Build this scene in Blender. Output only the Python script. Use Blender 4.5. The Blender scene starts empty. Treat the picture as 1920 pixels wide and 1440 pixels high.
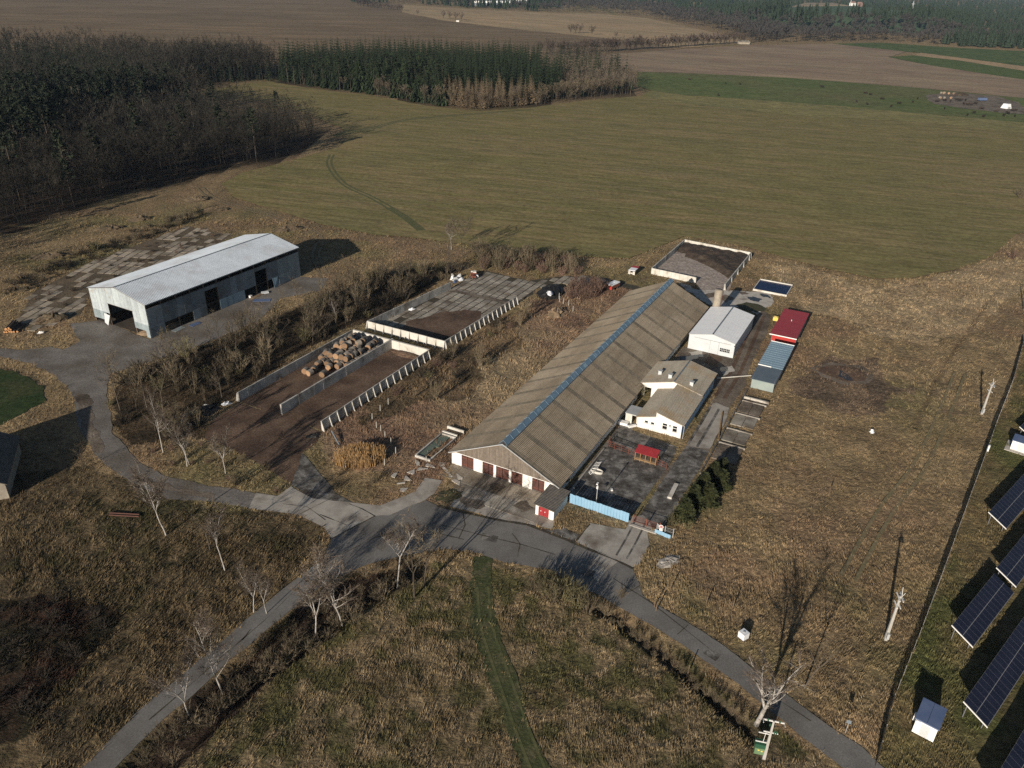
import bpy, math, random
import numpy as np
from mathutils import Vector, Matrix, geometry
R = math.radians
scene = bpy.context.scene
COL = scene.collection

# ------------------------------------------------------------------ camera, sky, sun, exposure
CAM_H, F_PX, PITCH, ROLL = 75.95, 1461.0, R(28.06), R(1.73)
cam_d = bpy.data.cameras.new('camera'); cam = bpy.data.objects.new('camera', cam_d); COL.objects.link(cam)
cam.location = (0, 0, CAM_H)
cam_d.sensor_fit = 'HORIZONTAL'; cam_d.sensor_width = 36.0; cam_d.lens = 36.0 * F_PX / 1920.0
cam_d.clip_start = 1.0; cam_d.clip_end = 40000
_f = Vector((0, math.cos(PITCH), -math.sin(PITCH))); _u = Vector((0, math.sin(PITCH), math.cos(PITCH))); _r = Vector((1, 0, 0))
RX = _r * math.cos(ROLL) + _u * math.sin(ROLL); UX = -_r * math.sin(ROLL) + _u * math.cos(ROLL)
cam.rotation_euler = Matrix((RX, UX, -_f)).transposed().to_euler()
scene.camera = cam
SUN_AZ, SUN_EL = 207.4, 17.5          # where the sun stands (clockwise from +Y), height
w = bpy.data.worlds.new('World'); scene.world = w; w.use_nodes = True
nt = w.node_tree; bg = nt.nodes['Background']
sky = nt.nodes.new('ShaderNodeTexSky'); sky.sky_type = 'NISHITA'; sky.sun_disc = False
sky.sun_elevation = R(SUN_EL); sky.sun_rotation = R(SUN_AZ); sky.air_density = 1.0; sky.dust_density = 1.0; sky.altitude = 500
nt.links.new(sky.outputs['Color'], bg.inputs['Color']); bg.inputs['Strength'].default_value = 0.052
sd = bpy.data.lights.new('sun', 'SUN'); sd.energy = 5.0; sd.angle = R(0.5); sd.color = (1.0, 0.895, 0.765)
sun = bpy.data.objects.new('sun', sd); COL.objects.link(sun)
tosun = Vector((math.sin(R(SUN_AZ)) * math.cos(R(SUN_EL)), math.cos(R(SUN_AZ)) * math.cos(R(SUN_EL)), math.sin(R(SUN_EL))))
sun.rotation_euler = tosun.to_track_quat('Z', 'Y').to_euler(); sun.location = (-60, -60, 120)
scene.cycles.use_denoising = False
vs = scene.view_settings; vs.view_transform = 'Standard'; vs.look = 'None'; vs.gamma = 1.0; vs.use_curve_mapping = False
vs.exposure = 0.2
HAZE_DENSITY = 0.00004

# ------------------------------------------------------------------ survey helpers
_c = np.array(_f); _rx = np.array(RX); _ux = np.array(UX)
def at(x, y, z=0.0):
    """ground point surveyed from the photograph's pixel (1920 wide) at height z"""
    d = _c + _rx * ((x - 960) / F_PX) + _ux * ((720 - y) / F_PX)
    t = (z - CAM_H) / d[2]
    return Vector((d[0] * t, d[1] * t, z))
def pix(p):
    q = np.array(p, float) - np.array([0, 0, CAM_H]); z = q @ _c
    return 960 + F_PX * (q @ _rx) / z, 720 - F_PX * (q @ _ux) / z
def height_of(base, top_y):
    lo, hi = 0.0, 40.0
    for _ in range(40):
        m = (lo + hi) / 2
        if pix((base[0], base[1], m))[1] > top_y: lo = m
        else: hi = m
    return lo
YAW = R(62.9); DX = Vector((math.cos(YAW), math.sin(YAW), 0)); WX = Vector((math.sin(YAW), -math.cos(YAW), 0)); ORG = Vector((-10.44, 112.84, 0))
def fr(a, b, z=0.0):
    """farm frame: a along the barn, b across it"""
    return ORG + DX * a + WX * b + Vector((0, 0, z))
def to_fr(p):
    q = Vector((p[0], p[1], 0)) - ORG
    return q.dot(DX), q.dot(WX)

# ------------------------------------------------------------------ numpy noise
def _hash(ix, iy, seed):
    n = (ix.astype(np.int64) * 374761393 + iy.astype(np.int64) * 668265263 + seed * 1274126177) & 0x7fffffff
    n = ((n ^ (n >> 13)) * 1274126177) & 0x7fffffff
    return ((n ^ (n >> 16)) & 0xffff) / 65535.0
def vnoise(x, y, scale, seed=0):
    x = np.asarray(x, float) / scale; y = np.asarray(y, float) / scale
    ix = np.floor(x); iy = np.floor(y); fx = x - ix; fy = y - iy
    fx = fx * fx * (3 - 2 * fx); fy = fy * fy * (3 - 2 * fy)
    a = _hash(ix, iy, seed); b = _hash(ix + 1, iy, seed); c = _hash(ix, iy + 1, seed); d = _hash(ix + 1, iy + 1, seed)
    return (a * (1 - fx) + b * fx) * (1 - fy) + (c * (1 - fx) + d * fx) * fy
def fbm(x, y, scale, seed=0, oct=4):
    s = 0; amp = .5; tot = 0
    for o in range(oct):
        s = s + amp * vnoise(x, y, scale / 2 ** o, seed + 17 * o); tot += amp; amp *= .55
    return s / tot
def inside(x, y, poly):
    x = np.asarray(x); y = np.asarray(y); r = np.zeros(x.shape, bool); n = len(poly)
    bx = [p[0] for p in poly]; by = [p[1] for p in poly]
    m = (x >= min(bx)) & (x <= max(bx)) & (y >= min(by)) & (y <= max(by))
    xs = x[m]; ys = y[m]; c = np.zeros(xs.shape, bool)
    for i in range(n):
        x0, y0 = poly[i][:2]; x1, y1 = poly[(i + 1) % n][:2]
        if y0 == y1: continue
        t = ((y0 > ys) != (y1 > ys)) & (xs < (x1 - x0) * (ys - y0) / (y1 - y0) + x0)
        c ^= t
    r[m] = c
    return r
def dist_line(x, y, pts):
    d = np.full(np.shape(x), 1e9)
    for (x0, y0), (x1, y1) in zip(pts[:-1], pts[1:]):
        dx, dy = x1 - x0, y1 - y0; L2 = dx * dx + dy * dy + 1e-9
        t = np.clip(((x - x0) * dx + (y - y0) * dy) / L2, 0, 1)
        d = np.minimum(d, np.hypot(x - x0 - t * dx, y - y0 - t * dy))
    return d
def PX(pts): return [tuple(at(*p)[:2]) for p in pts]

# ------------------------------------------------------------------ materials
def new_mat(name):
    m = bpy.data.materials.new(name); m.use_nodes = True; t = m.node_tree
    return m, t, t.nodes['Principled BSDF']
def N(t, kind, **kw):
    n = t.nodes.new(kind)
    for k, v in kw.items():
        if k in ('op',): n.operation = v
        elif k == 'blend': n.blend_type = v
        elif k == 'dtype': n.data_type = v
        else: n.inputs[k].default_value = v
    return n
def rgba(c): return (c[0], c[1], c[2], 1)
def noise_fac(t, coord, scale, detail=4, lo=.35, hi=.65, rough=.55):
    n = N(t, 'ShaderNodeTexNoise', Scale=scale, Detail=detail, Roughness=rough); t.links.new(coord, n.inputs['Vector'])
    r = t.nodes.new('ShaderNodeMapRange'); r.inputs['From Min'].default_value = lo; r.inputs['From Max'].default_value = hi
    t.links.new(n.outputs['Fac'], r.inputs['Value'])
    return r.outputs['Result'], n
def mixc(t, fac, a, b, blend='MIX'):
    m = t.nodes.new('ShaderNodeMix'); m.data_type = 'RGBA'; m.blend_type = blend
    if isinstance(fac, float): m.inputs[0].default_value = fac
    else: t.links.new(fac, m.inputs[0])
    for v, s in ((a, m.inputs[6]), (b, m.inputs[7])):
        if isinstance(v, tuple): s.default_value = rgba(v)
        else: t.links.new(v, s)
    return m.outputs[2]
def mat(name, c1, c2=None, scale=1.0, c3=None, scale3=.2, fine=None, finescale=8, bump=0.0, bumpscale=6, rough=.85, metal=0.0, stretch=None, rot=0.0, coords='POS', spec=.3, per_obj=0.0, lo=.35, hi=.65, lo3=.45, hi3=.7):
    m, t, b = new_mat(name)
    if coords == 'POS': src = t.nodes.new('ShaderNodeNewGeometry').outputs['Position']
    else: src = t.nodes.new('ShaderNodeTexCoord').outputs['Object']
    plain = src
    if stretch or rot:
        mp = t.nodes.new('ShaderNodeMapping'); mp.vector_type = 'TEXTURE' if False else 'POINT'
        r = t.nodes.new('ShaderNodeVectorRotate'); r.rotation_type = 'Z_AXIS'; r.inputs['Angle'].default_value = -rot
        t.links.new(src, r.inputs['Vector']); mp.inputs['Scale'].default_value = stretch or (1, 1, 1)
        t.links.new(r.outputs[0], mp.inputs['Vector']); src = mp.outputs[0]
    col = c1
    if c2 is not None:
        f, _ = noise_fac(t, src, scale, 5, lo, hi); col = mixc(t, f, c1, c2)
    if c3 is not None:
        f, _ = noise_fac(t, plain, scale3, 4, lo3, hi3); col = mixc(t, f, col, c3)
    if fine:
        f, _ = noise_fac(t, plain, finescale, 3, .3, .7)
        g = mixc(t, f, (1 - fine,) * 3, (1 + fine,) * 3)
        if isinstance(col, tuple):
            rn = t.nodes.new('ShaderNodeRGB'); rn.outputs[0].default_value = rgba(col); col = rn.outputs[0]
        col = mixc(t, 1.0, col, g, 'MULTIPLY')
    if per_obj:
        oi = t.nodes.new('ShaderNodeObjectInfo')
        g = mixc(t, oi.outputs['Random'], (1 - per_obj,) * 3, (1 + per_obj,) * 3)
        if isinstance(col, tuple):
            rn = t.nodes.new('ShaderNodeRGB'); rn.outputs[0].default_value = rgba(col); col = rn.outputs[0]
        col = mixc(t, 1.0, col, g, 'MULTIPLY')
    if isinstance(col, tuple): b.inputs['Base Color'].default_value = rgba(col)
    else: t.links.new(col, b.inputs['Base Color'])
    if bump:
        n = N(t, 'ShaderNodeTexNoise', Scale=bumpscale, Detail=5, Roughness=.6); t.links.new(plain, n.inputs['Vector'])
        bp = t.nodes.new('ShaderNodeBump'); bp.inputs['Strength'].default_value = 1.0; bp.inputs['Distance'].default_value = bump
        t.links.new(n.outputs['Fac'], bp.inputs['Height']); t.links.new(bp.outputs[0], b.inputs['Normal'])
    b.inputs['Roughness'].default_value = rough; b.inputs['Metallic'].default_value = metal
    b.inputs['Specular IOR Level'].default_value = spec
    return m
def attr_mat(name, bump, bumpscale, fine=.45):
    m, t, b = new_mat(name)
    a = t.nodes.new('ShaderNodeAttribute'); a.attribute_name = 'tint'
    pos = t.nodes.new('ShaderNodeNewGeometry').outputs['Position']
    f1, _ = noise_fac(t, pos, 1.1, 5, .3, .7); g1 = mixc(t, f1, (1 - fine,) * 3, (1 + fine,) * 3)
    f2, _ = noise_fac(t, pos, .16, 3, .3, .7); g2 = mixc(t, f2, (.8, .82, .8), (1.2, 1.16, 1.12))
    c = mixc(t, 1.0, a.outputs['Color'], g1, 'MULTIPLY'); c = mixc(t, 1.0, c, g2, 'MULTIPLY')
    t.links.new(c, b.inputs['Base Color']); b.inputs['Roughness'].default_value = .95; b.inputs['Specular IOR Level'].default_value = .1
    if bump:
        n = N(t, 'ShaderNodeTexNoise', Scale=bumpscale, Detail=6, Roughness=.65); t.links.new(pos, n.inputs['Vector'])
        bp = t.nodes.new('ShaderNodeBump'); bp.inputs['Strength'].default_value = 1.0; bp.inputs['Distance'].default_value = bump
        t.links.new(n.outputs['Fac'], bp.inputs['Height']); t.links.new(bp.outputs[0], b.inputs['Normal'])
    return m

M = {}
M['asphalt'] = mat('asphalt', (.155, .148, .138), (.195, .186, .172), .35, c3=(.12, .11, .098), scale3=.12, fine=.2, finescale=5, bump=.01, bumpscale=20, rough=.8)
M['gravel'] = mat('gravel', (.145, .132, .118), (.20, .184, .165), .3, c3=(.10, .084, .066), scale3=.1, fine=.35, finescale=3, bump=.04, bumpscale=8, rough=.9)
M['concrete'] = mat('concrete', (.40, .375, .33), (.31, .285, .25), .5, c3=(.14, .115, .09), scale3=.22, fine=.14, finescale=4, bump=.015, bumpscale=12, rough=.85, lo3=.5, hi3=.72)
M['concrete_light'] = mat('concrete_light', (.50, .47, .42), (.40, .37, .325), .6, c3=(.15, .125, .095), scale3=.3, fine=.12, finescale=4, bump=.012, bumpscale=12, lo3=.55, hi3=.75)
M['concrete_dark'] = mat('concrete_dark', (.10, .094, .086), (.22, .208, .188), .7, lo=.44, hi=.58, c3=(.05, .042, .034), scale3=.45, fine=.3, finescale=3, bump=.03, bumpscale=6, rough=.75, lo3=.45, hi3=.65)
M['slab'] = mat('slab', (.33, .305, .26), (.25, .228, .19), .4, c3=(.12, .095, .068), scale3=.25, fine=.16, finescale=3, bump=.012, bumpscale=12, per_obj=.22)
M['slab_pale'] = mat('slab_pale', (.36, .315, .25), (.28, .24, .185), .4, c3=(.17, .135, .095), scale3=.3, fine=.18, finescale=3, bump=.012, bumpscale=12, per_obj=.25)
M['mud'] = mat('mud', (.145, .117, .09), (.21, .175, .138), .35, c3=(.062, .047, .034), scale3=.15, fine=.3, finescale=2.2, bump=.09, bumpscale=2.4, rough=.9)
M['dirt'] = mat('dirt', (.10, .063, .041), (.15, .10, .068), .35, c3=(.055, .034, .023), scale3=.15, fine=.38, finescale=2.5, bump=.07, bumpscale=3, rough=.95)
M['wall_concrete'] = mat('wall_concrete', (.52, .50, .46), (.41, .395, .36), .5, c3=(.16, .14, .115), scale3=.35, fine=.14, finescale=4, bump=.015, bumpscale=10, lo3=.5, hi3=.72)
M['wall_pale'] = mat('wall_pale', (.62, .60, .55), (.50, .475, .42), .5, c3=(.30, .265, .21), scale3=.5, fine=.1, finescale=4, lo3=.58, hi3=.75)
M['white'] = mat('white_plaster', (.78, .76, .72), (.72, .70, .66), .4, c3=(.55, .52, .46), scale3=.5, fine=.05, rough=.8, lo3=.6, hi3=.85)
M['white_metal'] = mat('white_metal', (.57, .605, .62), (.52, .55, .565), .3, c3=(.5, .49, .46), scale3=.3, rough=.5, fine=.04, lo3=.55, hi3=.85)
M['white_roof'] = mat('white_roof', (.88, .89, .89), (.83, .84, .84), .12, fine=.05, finescale=1.5, rough=.45)
M['hall_roof'] = mat('hall_roof', (.60, .66, .72), (.54, .60, .66), .12, c3=(.46, .49, .52), scale3=.2, fine=.07, finescale=1.2, rough=.5)
M['hall_sheet'] = mat('hall_sheet', (.40, .45, .47), (.34, .385, .405), .3, c3=(.30, .22, .15), scale3=.35, fine=.12, finescale=1.5, rough=.55, per_obj=.12, lo3=.62, hi3=.78)
M['hall_sheet_low'] = mat('hall_sheet_low', (.26, .315, .335), (.22, .265, .285), .3, fine=.12, finescale=1.5, rough=.55, per_obj=.15)
M['side_sheet'] = mat('side_sheet', (.19, .23, .26), (.145, .175, .20), .25, c3=(.13, .11, .09), scale3=.3, fine=.15, finescale=1.5, rough=.6, per_obj=.25, lo3=.6, hi3=.8)
M['steel'] = mat('steel', (.10, .085, .07), (.14, .10, .075), .8, rough=.6)
M['trim'] = mat('trim', (.16, .19, .22), rough=.5)
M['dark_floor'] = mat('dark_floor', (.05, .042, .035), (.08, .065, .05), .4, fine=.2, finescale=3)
M['bare_trunk'] = mat('bare_trunk', (.10, .082, .062), (.065, .053, .041), 1.2, per_obj=.25)
M['barn_roof'] = mat('barn_roof', (.255, .21, .152), (.19, .155, .112), .45, c3=(.30, .255, .19), scale3=.12, fine=.16, finescale=2.5, rough=.9, stretch=(1.0, .15, .5), rot=YAW + R(90), per_obj=.07)
M['barn_roof_dark'] = mat('barn_roof_dark', (.135, .118, .09), (.195, .168, .126), .5, fine=.2, finescale=2.5, rough=.95, stretch=(1.6, .15, .5), rot=YAW + R(90), per_obj=.14)
M['house_roof'] = mat('house_roof', (.37, .335, .27), (.30, .265, .21), .5, c3=(.33, .24, .14), scale3=.25, fine=.14, finescale=2.5, rough=.9, stretch=(1, .2, .5), rot=YAW + R(90), lo3=.5, hi3=.75)
M['kiosk_roof'] = mat('kiosk_roof', (.13, .12, .105), (.09, .083, .075), .6, fine=.2, finescale=2.5, rough=.9)
M['skylight'] = mat('skylight', (.17, .26, .34), (.14, .215, .29), .3, c3=(.30, .42, .50), scale3=.5, rough=.3, spec=.5, lo3=.6, hi3=.7, per_obj=.08)
M['rib'] = mat('rib', (.21, .30, .38), rough=.5)
M['plank'] = mat('plank', (.20, .17, .14), (.14, .115, .092), 1.0, fine=.2, finescale=3, stretch=(3, 3, .2), per_obj=.15)
M['door_wood'] = mat('door_wood', (.105, .05, .038), (.075, .036, .03), .8, fine=.25, finescale=4, stretch=(3, 3, .3))
M['brown_wood'] = mat('brown_wood', (.16, .115, .075), (.11, .08, .055), 1.0, fine=.2)
M['red_paint'] = mat('red_paint', (.33, .035, .04), (.26, .03, .035), .7, rough=.5)
M['red_roof'] = mat('red_roof', (.34, .05, .062), (.29, .045, .055), .2, fine=.08, finescale=2, rough=.6)
M['red_wall'] = mat('red_wall', (.45, .045, .035), (.37, .035, .03), .5, rough=.6)
M['rust'] = mat('rust', (.21, .065, .04), (.13, .05, .035), 1.5, fine=.2, rough=.8)
M['blue_fence'] = mat('blue_fence', (.20, .37, .52), (.24, .41, .56), .5, c3=(.30, .45, .55), scale3=.6, rough=.6, fine=.06, lo3=.6, hi3=.8)
M['blue_metal'] = mat('blue_metal', (.21, .31, .38), (.25, .35, .42), .3, rough=.38, spec=.5, fine=.06)
M['slate'] = mat('slate', (.10, .13, .16), (.12, .15, .18), .4, rough=.6, fine=.08)
M['greenish_wall'] = mat('greenish_wall', (.28, .33, .31), (.24, .29, .28), .4, rough=.7)
M['blue_plaster'] = mat('blue_plaster', (.33, .47, .62), (.29, .42, .57), .5, rough=.8, fine=.06)
M['glass'] = mat('glass', (.015, .017, .02), rough=.12, spec=.6)
M['frame'] = mat('frame', (.72, .71, .68), rough=.5)
M['white_paint'] = mat('white_paint', (.78, .78, .76), rough=.5)
M['grey_paint'] = mat('grey_paint', (.42, .43, .43), (.36, .37, .37), .8, rough=.5)
M['dark'] = mat('dark_steel', (.04, .04, .042), rough=.5)
M['black_tarp'] = mat('black_tarp', (.012, .012, .013), (.02, .019, .018), .6, bump=.05, bumpscale=2.5, rough=.5)
M['tarp_white'] = mat('tarp_white', (.75, .77, .80), bump=.03, bumpscale=2, rough=.5)
M['yellow'] = mat('yellow_plastic', (.75, .55, .08), (.62, .5, .2), 1.2, rough=.5)
M['water'] = mat('water', (.006, .012, .05), (.008, .016, .06), .3, bump=.004, bumpscale=1.5, rough=.2, spec=.12)
M['puddle'] = mat('puddle', (.035, .032, .03), rough=.15, spec=.35)
M['green_water'] = mat('green_water', (.10, .135, .105), (.13, .165, .13), .4, rough=.25)
M['manure'] = mat('manure', (.04, .03, .024), (.07, .052, .038), .5, c3=(.11, .085, .06), scale3=.5, fine=.3, finescale=3, bump=.12, bumpscale=2, lo3=.58, hi3=.75)
M['bale_side'] = mat('bale_side', (.26, .235, .20), (.14, .125, .108), .9, fine=.2, finescale=5, bump=.03, bumpscale=8, per_obj=.3)
M['bale_end'] = mat('bale_end', (.30, .185, .105), (.22, .14, .085), 1.3, fine=.25, finescale=6, bump=.03, bumpscale=8, per_obj=.35)
M['heap_straw'] = mat('heap_straw', (.26, .19, .12), (.18, .13, .085), .7, fine=.25, finescale=3)
M['log'] = mat('log', (.10, .075, .055), (.07, .05, .04), 1.0, fine=.2)
M['log_end'] = mat('log_end', (.52, .27, .12), (.42, .22, .10), 2.0, rough=.8)
M['birch'] = mat('birch_bark', (.44, .415, .38), (.27, .25, .225), 1.4, c3=(.09, .08, .07), scale3=2.2, rough=.8, lo3=.62, hi3=.7)
M['birch_limb'] = mat('birch_limb', (.42, .39, .35), (.28, .25, .22), 1.5, rough=.85)
M['wood_trunk'] = mat('wood_trunk', (.028, .024, .019), (.019, .017, .014), .6, per_obj=.3)
M['twig'] = mat('twig', (.125, .098, .074), (.095, .075, .058), .5, per_obj=.25)
M['twig_brown'] = mat('twig_brown', (.15, .118, .078), (.105, .088, .055), .3, per_obj=.35)
M['twig_olive'] = mat('twig_olive', (.155, .135, .07), (.11, .10, .05), .3, per_obj=.3)
M['twig_red'] = mat('twig_red', (.165, .105, .08), (.12, .08, .062), .3, per_obj=.25)
M['wood_twig'] = mat('wood_twig', (.031, .027, .019), (.019, .017, .013), .2, per_obj=.35)
M['wood_pale'] = mat('wood_pale', (.155, .125, .09), (.10, .082, .062), .2, per_obj=.25)
M['dark_twig'] = mat('dark_twig', (.052, .042, .030), (.034, .029, .021), .2, per_obj=.35)
M['hedge_twig'] = mat('hedge_twig', (.085, .062, .052), (.06, .046, .04), .1, per_obj=.25)
M['weed'] = mat('weed', (.045, .05, .022), (.07, .06, .035), 1.2, fine=.35, finescale=4, bump=.06, bumpscale=5)
M['larch'] = mat('larch', (.215, .16, .098), (.17, .128, .08), .3, per_obj=.2)
M['spruce'] = mat('spruce', (.028, .043, .017), (.016, .027, .011), .3, per_obj=.4)
M['pine'] = mat('pine', (.020, .027, .013), (.012, .018, .009), .3, per_obj=.35)
M['thuja'] = mat('thuja', (.060, .066, .024), (.034, .041, .016), .8, per_obj=.3)
M['reed'] = mat('reed', (.34, .215, .095), (.26, .16, .075), .8, fine=.25, finescale=2)
M['panel'] = mat('solar_panel', (.010, .012, .026), (.014, .016, .032), .5, rough=.3, spec=.3)
M['panel_frame'] = mat('panel_frame', (.20, .205, .22), rough=.45)
M['alu'] = mat('aluminium', (.75, .74, .71), rough=.4)
M['conc_pole'] = mat('conc_pole', (.42, .41, .38), (.35, .34, .31), 1.0, fine=.1, rough=.85)
M['green_box'] = mat('green_box', (.15, .235, .13), (.115, .19, .10), .8, rough=.5)
M['green_dark'] = mat('green_dark', (.025, .085, .05), rough=.5)
M['cow'] = mat('cow_hide', (.022, .016, .013), (.035, .024, .018), .9, per_obj=.4, rough=.8)
M['far_conifer'] = mat('far_conifer', (.026, .040, .022), (.016, .027, .016), .01, per_obj=0)
M['far_bare'] = mat('far_bare', (.048, .043, .040), (.034, .032, .031), .012)
M['brick_red'] = mat('brick_red', (.30, .19, .16), rough=.8)
M['stone'] = mat('stone', (.33, .31, .27), (.25, .235, .20), .8, fine=.15, finescale=4, per_obj=.2)
M['block_wall'] = mat('block_wall', (.34, .30, .24), (.25, .22, .18), .8, fine=.15, finescale=3)
M['pipe_rust'] = mat('pipe_rust', (.12, .055, .04), (.09, .045, .035), 1.0)
M['blue_sheet'] = mat('blue_sheet', (.09, .13, .24), (.12, .16, .27), .6, rough=.5)

M['pit_mud'] = mat('pit_mud', (.40, .345, .305), (.27, .225, .19), .6, c3=(.26, .225, .20), scale3=.35, fine=.4, finescale=1.6, bump=.12, bumpscale=1.4, rough=.9, lo3=.5, hi3=.7)
M['joint'] = mat('joint', (.045, .038, .028), (.07, .06, .04), 1.0, fine=.3, finescale=3)

# ------------------------------------------------------------------ mesh helpers
class MB:
    def __init__(s, ra=0.0, rb=0.0): s.v = []; s.f = []; s.m = []; s.o = (ra, rb)
    def add(s, vs, fs, mi=0):
        k = len(s.v); s.v.extend([tuple(p) for p in vs]); s.f.extend([tuple(i + k for i in f) for f in fs]); s.m.extend([mi] * len(fs)); return s
    def L(s, a, b, z): return (a - s.o[0], -(b - s.o[1]), z)
    def hexa(s, p, mi=0):      # bottom 4 ccw, top 4
        return s.add(p, [(3, 2, 1, 0), (4, 5, 6, 7), (0, 1, 5, 4), (1, 2, 6, 5), (2, 3, 7, 6), (3, 0, 4, 7)], mi)
    def raw(s, x0, x1, y0, y1, z0, z1, mi=0):
        return s.hexa([(x0, y0, z0), (x1, y0, z0), (x1, y1, z0), (x0, y1, z0), (x0, y0, z1), (x1, y0, z1), (x1, y1, z1), (x0, y1, z1)], mi)
    def box(s, a0, a1, b0, b1, z0, z1, mi=0):
        return s.raw(a0 - s.o[0], a1 - s.o[0], -(b1 - s.o[1]), -(b0 - s.o[1]), z0, z1, mi)
    def prism(s, prof, axis_a0, axis_a1, mi=0):
        """profile [(b,z)] extruded along a"""
        n = len(prof); vs = [s.L(axis_a0, b, z) for b, z in prof] + [s.L(axis_a1, b, z) for b, z in prof]
        return s.add(vs, [tuple(range(n)), tuple(range(2 * n - 1, n - 1, -1))] + [(i, n + i, n + (i + 1) % n, (i + 1) % n) for i in range(n)], mi)
    def prism_b(s, prof, b0, b1, mi=0):
        """profile [(a,z)] extruded along b"""
        n = len(prof); vs = [s.L(a, b0, z) for a, z in prof] + [s.L(a, b1, z) for a, z in prof]
        return s.add(vs, [tuple(range(n - 1, -1, -1)), tuple(range(n, 2 * n))] + [((i + 1) % n, n + (i + 1) % n, n + i, i) for i in range(n)], mi)
    def slab(s, p, t, mi=0):
        """4 points, thickness t downwards"""
        q = [(x, y, z - t) for x, y, z in p]
        return s.hexa(q + list(p), mi)
    def tube(s, pts, rad, n=6, mi=0, cap=True):
        pts = [Vector(p) for p in pts]; k = len(s.v); m = len(pts)
        for i, p in enumerate(pts):
            d = (pts[min(i + 1, m - 1)] - pts[max(i - 1, 0)])
            if d.length < 1e-6: d = Vector((0, 0, 1))
            d.normalize(); u = d.cross(Vector((1, 0, 0)) if abs(d.x) < .8 else Vector((0, 1, 0))).normalized(); v = d.cross(u)
            for j in range(n):
                a = 2 * math.pi * j / n; q = p + (u * math.cos(a) + v * math.sin(a)) * rad[i]; s.v.append(tuple(q))
        for i in range(m - 1):
            for j in range(n):
                s.f.append((k + i * n + j, k + i * n + (j + 1) % n, k + (i + 1) * n + (j + 1) % n, k + (i + 1) * n + j)); s.m.append(mi)
        if cap:
            s.f.append(tuple(k + j for j in range(n - 1, -1, -1))); s.m.append(mi)
            s.f.append(tuple(k + (m - 1) * n + j for j in range(n))); s.m.append(mi)
        return s
    def bar(s, p, q, r, n=4, mi=0): return s.tube([p, q], [r, r], n, mi)
    def tri(s, a, b, c, mi=0): return s.add([a, b, c], [(0, 1, 2)], mi)
    def mesh(s, name, mats, smooth=False):
        me = bpy.data.meshes.new(name); me.from_pydata(s.v, [], s.f)
        for m in (mats if isinstance(mats, (list, tuple)) else [mats]): me.materials.append(m)
        if any(s.m): me.polygons.foreach_set('material_index', s.m)
        if smooth: me.polygons.foreach_set('use_smooth', [True] * len(s.f))
        me.update(); return me
    def build(s, name, mats, parent=None, smooth=False):
        return obj(name, s.mesh(name, mats, smooth), parent)
def obj(name, me, parent=None, loc=None, rot=None):
    o = bpy.data.objects.new(name, me); COL.objects.link(o)
    if parent is not None: o.parent = parent
    if loc is not None: o.location = loc
    if rot is not None: o.rotation_euler = rot
    return o
def tag(o, label, cat, group=None, kind=None):
    o['label'] = label
    if cat: o['category'] = cat
    if group: o['group'] = group
    if kind: o['kind'] = kind
    return o
def thing(name, label, cat, loc, rotz=0.0, group=None):
    o = bpy.data.objects.new(name, None); COL.objects.link(o); o.empty_display_size = .3
    o.location = loc; o.rotation_euler = (0, 0, rotz); return tag(o, label, cat, group)
def fthing(name, label, cat, a, b, group=None): return thing(name, label, cat, fr(a, b), YAW, group)
def structure(o): o['kind'] = 'structure'; return o
def np_mesh(name, verts, tris, mats, tint=None, smooth=False, quads=None):
    me = bpy.data.meshes.new(name); verts = np.asarray(verts, np.float32)
    f = np.asarray(quads if quads is not None else tris, np.int32); k = f.shape[1]
    me.vertices.add(len(verts)); me.vertices.foreach_set('co', verts.ravel())
    me.loops.add(f.size); me.loops.foreach_set('vertex_index', f.ravel())
    me.polygons.add(len(f)); me.polygons.foreach_set('loop_start', np.arange(0, f.size, k, dtype=np.int32))
    me.polygons.foreach_set('loop_total', np.full(len(f), k, np.int32))
    if smooth: me.polygons.foreach_set('use_smooth', np.ones(len(f), bool))
    for m in (mats if isinstance(mats, (list, tuple)) else [mats]): me.materials.append(m)
    if tint is not None:
        at_ = me.attributes.new('tint', 'FLOAT_COLOR', 'POINT')
        c = np.ones((len(verts), 4), np.float32); c[:, :3] = tint; at_.data.foreach_set('color', c.ravel())
    me.update(calc_edges=True); me.validate(); return me
def mb_arrays(mb):
    t = []
    for f in mb.f:
        for i in range(1, len(f) - 1): t.append((f[0], f[i], f[i + 1]))
    return np.array(mb.v, np.float32), np.array(t, np.int32)
def scatter_join(protos, places):
    """protos: list of (verts,tris); places: (x,y,z,scale,rot,idx) -> joined arrays"""
    V = []; T = []; n = 0
    for x, y, z, s, r, i in places:
        v, t = protos[i]; c, q = math.cos(r) * s, math.sin(r) * s
        w_ = np.empty_like(v); w_[:, 0] = v[:, 0] * c - v[:, 1] * q + x; w_[:, 1] = v[:, 0] * q + v[:, 1] * c + y; w_[:, 2] = v[:, 2] * s + z
        V.append(w_); T.append(t + n); n += len(v)
    return np.concatenate(V), np.concatenate(T)
def outline(poly, step, jit, seed=1):
    """subdivide a world polygon and roughen its edge"""
    out = []; n = len(poly)
    for i in range(n):
        x0, y0 = poly[i][:2]; x1, y1 = poly[(i + 1) % n][:2]; L = math.hypot(x1 - x0, y1 - y0); k = max(1, int(L / step)); nx, ny = -(y1 - y0) / (L + 1e-9), (x1 - x0) / (L + 1e-9)
        for j in range(k):
            t = j / k; x = x0 + (x1 - x0) * t; y = y0 + (y1 - y0) * t
            o = (float(fbm(np.array(x), np.array(y), step * 2.5, seed, 3)) - .5) * 2 * jit
            out.append((x + nx * o, y + ny * o))
    return out
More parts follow.
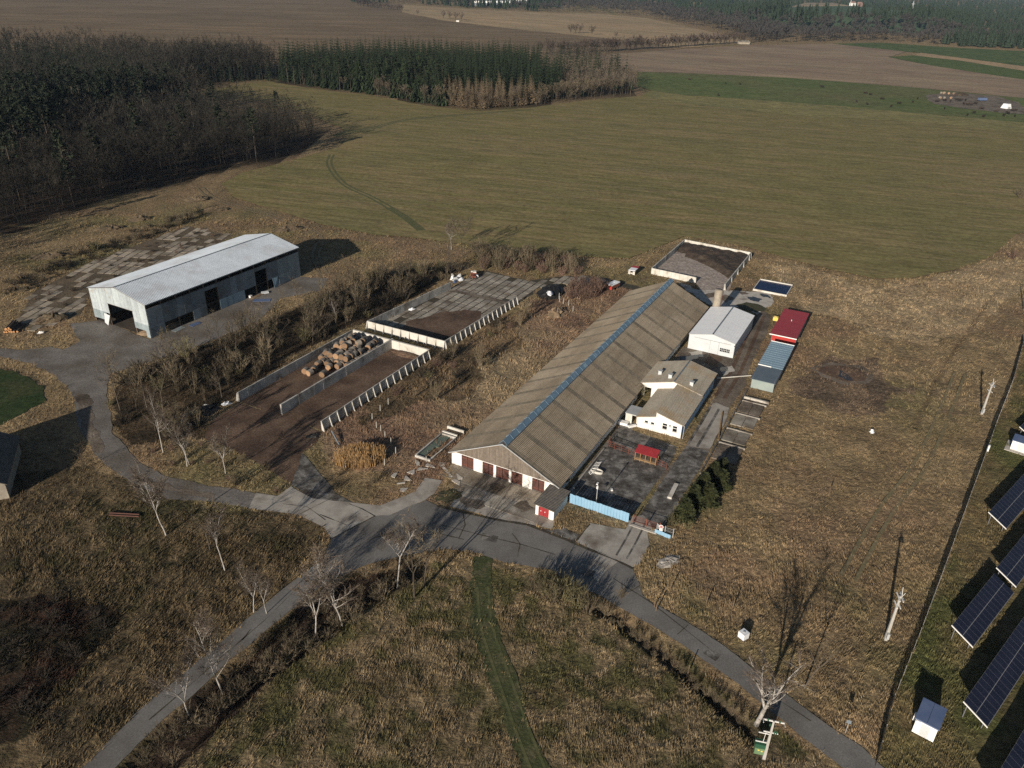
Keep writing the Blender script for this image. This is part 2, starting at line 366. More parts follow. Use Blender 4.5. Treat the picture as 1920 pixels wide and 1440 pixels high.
def sheet(name, poly, z, m, step=1.2, jit=.25, seed=1, parent=None):
    p = outline(poly, step, jit, seed) if jit else [tuple(q[:2]) for q in poly]
    tris = geometry.tessellate_polygon([[Vector((x, y, 0)) for x, y in p]])
    me = bpy.data.meshes.new(name); vs = [(x, y, z) for x, y in p]; fs = []
    for a, b, c in tris:
        n = (Vector(vs[b]) - Vector(vs[a])).cross(Vector(vs[c]) - Vector(vs[a]))
        fs.append((a, b, c) if n.z > 0 else (a, c, b))
    me.from_pydata(vs, [], fs); me.materials.append(m); me.update()
    return structure(obj(name, me, parent))
def corr(mb, p00, p10, p01, n, amp, mi=0):
    """corrugated sheet: waves across p00->p10, running p00->p01"""
    p00, p10, p01 = Vector(p00), Vector(p10), Vector(p01); u = p10 - p00; v = p01 - p00; nn = u.cross(v).normalized()
    if nn.z < 0: nn = -nn
    k = len(mb.v)
    for i in range(2 * n + 1):
        o = nn * (amp if i % 2 else -amp); a = p00 + u * (i / (2 * n)) + o
        mb.v += [tuple(a), tuple(a + v)]
    flip = u.cross(v).z < 0
    for i in range(2 * n):
        f = (k + 2 * i, k + 2 * i + 2, k + 2 * i + 3, k + 2 * i + 1); mb.f.append(f[::-1] if flip else f); mb.m.append(mi)
    return mb

# ------------------------------------------------------------------ plan of the place (outlines on the ground)
ROAD = PX([(155,1440),(250,1342),(350,1257),(410,1207),(470,1155),(527,1107),(565,1080),(610,1040),(622,1010),(703,968),(729,967),(799,937),(820,949),(912,970),(989,984),(1049,1007),(1113,1034),(1160,1052),(1187,1067),(1199,1095),(1205,1115),(1225,1132),(1260,1150),(1310,1180),(1360,1212),(1472,1300),(1540,1350),(1615,1402),(1647,1430),(1700,1475),(1625,1475),(1582,1440),(1440,1329),(1385,1282),(1360,1265),(1285,1212),(1222,1172),(1122,1117),(1085,1100),(1027,1069),(960,1056),(896,1039),(859,1032),(825,1030),(770,1040),(700,1055),(635,1080),(565,1130),(512,1170),(480,1200),(425,1242),(390,1280),(300,1355),(217,1440),(190,1470),(130,1470)])
OLD_ROAD = PX([(480,924),(400,912),(312,892),(265,870),(212,812),(200,745),(205,700),(180,690),(135,660),(95,650),(40,657),(-30,650),(-30,668),(0,667),(60,682),(100,703),(130,730),(140,748),(145,795),(175,845),(197,870),(250,907),(312,935),(400,942),(470,954),(500,950)])
YARD = PX([(132,607),(190,600),(280,636),(420,578),(560,519),(617,522),(600,545),(525,560),(480,605),(440,622),(330,665),(260,683),(205,702),(170,690),(120,655),(150,640)])
FORK = PX([(480,924),(520,930),(546,912),(585,935),(640,940),(662,943),(712,948),(761,929),(780,921),(797,896),(829,901),(815,925),(799,937),(729,967),(703,968),(622,1010),(610,990),(560,966),(480,955),(466,953)])
LANE = PX([(545,908),(560,872),(566,850),(574,856),(630,926),(662,943),(640,940),(585,935)])
APRON = PX([(843,949),(866,922),(850,895),(866,870),(1015,920),(1003,958),(1040,978),(1035,993),(989,982),(912,968)])
DRIVE = PX([(1079,1016),(1106,981),(1173,993),(1186,970),(1205,966),(1218,977),(1223,991),(1214,1000),(1218,1020),(1209,1039),(1200,1057),(1186,1064),(1159,1050),(1115,1032)])
VERGE = PX([(985,985),(1035,995),(1060,990),(1087,1003),(1079,1015),(1110,1030),(1049,1004)])
YARD2 = [tuple(fr(a, b)[:2]) for a, b in [(.6,21.3),(.2,32.6),(8,33.2),(18,33.6),(25,33.2),(26.5,24),(32,22),(31,21.2)]]
LANE2 = [tuple(fr(a, b)[:2]) for a, b in [(.5,34),(.6,38.2),(10,38.4),(26.5,38.6),(26.5,34.3),(12,34.0)]]
LANE3 = PX([(1288,836),(1336,757),(1343,755),(1367,765),(1360,790),(1342,822),(1330,842),(1312,840)])
MUDLANE = PX([(1240,890),(1290,838),(1332,755),(1345,735),(1370,700),(1385,660),(1410,600),(1425,580),(1445,590),(1440,620),(1405,690),(1400,720),(1370,762),(1362,790),(1330,845),(1300,880),(1250,955),(1225,950)])
REAR = PX([(1262,522),(1312,545),(1366,545),(1440,549),(1452,566),(1440,575),(1418,590),(1395,575),(1340,575),(1325,570),(1290,545)])
REAR2 = PX([(1228,505),(1305,526),(1316,560),(1372,573),(1378,545),(1366,545),(1400,477),(1285,452)])
SHEDYARD = [tuple(fr(a, b)[:2]) for a, b in [(51.5,21.3),(51.5,33.5),(60,36),(67.5,34),(67.5,21.3)]]
BUNKER_F = [tuple(fr(a, b)[:2]) for a, b in [(-2.6,-46.6),(32.2,-46.4),(32.2,-25.7),(-2.8,-25.7)]]
BUNKER_R = [tuple(fr(a, b)[:2]) for a, b in [(38.3,-46.2),(70,-43.8),(88,-42.5),(86,-25.5),(78,-23),(70.3,-24.1),(38.3,-25.2)]]
DIRTYARD = PX([(395,790),(447,754),(527,779),(600,808),(592,832),(566,850),(560,872),(545,908),(520,890),(450,850),(385,822)])
TRACKLANE = PX([(985,527),(1060,517),(1130,520),(1200,538),(1195,546),(1130,532),(1075,528),(1000,541)])
SLABS_L = PX([(28,612),(62,548),(170,492),(350,424),(438,442),(400,460),(300,500),(170,548),(150,590),(70,618)])
BARN_FP = [tuple(fr(a, b)[:2]) for a, b in [(0,0),(0,21),(89.3,21),(89.3,0)]]
HALL_O = Vector((-98.76, 168.41, 0)); HALL_YAW = R(61.6)
HD = Vector((math.cos(HALL_YAW), math.sin(HALL_YAW), 0)); HW = Vector((math.sin(HALL_YAW), -math.cos(HALL_YAW), 0))
HALL_FP = [tuple((HALL_O + HD * a + HW * b)[:2]) for a, b in [(-1,-1),(-1,20.3),(49.3,20.3),(49.3,-1)]]
HOUSE_FP = [tuple(fr(a, b)[:2]) for a, b in [(28,20.2),(28,33),(86.5,33),(86.5,20.2)]]
SHEDS_FP = [tuple(fr(a, b)[:2]) for a, b in [(55,38),(97.5,37.5),(97.5,44.2),(55,44.2)]]
PIT_FP = [tuple(fr(a, b)[:2]) for a, b in [(111,-1.4),(141.5,-1.2),(140.5,20),(109,20)]]
BASIN_FP = [tuple(fr(a, b)[:2]) for a, b in [(113,27),(121.8,27),(121.8,36),(113,36)]]
FIELD = PX([(372,172),(440,160),(505,153),(600,168),(690,178),(770,193),(820,201),(900,209),(1000,201),(1100,188),(1200,180),(1280,194),(1500,217),(1747,231),(1960,254),(2150,275),(2200,380),(1960,420),(1905,440),(1860,480),(1790,505),(1700,523),(1640,522),(1560,505),(1480,485),(1425,470),(1398,462),(1285,444),(1240,460),(1180,485),(1100,482),(1000,470),(900,462),(800,448),(700,440),(600,420),(520,395),(440,370),(415,345),(450,325),(560,297),(640,275),(652,255),(640,240),(560,208),(480,190),(400,185)])
PASTURE = PX([(1196,135),(1280,137),(1480,146),(1680,161),(1920,184),(2200,205),(2250,262),(1920,230),(1727,213),(1553,197),(1280,178),(1222,170),(1190,160)])
PASTURE_RIM = PX([(1200,181),(1222,170),(1280,178),(1553,197),(1727,213),(1920,230),(2250,262),(2240,285),(1960,254),(1747,231),(1500,217),(1280,194)])
STUBBLE_R = PX([(1107,104),(1270,93),(1400,85),(1560,82),(1700,97),(1665,107),(1747,123),(1850,139),(1920,149),(2200,175),(2200,204),(1920,184),(1680,161),(1480,146),(1280,137),(1196,135),(1150,122)])
GREEN_A = PX([(1665,107),(1713,104),(1800,114),(1920,133),(2200,165),(2200,175),(1920,149),(1850,139),(1747,123)])
TAN_A = PX([(1713,104),(1727,99),(1920,124),(2200,158),(2200,165),(1920,133),(1800,114)])
GREEN_B = PX([(1560,82),(1650,80),(1800,90),(1920,96),(2300,125),(2300,150),(1920,124),(1727,99),(1700,97)])
TAN_C = PX([(753,23),(756,9),(880,17),(1000,23),(1120,26),(1213,34),(1280,49),(1380,69),(1400,82),(1280,90),(1207,79),(1140,72),(1040,62),(923,50),(827,38)])
BROWN_L = PX([(-500,60),(-500,-60),(0,-35),(300,-30),(640,-5),(753,9),(753,23),(827,38),(923,50),(1040,62),(1140,72),(1207,79),(1270,93),(1107,104),(1010,130),(500,145),(200,118),(-300,112)])
GREEN_D = PX([(1470,14),(1510,10),(1580,9),(1700,20),(1670,31),(1560,28),(1480,18)])
TAN_D = PX([(1510,9),(1512,5),(1560,5),(1582,8)])
LAWN_L = PX([(-60,690),(0,692),(50,706),(88,736),(84,755),(40,778),(0,800),(-60,810)])
GRASS_TRACK = PX([(888,1045),(922,1045),(920,1080),(923,1130),(936,1180),(950,1215),(967,1270),(986,1340),(1009,1390),(1033,1445),(1045,1475),(996,1475),(980,1440),(958,1390),(942,1345),(922,1282),(898,1220),(884,1160),(881,1100)])
ISLAND = PX([(600,420),(700,440),(800,450),(640,475),(560,450)])
SOLAR_FIELD = PX([(1919,640),(1897,720),(1865,802),(1790,1010),(1722,1195),(1655,1380),(1640,1480),(2600,1480),(2300,640)])
WETPATCH = PX([(1490,690),(1545,668),(1615,655),(1670,685),(1675,735),(1625,772),(1560,770),(1505,740)])
PALEPATCH = PX([(1430,500),(1500,500),(1640,535),(1750,530),(1860,490),(1910,470),(1910,560),(1860,590),(1800,640),(1740,650),(1620,620),(1540,590),(1490,560)])
HEDGE = PX([(205,720),(260,692),(330,672),(480,615),(600,560),(650,535),(760,505),(870,500),(865,515),(820,530),(690,602),(640,618),(560,665),(440,735),(395,770),(385,822),(330,820),(240,830),(205,800)])
THICKET = PX([(695,735),(800,690),(835,660),(970,570),(1000,590),(945,660),(860,735),(800,770),(745,790),(700,800)])
BAND = PX([(330, 150), (400, 156), (520, 152), (525, 138), (400, 128), (330, 130)])
WOOD = PX([(-260,600),(0,442),(150,392),(300,347),(420,318),(520,300),(590,276),(592,250),(545,232),(470,219),(390,209),(335,188),(330,160),(400,154),(505,150),(505,141),(330,133),(190,113),(0,106),(-350,108),(-700,300)])
SPRUCE_WOOD = PX([(522,152),(600,165),(690,176),(770,191),(820,199),(900,207),(1000,199),(1100,186),(1192,179),(1196,160),(1150,135),(1010,128),(960,124),(750,116),(540,128)])
LEFT_MEADOW = PX([(-100,900),(150,880),(250,910),(400,950),(600,980),(615,1010),(560,1070),(470,1150),(350,1250),(150,1440),(100,1500),(-200,1500)])
NEAR_MEADOW = PX([(640,1080),(825,1045),(960,1065),(1085,1110),(1285,1225),(1440,1340),(1600,1480),(100,1500),(300,1360),(480,1205)])
BARN_MEADOW = PX([(570,850),(840,940),(1180,545),(1120,520),(1000,560),(840,660),(600,810)])
DITCHBAND = PX([(640, 1092), (700, 1068), (745, 1072), (770, 1078), (760, 1098), (700, 1130), (640, 1172), (590, 1205), (520, 1262), (450, 1325), (380, 1385), (310, 1450), (250, 1480), (235, 1440), (310, 1362), (400, 1288), (490, 1205), (570, 1138)])
SHADE_PATCH = PX([(-60,1130),(120,1120),(200,1150),(190,1210),(150,1260),(100,1290),(100,1360),(-60,1380)])
HARD = [ROAD, OLD_ROAD, YARD, FORK, LANE, APRON, DRIVE, VERGE, YARD2, LANE2, LANE3, MUDLANE, REAR, REAR2, SHEDYARD, BUNKER_F, BUNKER_R, DIRTYARD, TRACKLANE, BARN_FP, HALL_FP, HOUSE_FP, SHEDS_FP, PIT_FP, BASIN_FP, SLABS_L]
FLAT = HARD + [LAWN_L, GRASS_TRACK]
DITCHES = [(PX([(770,1062),(700,1085),(610,1150),(490,1240),(390,1330),(250,1450)]), 3.4, 1.5), (PX([(1095,1122),(1160,1160),(1250,1228),(1350,1318),(1425,1385)]), 1.5, .8),
           (PX([(1535,560),(1640,548),(1735,528),(1790,530),(1850,522)]), .5, .35), (PX([(1715,800),(1760,700),(1790,655),(1850,570),(1890,530)]), .8, .4), (PX([(1450,588),(1540,590),(1640,612),(1760,632)]), .4, .3),
           (PX([(1115,1036),(985,984),(820,950)]), .35, .12)]
FIELDS = [FIELD, PASTURE, PASTURE_RIM, STUBBLE_R, GREEN_A, TAN_A, GREEN_B, TAN_C, BROWN_L]

def axis(lo, hi, step, far0, far1):
    a = list(np.arange(lo, hi, step)); s = step; x = a[0]; pre = []
    while x > far0: s *= 1.22; x -= s; pre.append(x)
    s = step; x = a[-1]; post = []
    while x < far1: s *= 1.22; x += s; post.append(x)
    return np.array(pre[::-1] + a + post)
gx = axis(-125, 125, .55, -9000, 12000); gy = axis(50, 235, .55, -3000, 16000)
GX, GY = np.meshgrid(gx, gy); px_ = GX.ravel(); py_ = GY.ravel()
def flat_mask(x, y, grow=.7, polys=FLAT):
    m = np.zeros(x.shape, bool)
    for p in polys:
        for ox, oy in ((0, 0), (grow, 0), (-grow, 0), (0, grow), (0, -grow)): m |= inside(x + ox, y + oy, p)
    return m
def ditch_depth(x, y):
    z = np.zeros(x.shape)
    for pts, wd, dp in DITCHES:
        a = np.array(pts); m = (x > a[:, 0].min() - 6) & (x < a[:, 0].max() + 6) & (y > a[:, 1].min() - 6) & (y < a[:, 1].max() + 6)
        if m.any():
            d = dist_line(x[m], y[m], pts); z[m] = np.minimum(z[m], -dp * np.clip(1 - (d / wd) ** 2, 0, 1))
    return z
def soft_in(x, y, poly, j=2.5, seed=5):
    return inside(x + (fbm(x, y, 9, seed) - .5) * 4 * j, y + (fbm(x, y, 9, seed + 50) - .5) * 4 * j, poly)
def relief(x, y):
    r = (fbm(x, y, 14, 3, 3) - .5) * .5 + (fbm(x, y, 2.6, 9, 3) - .5) * .34
    return r - .05
def tint_of(x, y):
    n1 = fbm(x, y, 26, 11); n2 = fbm(x, y, 7, 23); n3 = fbm(x, y, 1.7, 31, 2)
    def lerp(a, b, t): return a + (b - a) * t[..., None]
    A = lambda *c: np.broadcast_to(np.array(c, float), x.shape + (3,))
    st = lambda v, lo, hi: np.clip((v - lo) / (hi - lo), 0, 1)
    c = lerp(A(.265, .202, .122), A(.21, .158, .096), st(n2, .38, .62))
    c = lerp(c, A(.155, .145, .07), st(n1, .52, .68) * .6); c = lerp(c, A(.215, .15, .10), st(fbm(x, y, 16, 91), .54, .68) * .6)
    def put(poly, fn, j=2.5, seed=5):
        nonlocal c
        m = soft_in(x, y, poly, j, seed); c = np.where(m[..., None], fn(), c)
    put(BARN_MEADOW, lambda: lerp(lerp(A(.26, .185, .125), A(.20, .135, .095), st(n2, .4, .6)), A(.29, .225, .145), st(n1, .5, .7)), 3)
    put(NEAR_MEADOW, lambda: lerp(lerp(A(.215, .168, .105), A(.135, .104, .062), st(n3, .35, .65)), A(.082, .082, .037), st(n1 * .25 + n2 * .3 + n3 * .45, .44, .58) * .8), 1)
    put(LEFT_MEADOW, lambda: lerp(lerp(A(.145, .112, .068), A(.078, .060, .038), st(n2 * .6 + n3 * .4, .38, .62)), A(.055, .054, .027), st(n1 * .4 + n2 * .3 + n3 * .3, .5, .62) * .7), 1)
    put(SOLAR_FIELD, lambda: lerp(A(.165, .13, .072), A(.09, .095, .04), st(n1 * .5 + n2 * .5, .42, .6)), .6)
    put(WETPATCH, lambda: lerp(A(.19, .142, .098), A(.13, .098, .072), st(n2, .4, .6)), 4)
    put(PALEPATCH, lambda: lerp(A(.34, .265, .17), A(.28, .212, .134), st(n2, .4, .62)), 3)
    put(HEDGE, lambda: lerp(A(.075, .056, .036), A(.045, .035, .024), st(n2, .4, .6)), 1.5)
    put(THICKET, lambda: lerp(A(.19, .138, .086), A(.105, .08, .052), st(n2, .4, .6)), 3)
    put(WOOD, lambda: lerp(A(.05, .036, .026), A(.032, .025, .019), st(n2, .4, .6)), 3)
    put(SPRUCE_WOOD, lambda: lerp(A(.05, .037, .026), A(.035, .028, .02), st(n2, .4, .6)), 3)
    put(SHADE_PATCH, lambda: lerp(A(.035, .032, .02), A(.05, .03, .022), st(n2, .4, .6)), 2)  # ground colour darkened to stand in for shade of trees out of view
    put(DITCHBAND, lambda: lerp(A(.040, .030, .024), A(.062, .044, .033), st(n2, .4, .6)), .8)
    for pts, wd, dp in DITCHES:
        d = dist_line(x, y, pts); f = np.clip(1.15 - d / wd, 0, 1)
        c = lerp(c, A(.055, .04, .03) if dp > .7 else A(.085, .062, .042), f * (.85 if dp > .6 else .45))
    l_ = c.mean(-1, keepdims=True); return np.clip(l_ + (c - l_) * 1.06, .008, 1)
near = (px_ > -130) & (px_ < 130) & (py_ > 48) & (py_ < 245)
zz = np.zeros(px_.shape); fm = np.zeros(px_.shape, bool)
fm[near] = flat_mask(px_[near], py_[near]); zz[near] = relief(px_[near], py_[near]); zz[fm] = 0.0
edge = near & ((px_ < -120) | (px_ > 118) | (py_ < 54) | (py_ > 228)); zz[edge] *= .4
zz += np.where(fm & near, -.02, ditch_depth(px_, py_))
infield = np.zeros(px_.shape, bool)
for p in FIELDS: infield |= inside(px_, py_, p)
zz[infield] = -.25; zz[~near & ~infield] = -.05
nx_, ny_ = len(gx), len(gy); ii = np.arange(nx_ * ny_).reshape(ny_, nx_)
quads = np.stack([ii[:-1, :-1], ii[:-1, 1:], ii[1:, 1:], ii[1:, :-1]], -1).reshape(-1, 4)
M['ground'] = attr_mat('dry_ground', .42, 1.9)
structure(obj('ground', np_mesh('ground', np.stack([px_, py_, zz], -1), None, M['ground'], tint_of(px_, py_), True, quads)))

# ------------------------------------------------------------------ fields
def field(name, poly, z, c1, c2, c3, ang, stretch, step, jit, patch=.012, fine=.3, bump=.05, gain=1.3, sat=1.04):
    m, t, b = new_mat(name + '_soil'); pos = t.nodes.new('ShaderNodeNewGeometry').outputs['Position']; g = lambda c: tuple(max(.004, (sum(c) / 3 + (v - sum(c) / 3) * sat) * gain) for v in c)
    r = t.nodes.new('ShaderNodeVectorRotate'); r.rotation_type = 'Z_AXIS'; r.inputs['Angle'].default_value = -ang; t.links.new(pos, r.inputs['Vector'])
    def streak(sx, sy, lo, hi, det=4):
        mp = t.nodes.new('ShaderNodeMapping'); mp.inputs['Scale'].default_value = (sx, sy, 1); t.links.new(r.outputs[0], mp.inputs['Vector']); return noise_fac(t, mp.outputs[0], 1.0, det, lo, hi, .6)[0]
    sx, sy = stretch[0], stretch[1]
    col = mixc(t, streak(sx, sy, .4, .6), g(c1), g(c2))
    if c3: col = mixc(t, noise_fac(t, pos, patch, 5, .45, .7)[0], col, g(c3))
    f2 = streak(sx * 6, sy * 3, .3, .7); col = mixc(t, 1.0, col, mixc(t, f2, (1 - fine,) * 3, (1 + fine,) * 3), 'MULTIPLY')
    f3 = streak(sx * 1.5, sy * .35, .35, .65); col = mixc(t, 1.0, col, mixc(t, f3, (.90, .93, .92), (1.09, 1.06, 1.04)), 'MULTIPLY')
    f4 = noise_fac(t, pos, max(.25, sy * 4), 3, .3, .7)[0]; col = mixc(t, 1.0, col, mixc(t, f4, (1 - fine * .8,) * 3, (1 + fine * .8,) * 3), 'MULTIPLY')
    t.links.new(col, b.inputs['Base Color']); b.inputs['Roughness'].default_value = .95; b.inputs['Specular IOR Level'].default_value = .1
    n = N(t, 'ShaderNodeTexNoise', Scale=1.2, Detail=5, Roughness=.6); t.links.new(pos, n.inputs['Vector']); bp = t.nodes.new('ShaderNodeBump'); bp.inputs['Distance'].default_value = bump * 1.6; t.links.new(n.outputs['Fac'], bp.inputs['Height']); t.links.new(bp.outputs[0], b.inputs['Normal'])
    return sheet(name, poly, z, m, step, jit)
def direction(p, q):
    d = at(*q) - at(*p); return math.atan2(d.y, d.x)
FA = direction((700, 260), (1300, 312))
field('green_field', FIELD, .05, (.130, .117, .052), (.175, .14, .074), (.140, .124, .056), FA, (.014, .16, 1), 3, .9, patch=.011)
field('pasture', PASTURE, .08, (.074, .096, .036), (.092, .108, .045), (.105, .10, .05), FA, (.02, .1, 1), 6, 1.0)
field('pasture_margin', PASTURE_RIM, .07, (.17, .15, .072), (.135, .128, .06), None, FA, (.02, .1, 1), 6, 1.2)
field('stubble_field', STUBBLE_R, .1, (.19, .145, .105), (.235, .185, .13), (.165, .118, .09), direction((1280, 110), (1800, 145)), (.006, .12, 1), 12, 2)
field('winter_crop', GREEN_A, .12, (.06, .085, .03), (.075, .095, .038), None, FA, (.02, .1, 1), 12, 2)
field('tan_strip', TAN_A, .12, (.28, .21, .13), (.25, .185, .12), None, FA, (.02, .1, 1), 12, 2)
field('far_meadow', GREEN_B, .12, (.055, .08, .032), (.075, .095, .04), None, FA, (.02, .05, 1), 14, 3)
field('tan_field', TAN_C, .15, (.285, .215, .135), (.245, .185, .115), (.22, .165, .105), direction((900, 40), (1150, 62)), (.003, .05, 1), 20, 4, patch=.004)
field('brown_field', BROWN_L, .1, (.125, .092, .058), (.165, .122, .08), (.108, .08, .053), direction((100, 60), (600, 70)), (.004, .07, 1), 20, 3, patch=.005)
field('distant_green_field', GREEN_D, 6.0, (.06, .095, .045), (.075, .105, .05), None, FA, (.01, .02, 1), 30, 6)
field('distant_tan_field', TAN_D, 6.2, (.26, .21, .14), (.24, .19, .13), None, FA, (.01, .02, 1), 30, 6)
field('lawn', LAWN_L, .05, (.020, .034, .013), (.027, .040, .016), (.05, .05, .024), 0, (.3, .3, 1), 1, 1.3, patch=.1, fine=.3)
def wheel_track(name, pts, width, z, m, gap=1.8):
    P = [Vector(q) for q in pts]; tr = []
    for s in ((-gap / 2, gap / 2) if gap else (0,)):
        lft, rgt = [], []
        for i, q in enumerate(P):
            d = (P[min(i + 1, len(P) - 1)] - P[max(i - 1, 0)]).normalized(); n = Vector((-d.y, d.x, 0)); c = q + n * s
            lft.append(tuple((c + n * width / 2)[:2])); rgt.append(tuple((c - n * width / 2)[:2]))
        tr.append(lft + rgt[::-1])
    vs, fs = [], []
    for poly in tr:
        p = [tuple(q[:2]) for q in poly]; k = len(vs); vs += [(x, y, z) for x, y in p]; n = len(p) // 2
        for i in range(n - 1): fs.append((k + i, k + 2 * n - 1 - i, k + 2 * n - 2 - i, k + i + 1))
    me = bpy.data.meshes.new(name); me.from_pydata(vs, [], fs); me.materials.append(m); return structure(obj(name, me))
def smooth_px(pts, k=5, z=0):
    P = [at(*p) for p in pts]; out = []
    for i in range(len(P) - 1):
        a, b, c, d = P[max(i - 1, 0)], P[i], P[i + 1], P[min(i + 2, len(P) - 1)]
        for j in range(k):
            t = j / k; out.append(.5 * ((2 * b) + (c - a) * t + (2 * a - 5 * b + 4 * c - d) * t * t + (3 * b - a - 3 * c + d) * t ** 3))
    return out + [P[-1]]
M['faint_track'] = mat('faint_track', (.15, .128, .068), (.19, .15, .085), .4, fine=.3, finescale=2, rough=.95)
M['green_track'] = mat('green_track', (.075, .088, .033), (.11, .105, .046), .5, fine=.25, finescale=2, rough=.95)
M['pale_track'] = mat('pale_track', (.21, .165, .10), (.16, .125, .075), .4, fine=.2, finescale=2, rough=.95)
wheel_track('field_track', smooth_px([(622, 290), (618, 310), (645, 345), (700, 372), (750, 402), (790, 432)]), .9, .065, M['green_track'])
wheel_track('field_track', smooth_px([(790, 432), (760, 408), (730, 390)]), 3.0, .062, M['green_track'], 0)
wheel_track('field_track', smooth_px([(700, 240), (760, 225), (830, 218), (900, 213), (1000, 205)]), 1.4, .066, M['green_track'], 2.4)
wheel_track('field_track', smooth_px([(625, 255), (670, 245), (712, 238)]), 2.0, .064, M['green_track'], 3)
wheel_track('dirt_track', smooth_px([(375, 352), (400, 372), (450, 388), (520, 408), (580, 432), (600, 452), (592, 480), (610, 520)]), .8, .06, M['pale_track'], 1.9)
M['lane_green'] = mat('lane_green', (.045, .056, .019), (.068, .072, .029), .4, c3=(.11, .098, .052), scale3=.5, fine=.4, finescale=2.5, bump=.08, bumpscale=3, rough=.95, lo3=.5, hi3=.7)
sheet('grass_track', GRASS_TRACK, .03, M['lane_green'], .8, .6)
wheel_track('track_rut', smooth_px([(905, 1100), (912, 1170), (930, 1230), (955, 1300), (980, 1370), (1010, 1445)]), .35, .05, M['green_track'], 1.5)
wheel_track('meadow_track', smooth_px([(1590, 1085), (1660, 960), (1720, 880), (1760, 800), (1800, 700)]), .6, .12, M['faint_track'], 2.0)

# ------------------------------------------------------------------ roads and hard ground
sheet('road', ROAD, .034, M['asphalt'], .9, .3)
sheet('old_road', OLD_ROAD, .026, M['gravel'], .9, .5)
sheet('gravel_yard', YARD, .022, M['gravel'], 1.5, .5)
sheet('concrete_fork', FORK, .030, M['concrete'], 1.0, .16)
sheet('slab_lane', LANE, .026, M['concrete_dark'], 1.0, .2)
sheet('barn_apron', APRON, .020, M['concrete'], 1.0, .25)
sheet('gate_drive', DRIVE, .040, M['concrete'], .8, .2)
sheet('verge', VERGE, .018, M['concrete_dark'], .8, .25)
sheet('paddock_concrete', YARD2, .022, M['concrete_dark'], 1.0, .2)
sheet('lane_concrete', LANE2, .030, M['concrete_dark'], 1.0, .2)
sheet('mud_lane', MUDLANE, .014, M['mud'], 1.0, .5)
wheel_track('mud_rut', smooth_px([(1425, 592), (1400, 650), (1380, 695), (1350, 745)]), .8, .03, M['dirt'], 1.9)
wheel_track('mud_rut', smooth_px([(1300, 840), (1280, 870), (1250, 915), (1232, 945)]), .7, .045, M['concrete_dark'], 1.7)
wheel_track('mud_rut', smooth_px([(1340, 765), (1320, 800), (1298, 836)]), .5, .045, M['concrete_dark'], 1.7)
wheel_track('mud_rut', smooth_px([(1165, 1045), (1185, 1010), (1202, 975)]), .3, .048, M['concrete_dark'], 1.6)
sheet('pale_concrete', LANE3, .036, M['concrete'], .7, .25)
sheet('rear_concrete', REAR, .030, M['concrete_light'], .7, 1.1)
sheet('pit_floor', REAR2, .022, M['pit_mud'], 1.0, .3)
sheet('shed_yard', SHEDYARD, .018, M['mud'], 1.0, .3)
sheet('bunker_floor', BUNKER_F, .020, M['dirt'], 2, 0)
sheet('dirt_yard', DIRTYARD, .016, M['dirt'], 1.2, .5)
sheet('road_patch', PX([(1120,1033),(1160,1052),(1138,1068),(1122,1090),(1108,1080),(1106,1062)]), .040, M['concrete'], .6, .15)
sheet('road_patch', PX([(1216,1168),(1227,1142),(1240,1147),(1225,1173)]), .042, M['asphalt'], .5, .05)

# ------------------------------------------------------------------ the long cow barn
def b_for(xpx, z, a=0.0):
    lo, hi = -5.0, 60.0
    for _ in range(40):
        m = (lo + hi) / 2
        if pix(fr(a, m, z))[0] < xpx: lo = m
        else: hi = m
    return lo
def gable_z(b, w, he, hr): return he + (hr - he) * (1 - abs(b - w / 2) / (w / 2))
BL, BW, BHE, BHR = 89.3, 21.0, 2.26, 7.26
barn = fthing('cow_barn', 'long grey barn with a blue ridge skylight and five brown doors in its gable', 'barn', 0, 0)
doors = [(865.4, 888), (904.7, 925.3), (930, 954), (958.5, 979.6), (997.5, 1020.5)]
doors = [(b_for(x0, 1.2), b_for(x1, 1.2)) for x0, x1 in doors]
cur = .5
for b0, b1 in doors + [(20.5, 20.5)]:
    if b0 > cur: MB().box(0, .3, cur, b0, 0, 2.42).build('wall_pier', M['white'], barn)
    cur = b1
MB().box(.02, .28, .5, 20.5, 2.42, 2.52).build('lintel', M['white'], barn)
MB().box(.3, 88.9, .5, .8, 0, 2.2).build('side_wall', M['white'], barn)
MB().box(.3, 88.9, 20.2, 20.5, 0, 2.2).build('side_wall', M['white'], barn)
mb = MB(); mb.prism([(.5, 0), (20.5, 0), (20.5, 2.3), (10.5, 7.05), (.5, 2.3)], 88.9, 89.2); mb.build('back_wall', M['white'], barn)
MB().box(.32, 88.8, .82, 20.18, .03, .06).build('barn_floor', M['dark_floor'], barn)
mb = MB(); b = .7; rng = random.Random(2)
while b < 20.3:
    w_ = .19 + rng.random() * .05; z1 = min(gable_z(b, BW, BHE, BHR), gable_z(b + w_, BW, BHE, BHR)) - .12; d = rng.random() * .03
    if z1 > 2.62: mb.box(.04 - d, .2, b, b + w_ - .02, 2.53 - rng.random() * .03, z1)
    b += w_
o = mb.build('plank_cladding', M['plank'], barn); o['kind'] = 'stuff'
for i, (b0, b1) in enumerate(doors):
    for s in (0, 1):
        c0 = b0 + .04 + s * (b1 - b0) / 2; c1 = b0 + (s + 1) * (b1 - b0) / 2 - .03; mb = MB(); x = c0; k = 0; wd = (c1 - c0) / 5
        while k < 5: mb.box(.1 + (k % 2) * .012, .16, x, x + wd - .018, .06, 2.36); x += wd; k += 1
        d = mb.build('barn_door', M['door_wood'], barn)
        [MB().box(.082, .1, c0 + .05, c1 - .05, zh, zh + .1).build('hinge_bar', M['rust'], d) for zh in (.5, 1.85)]
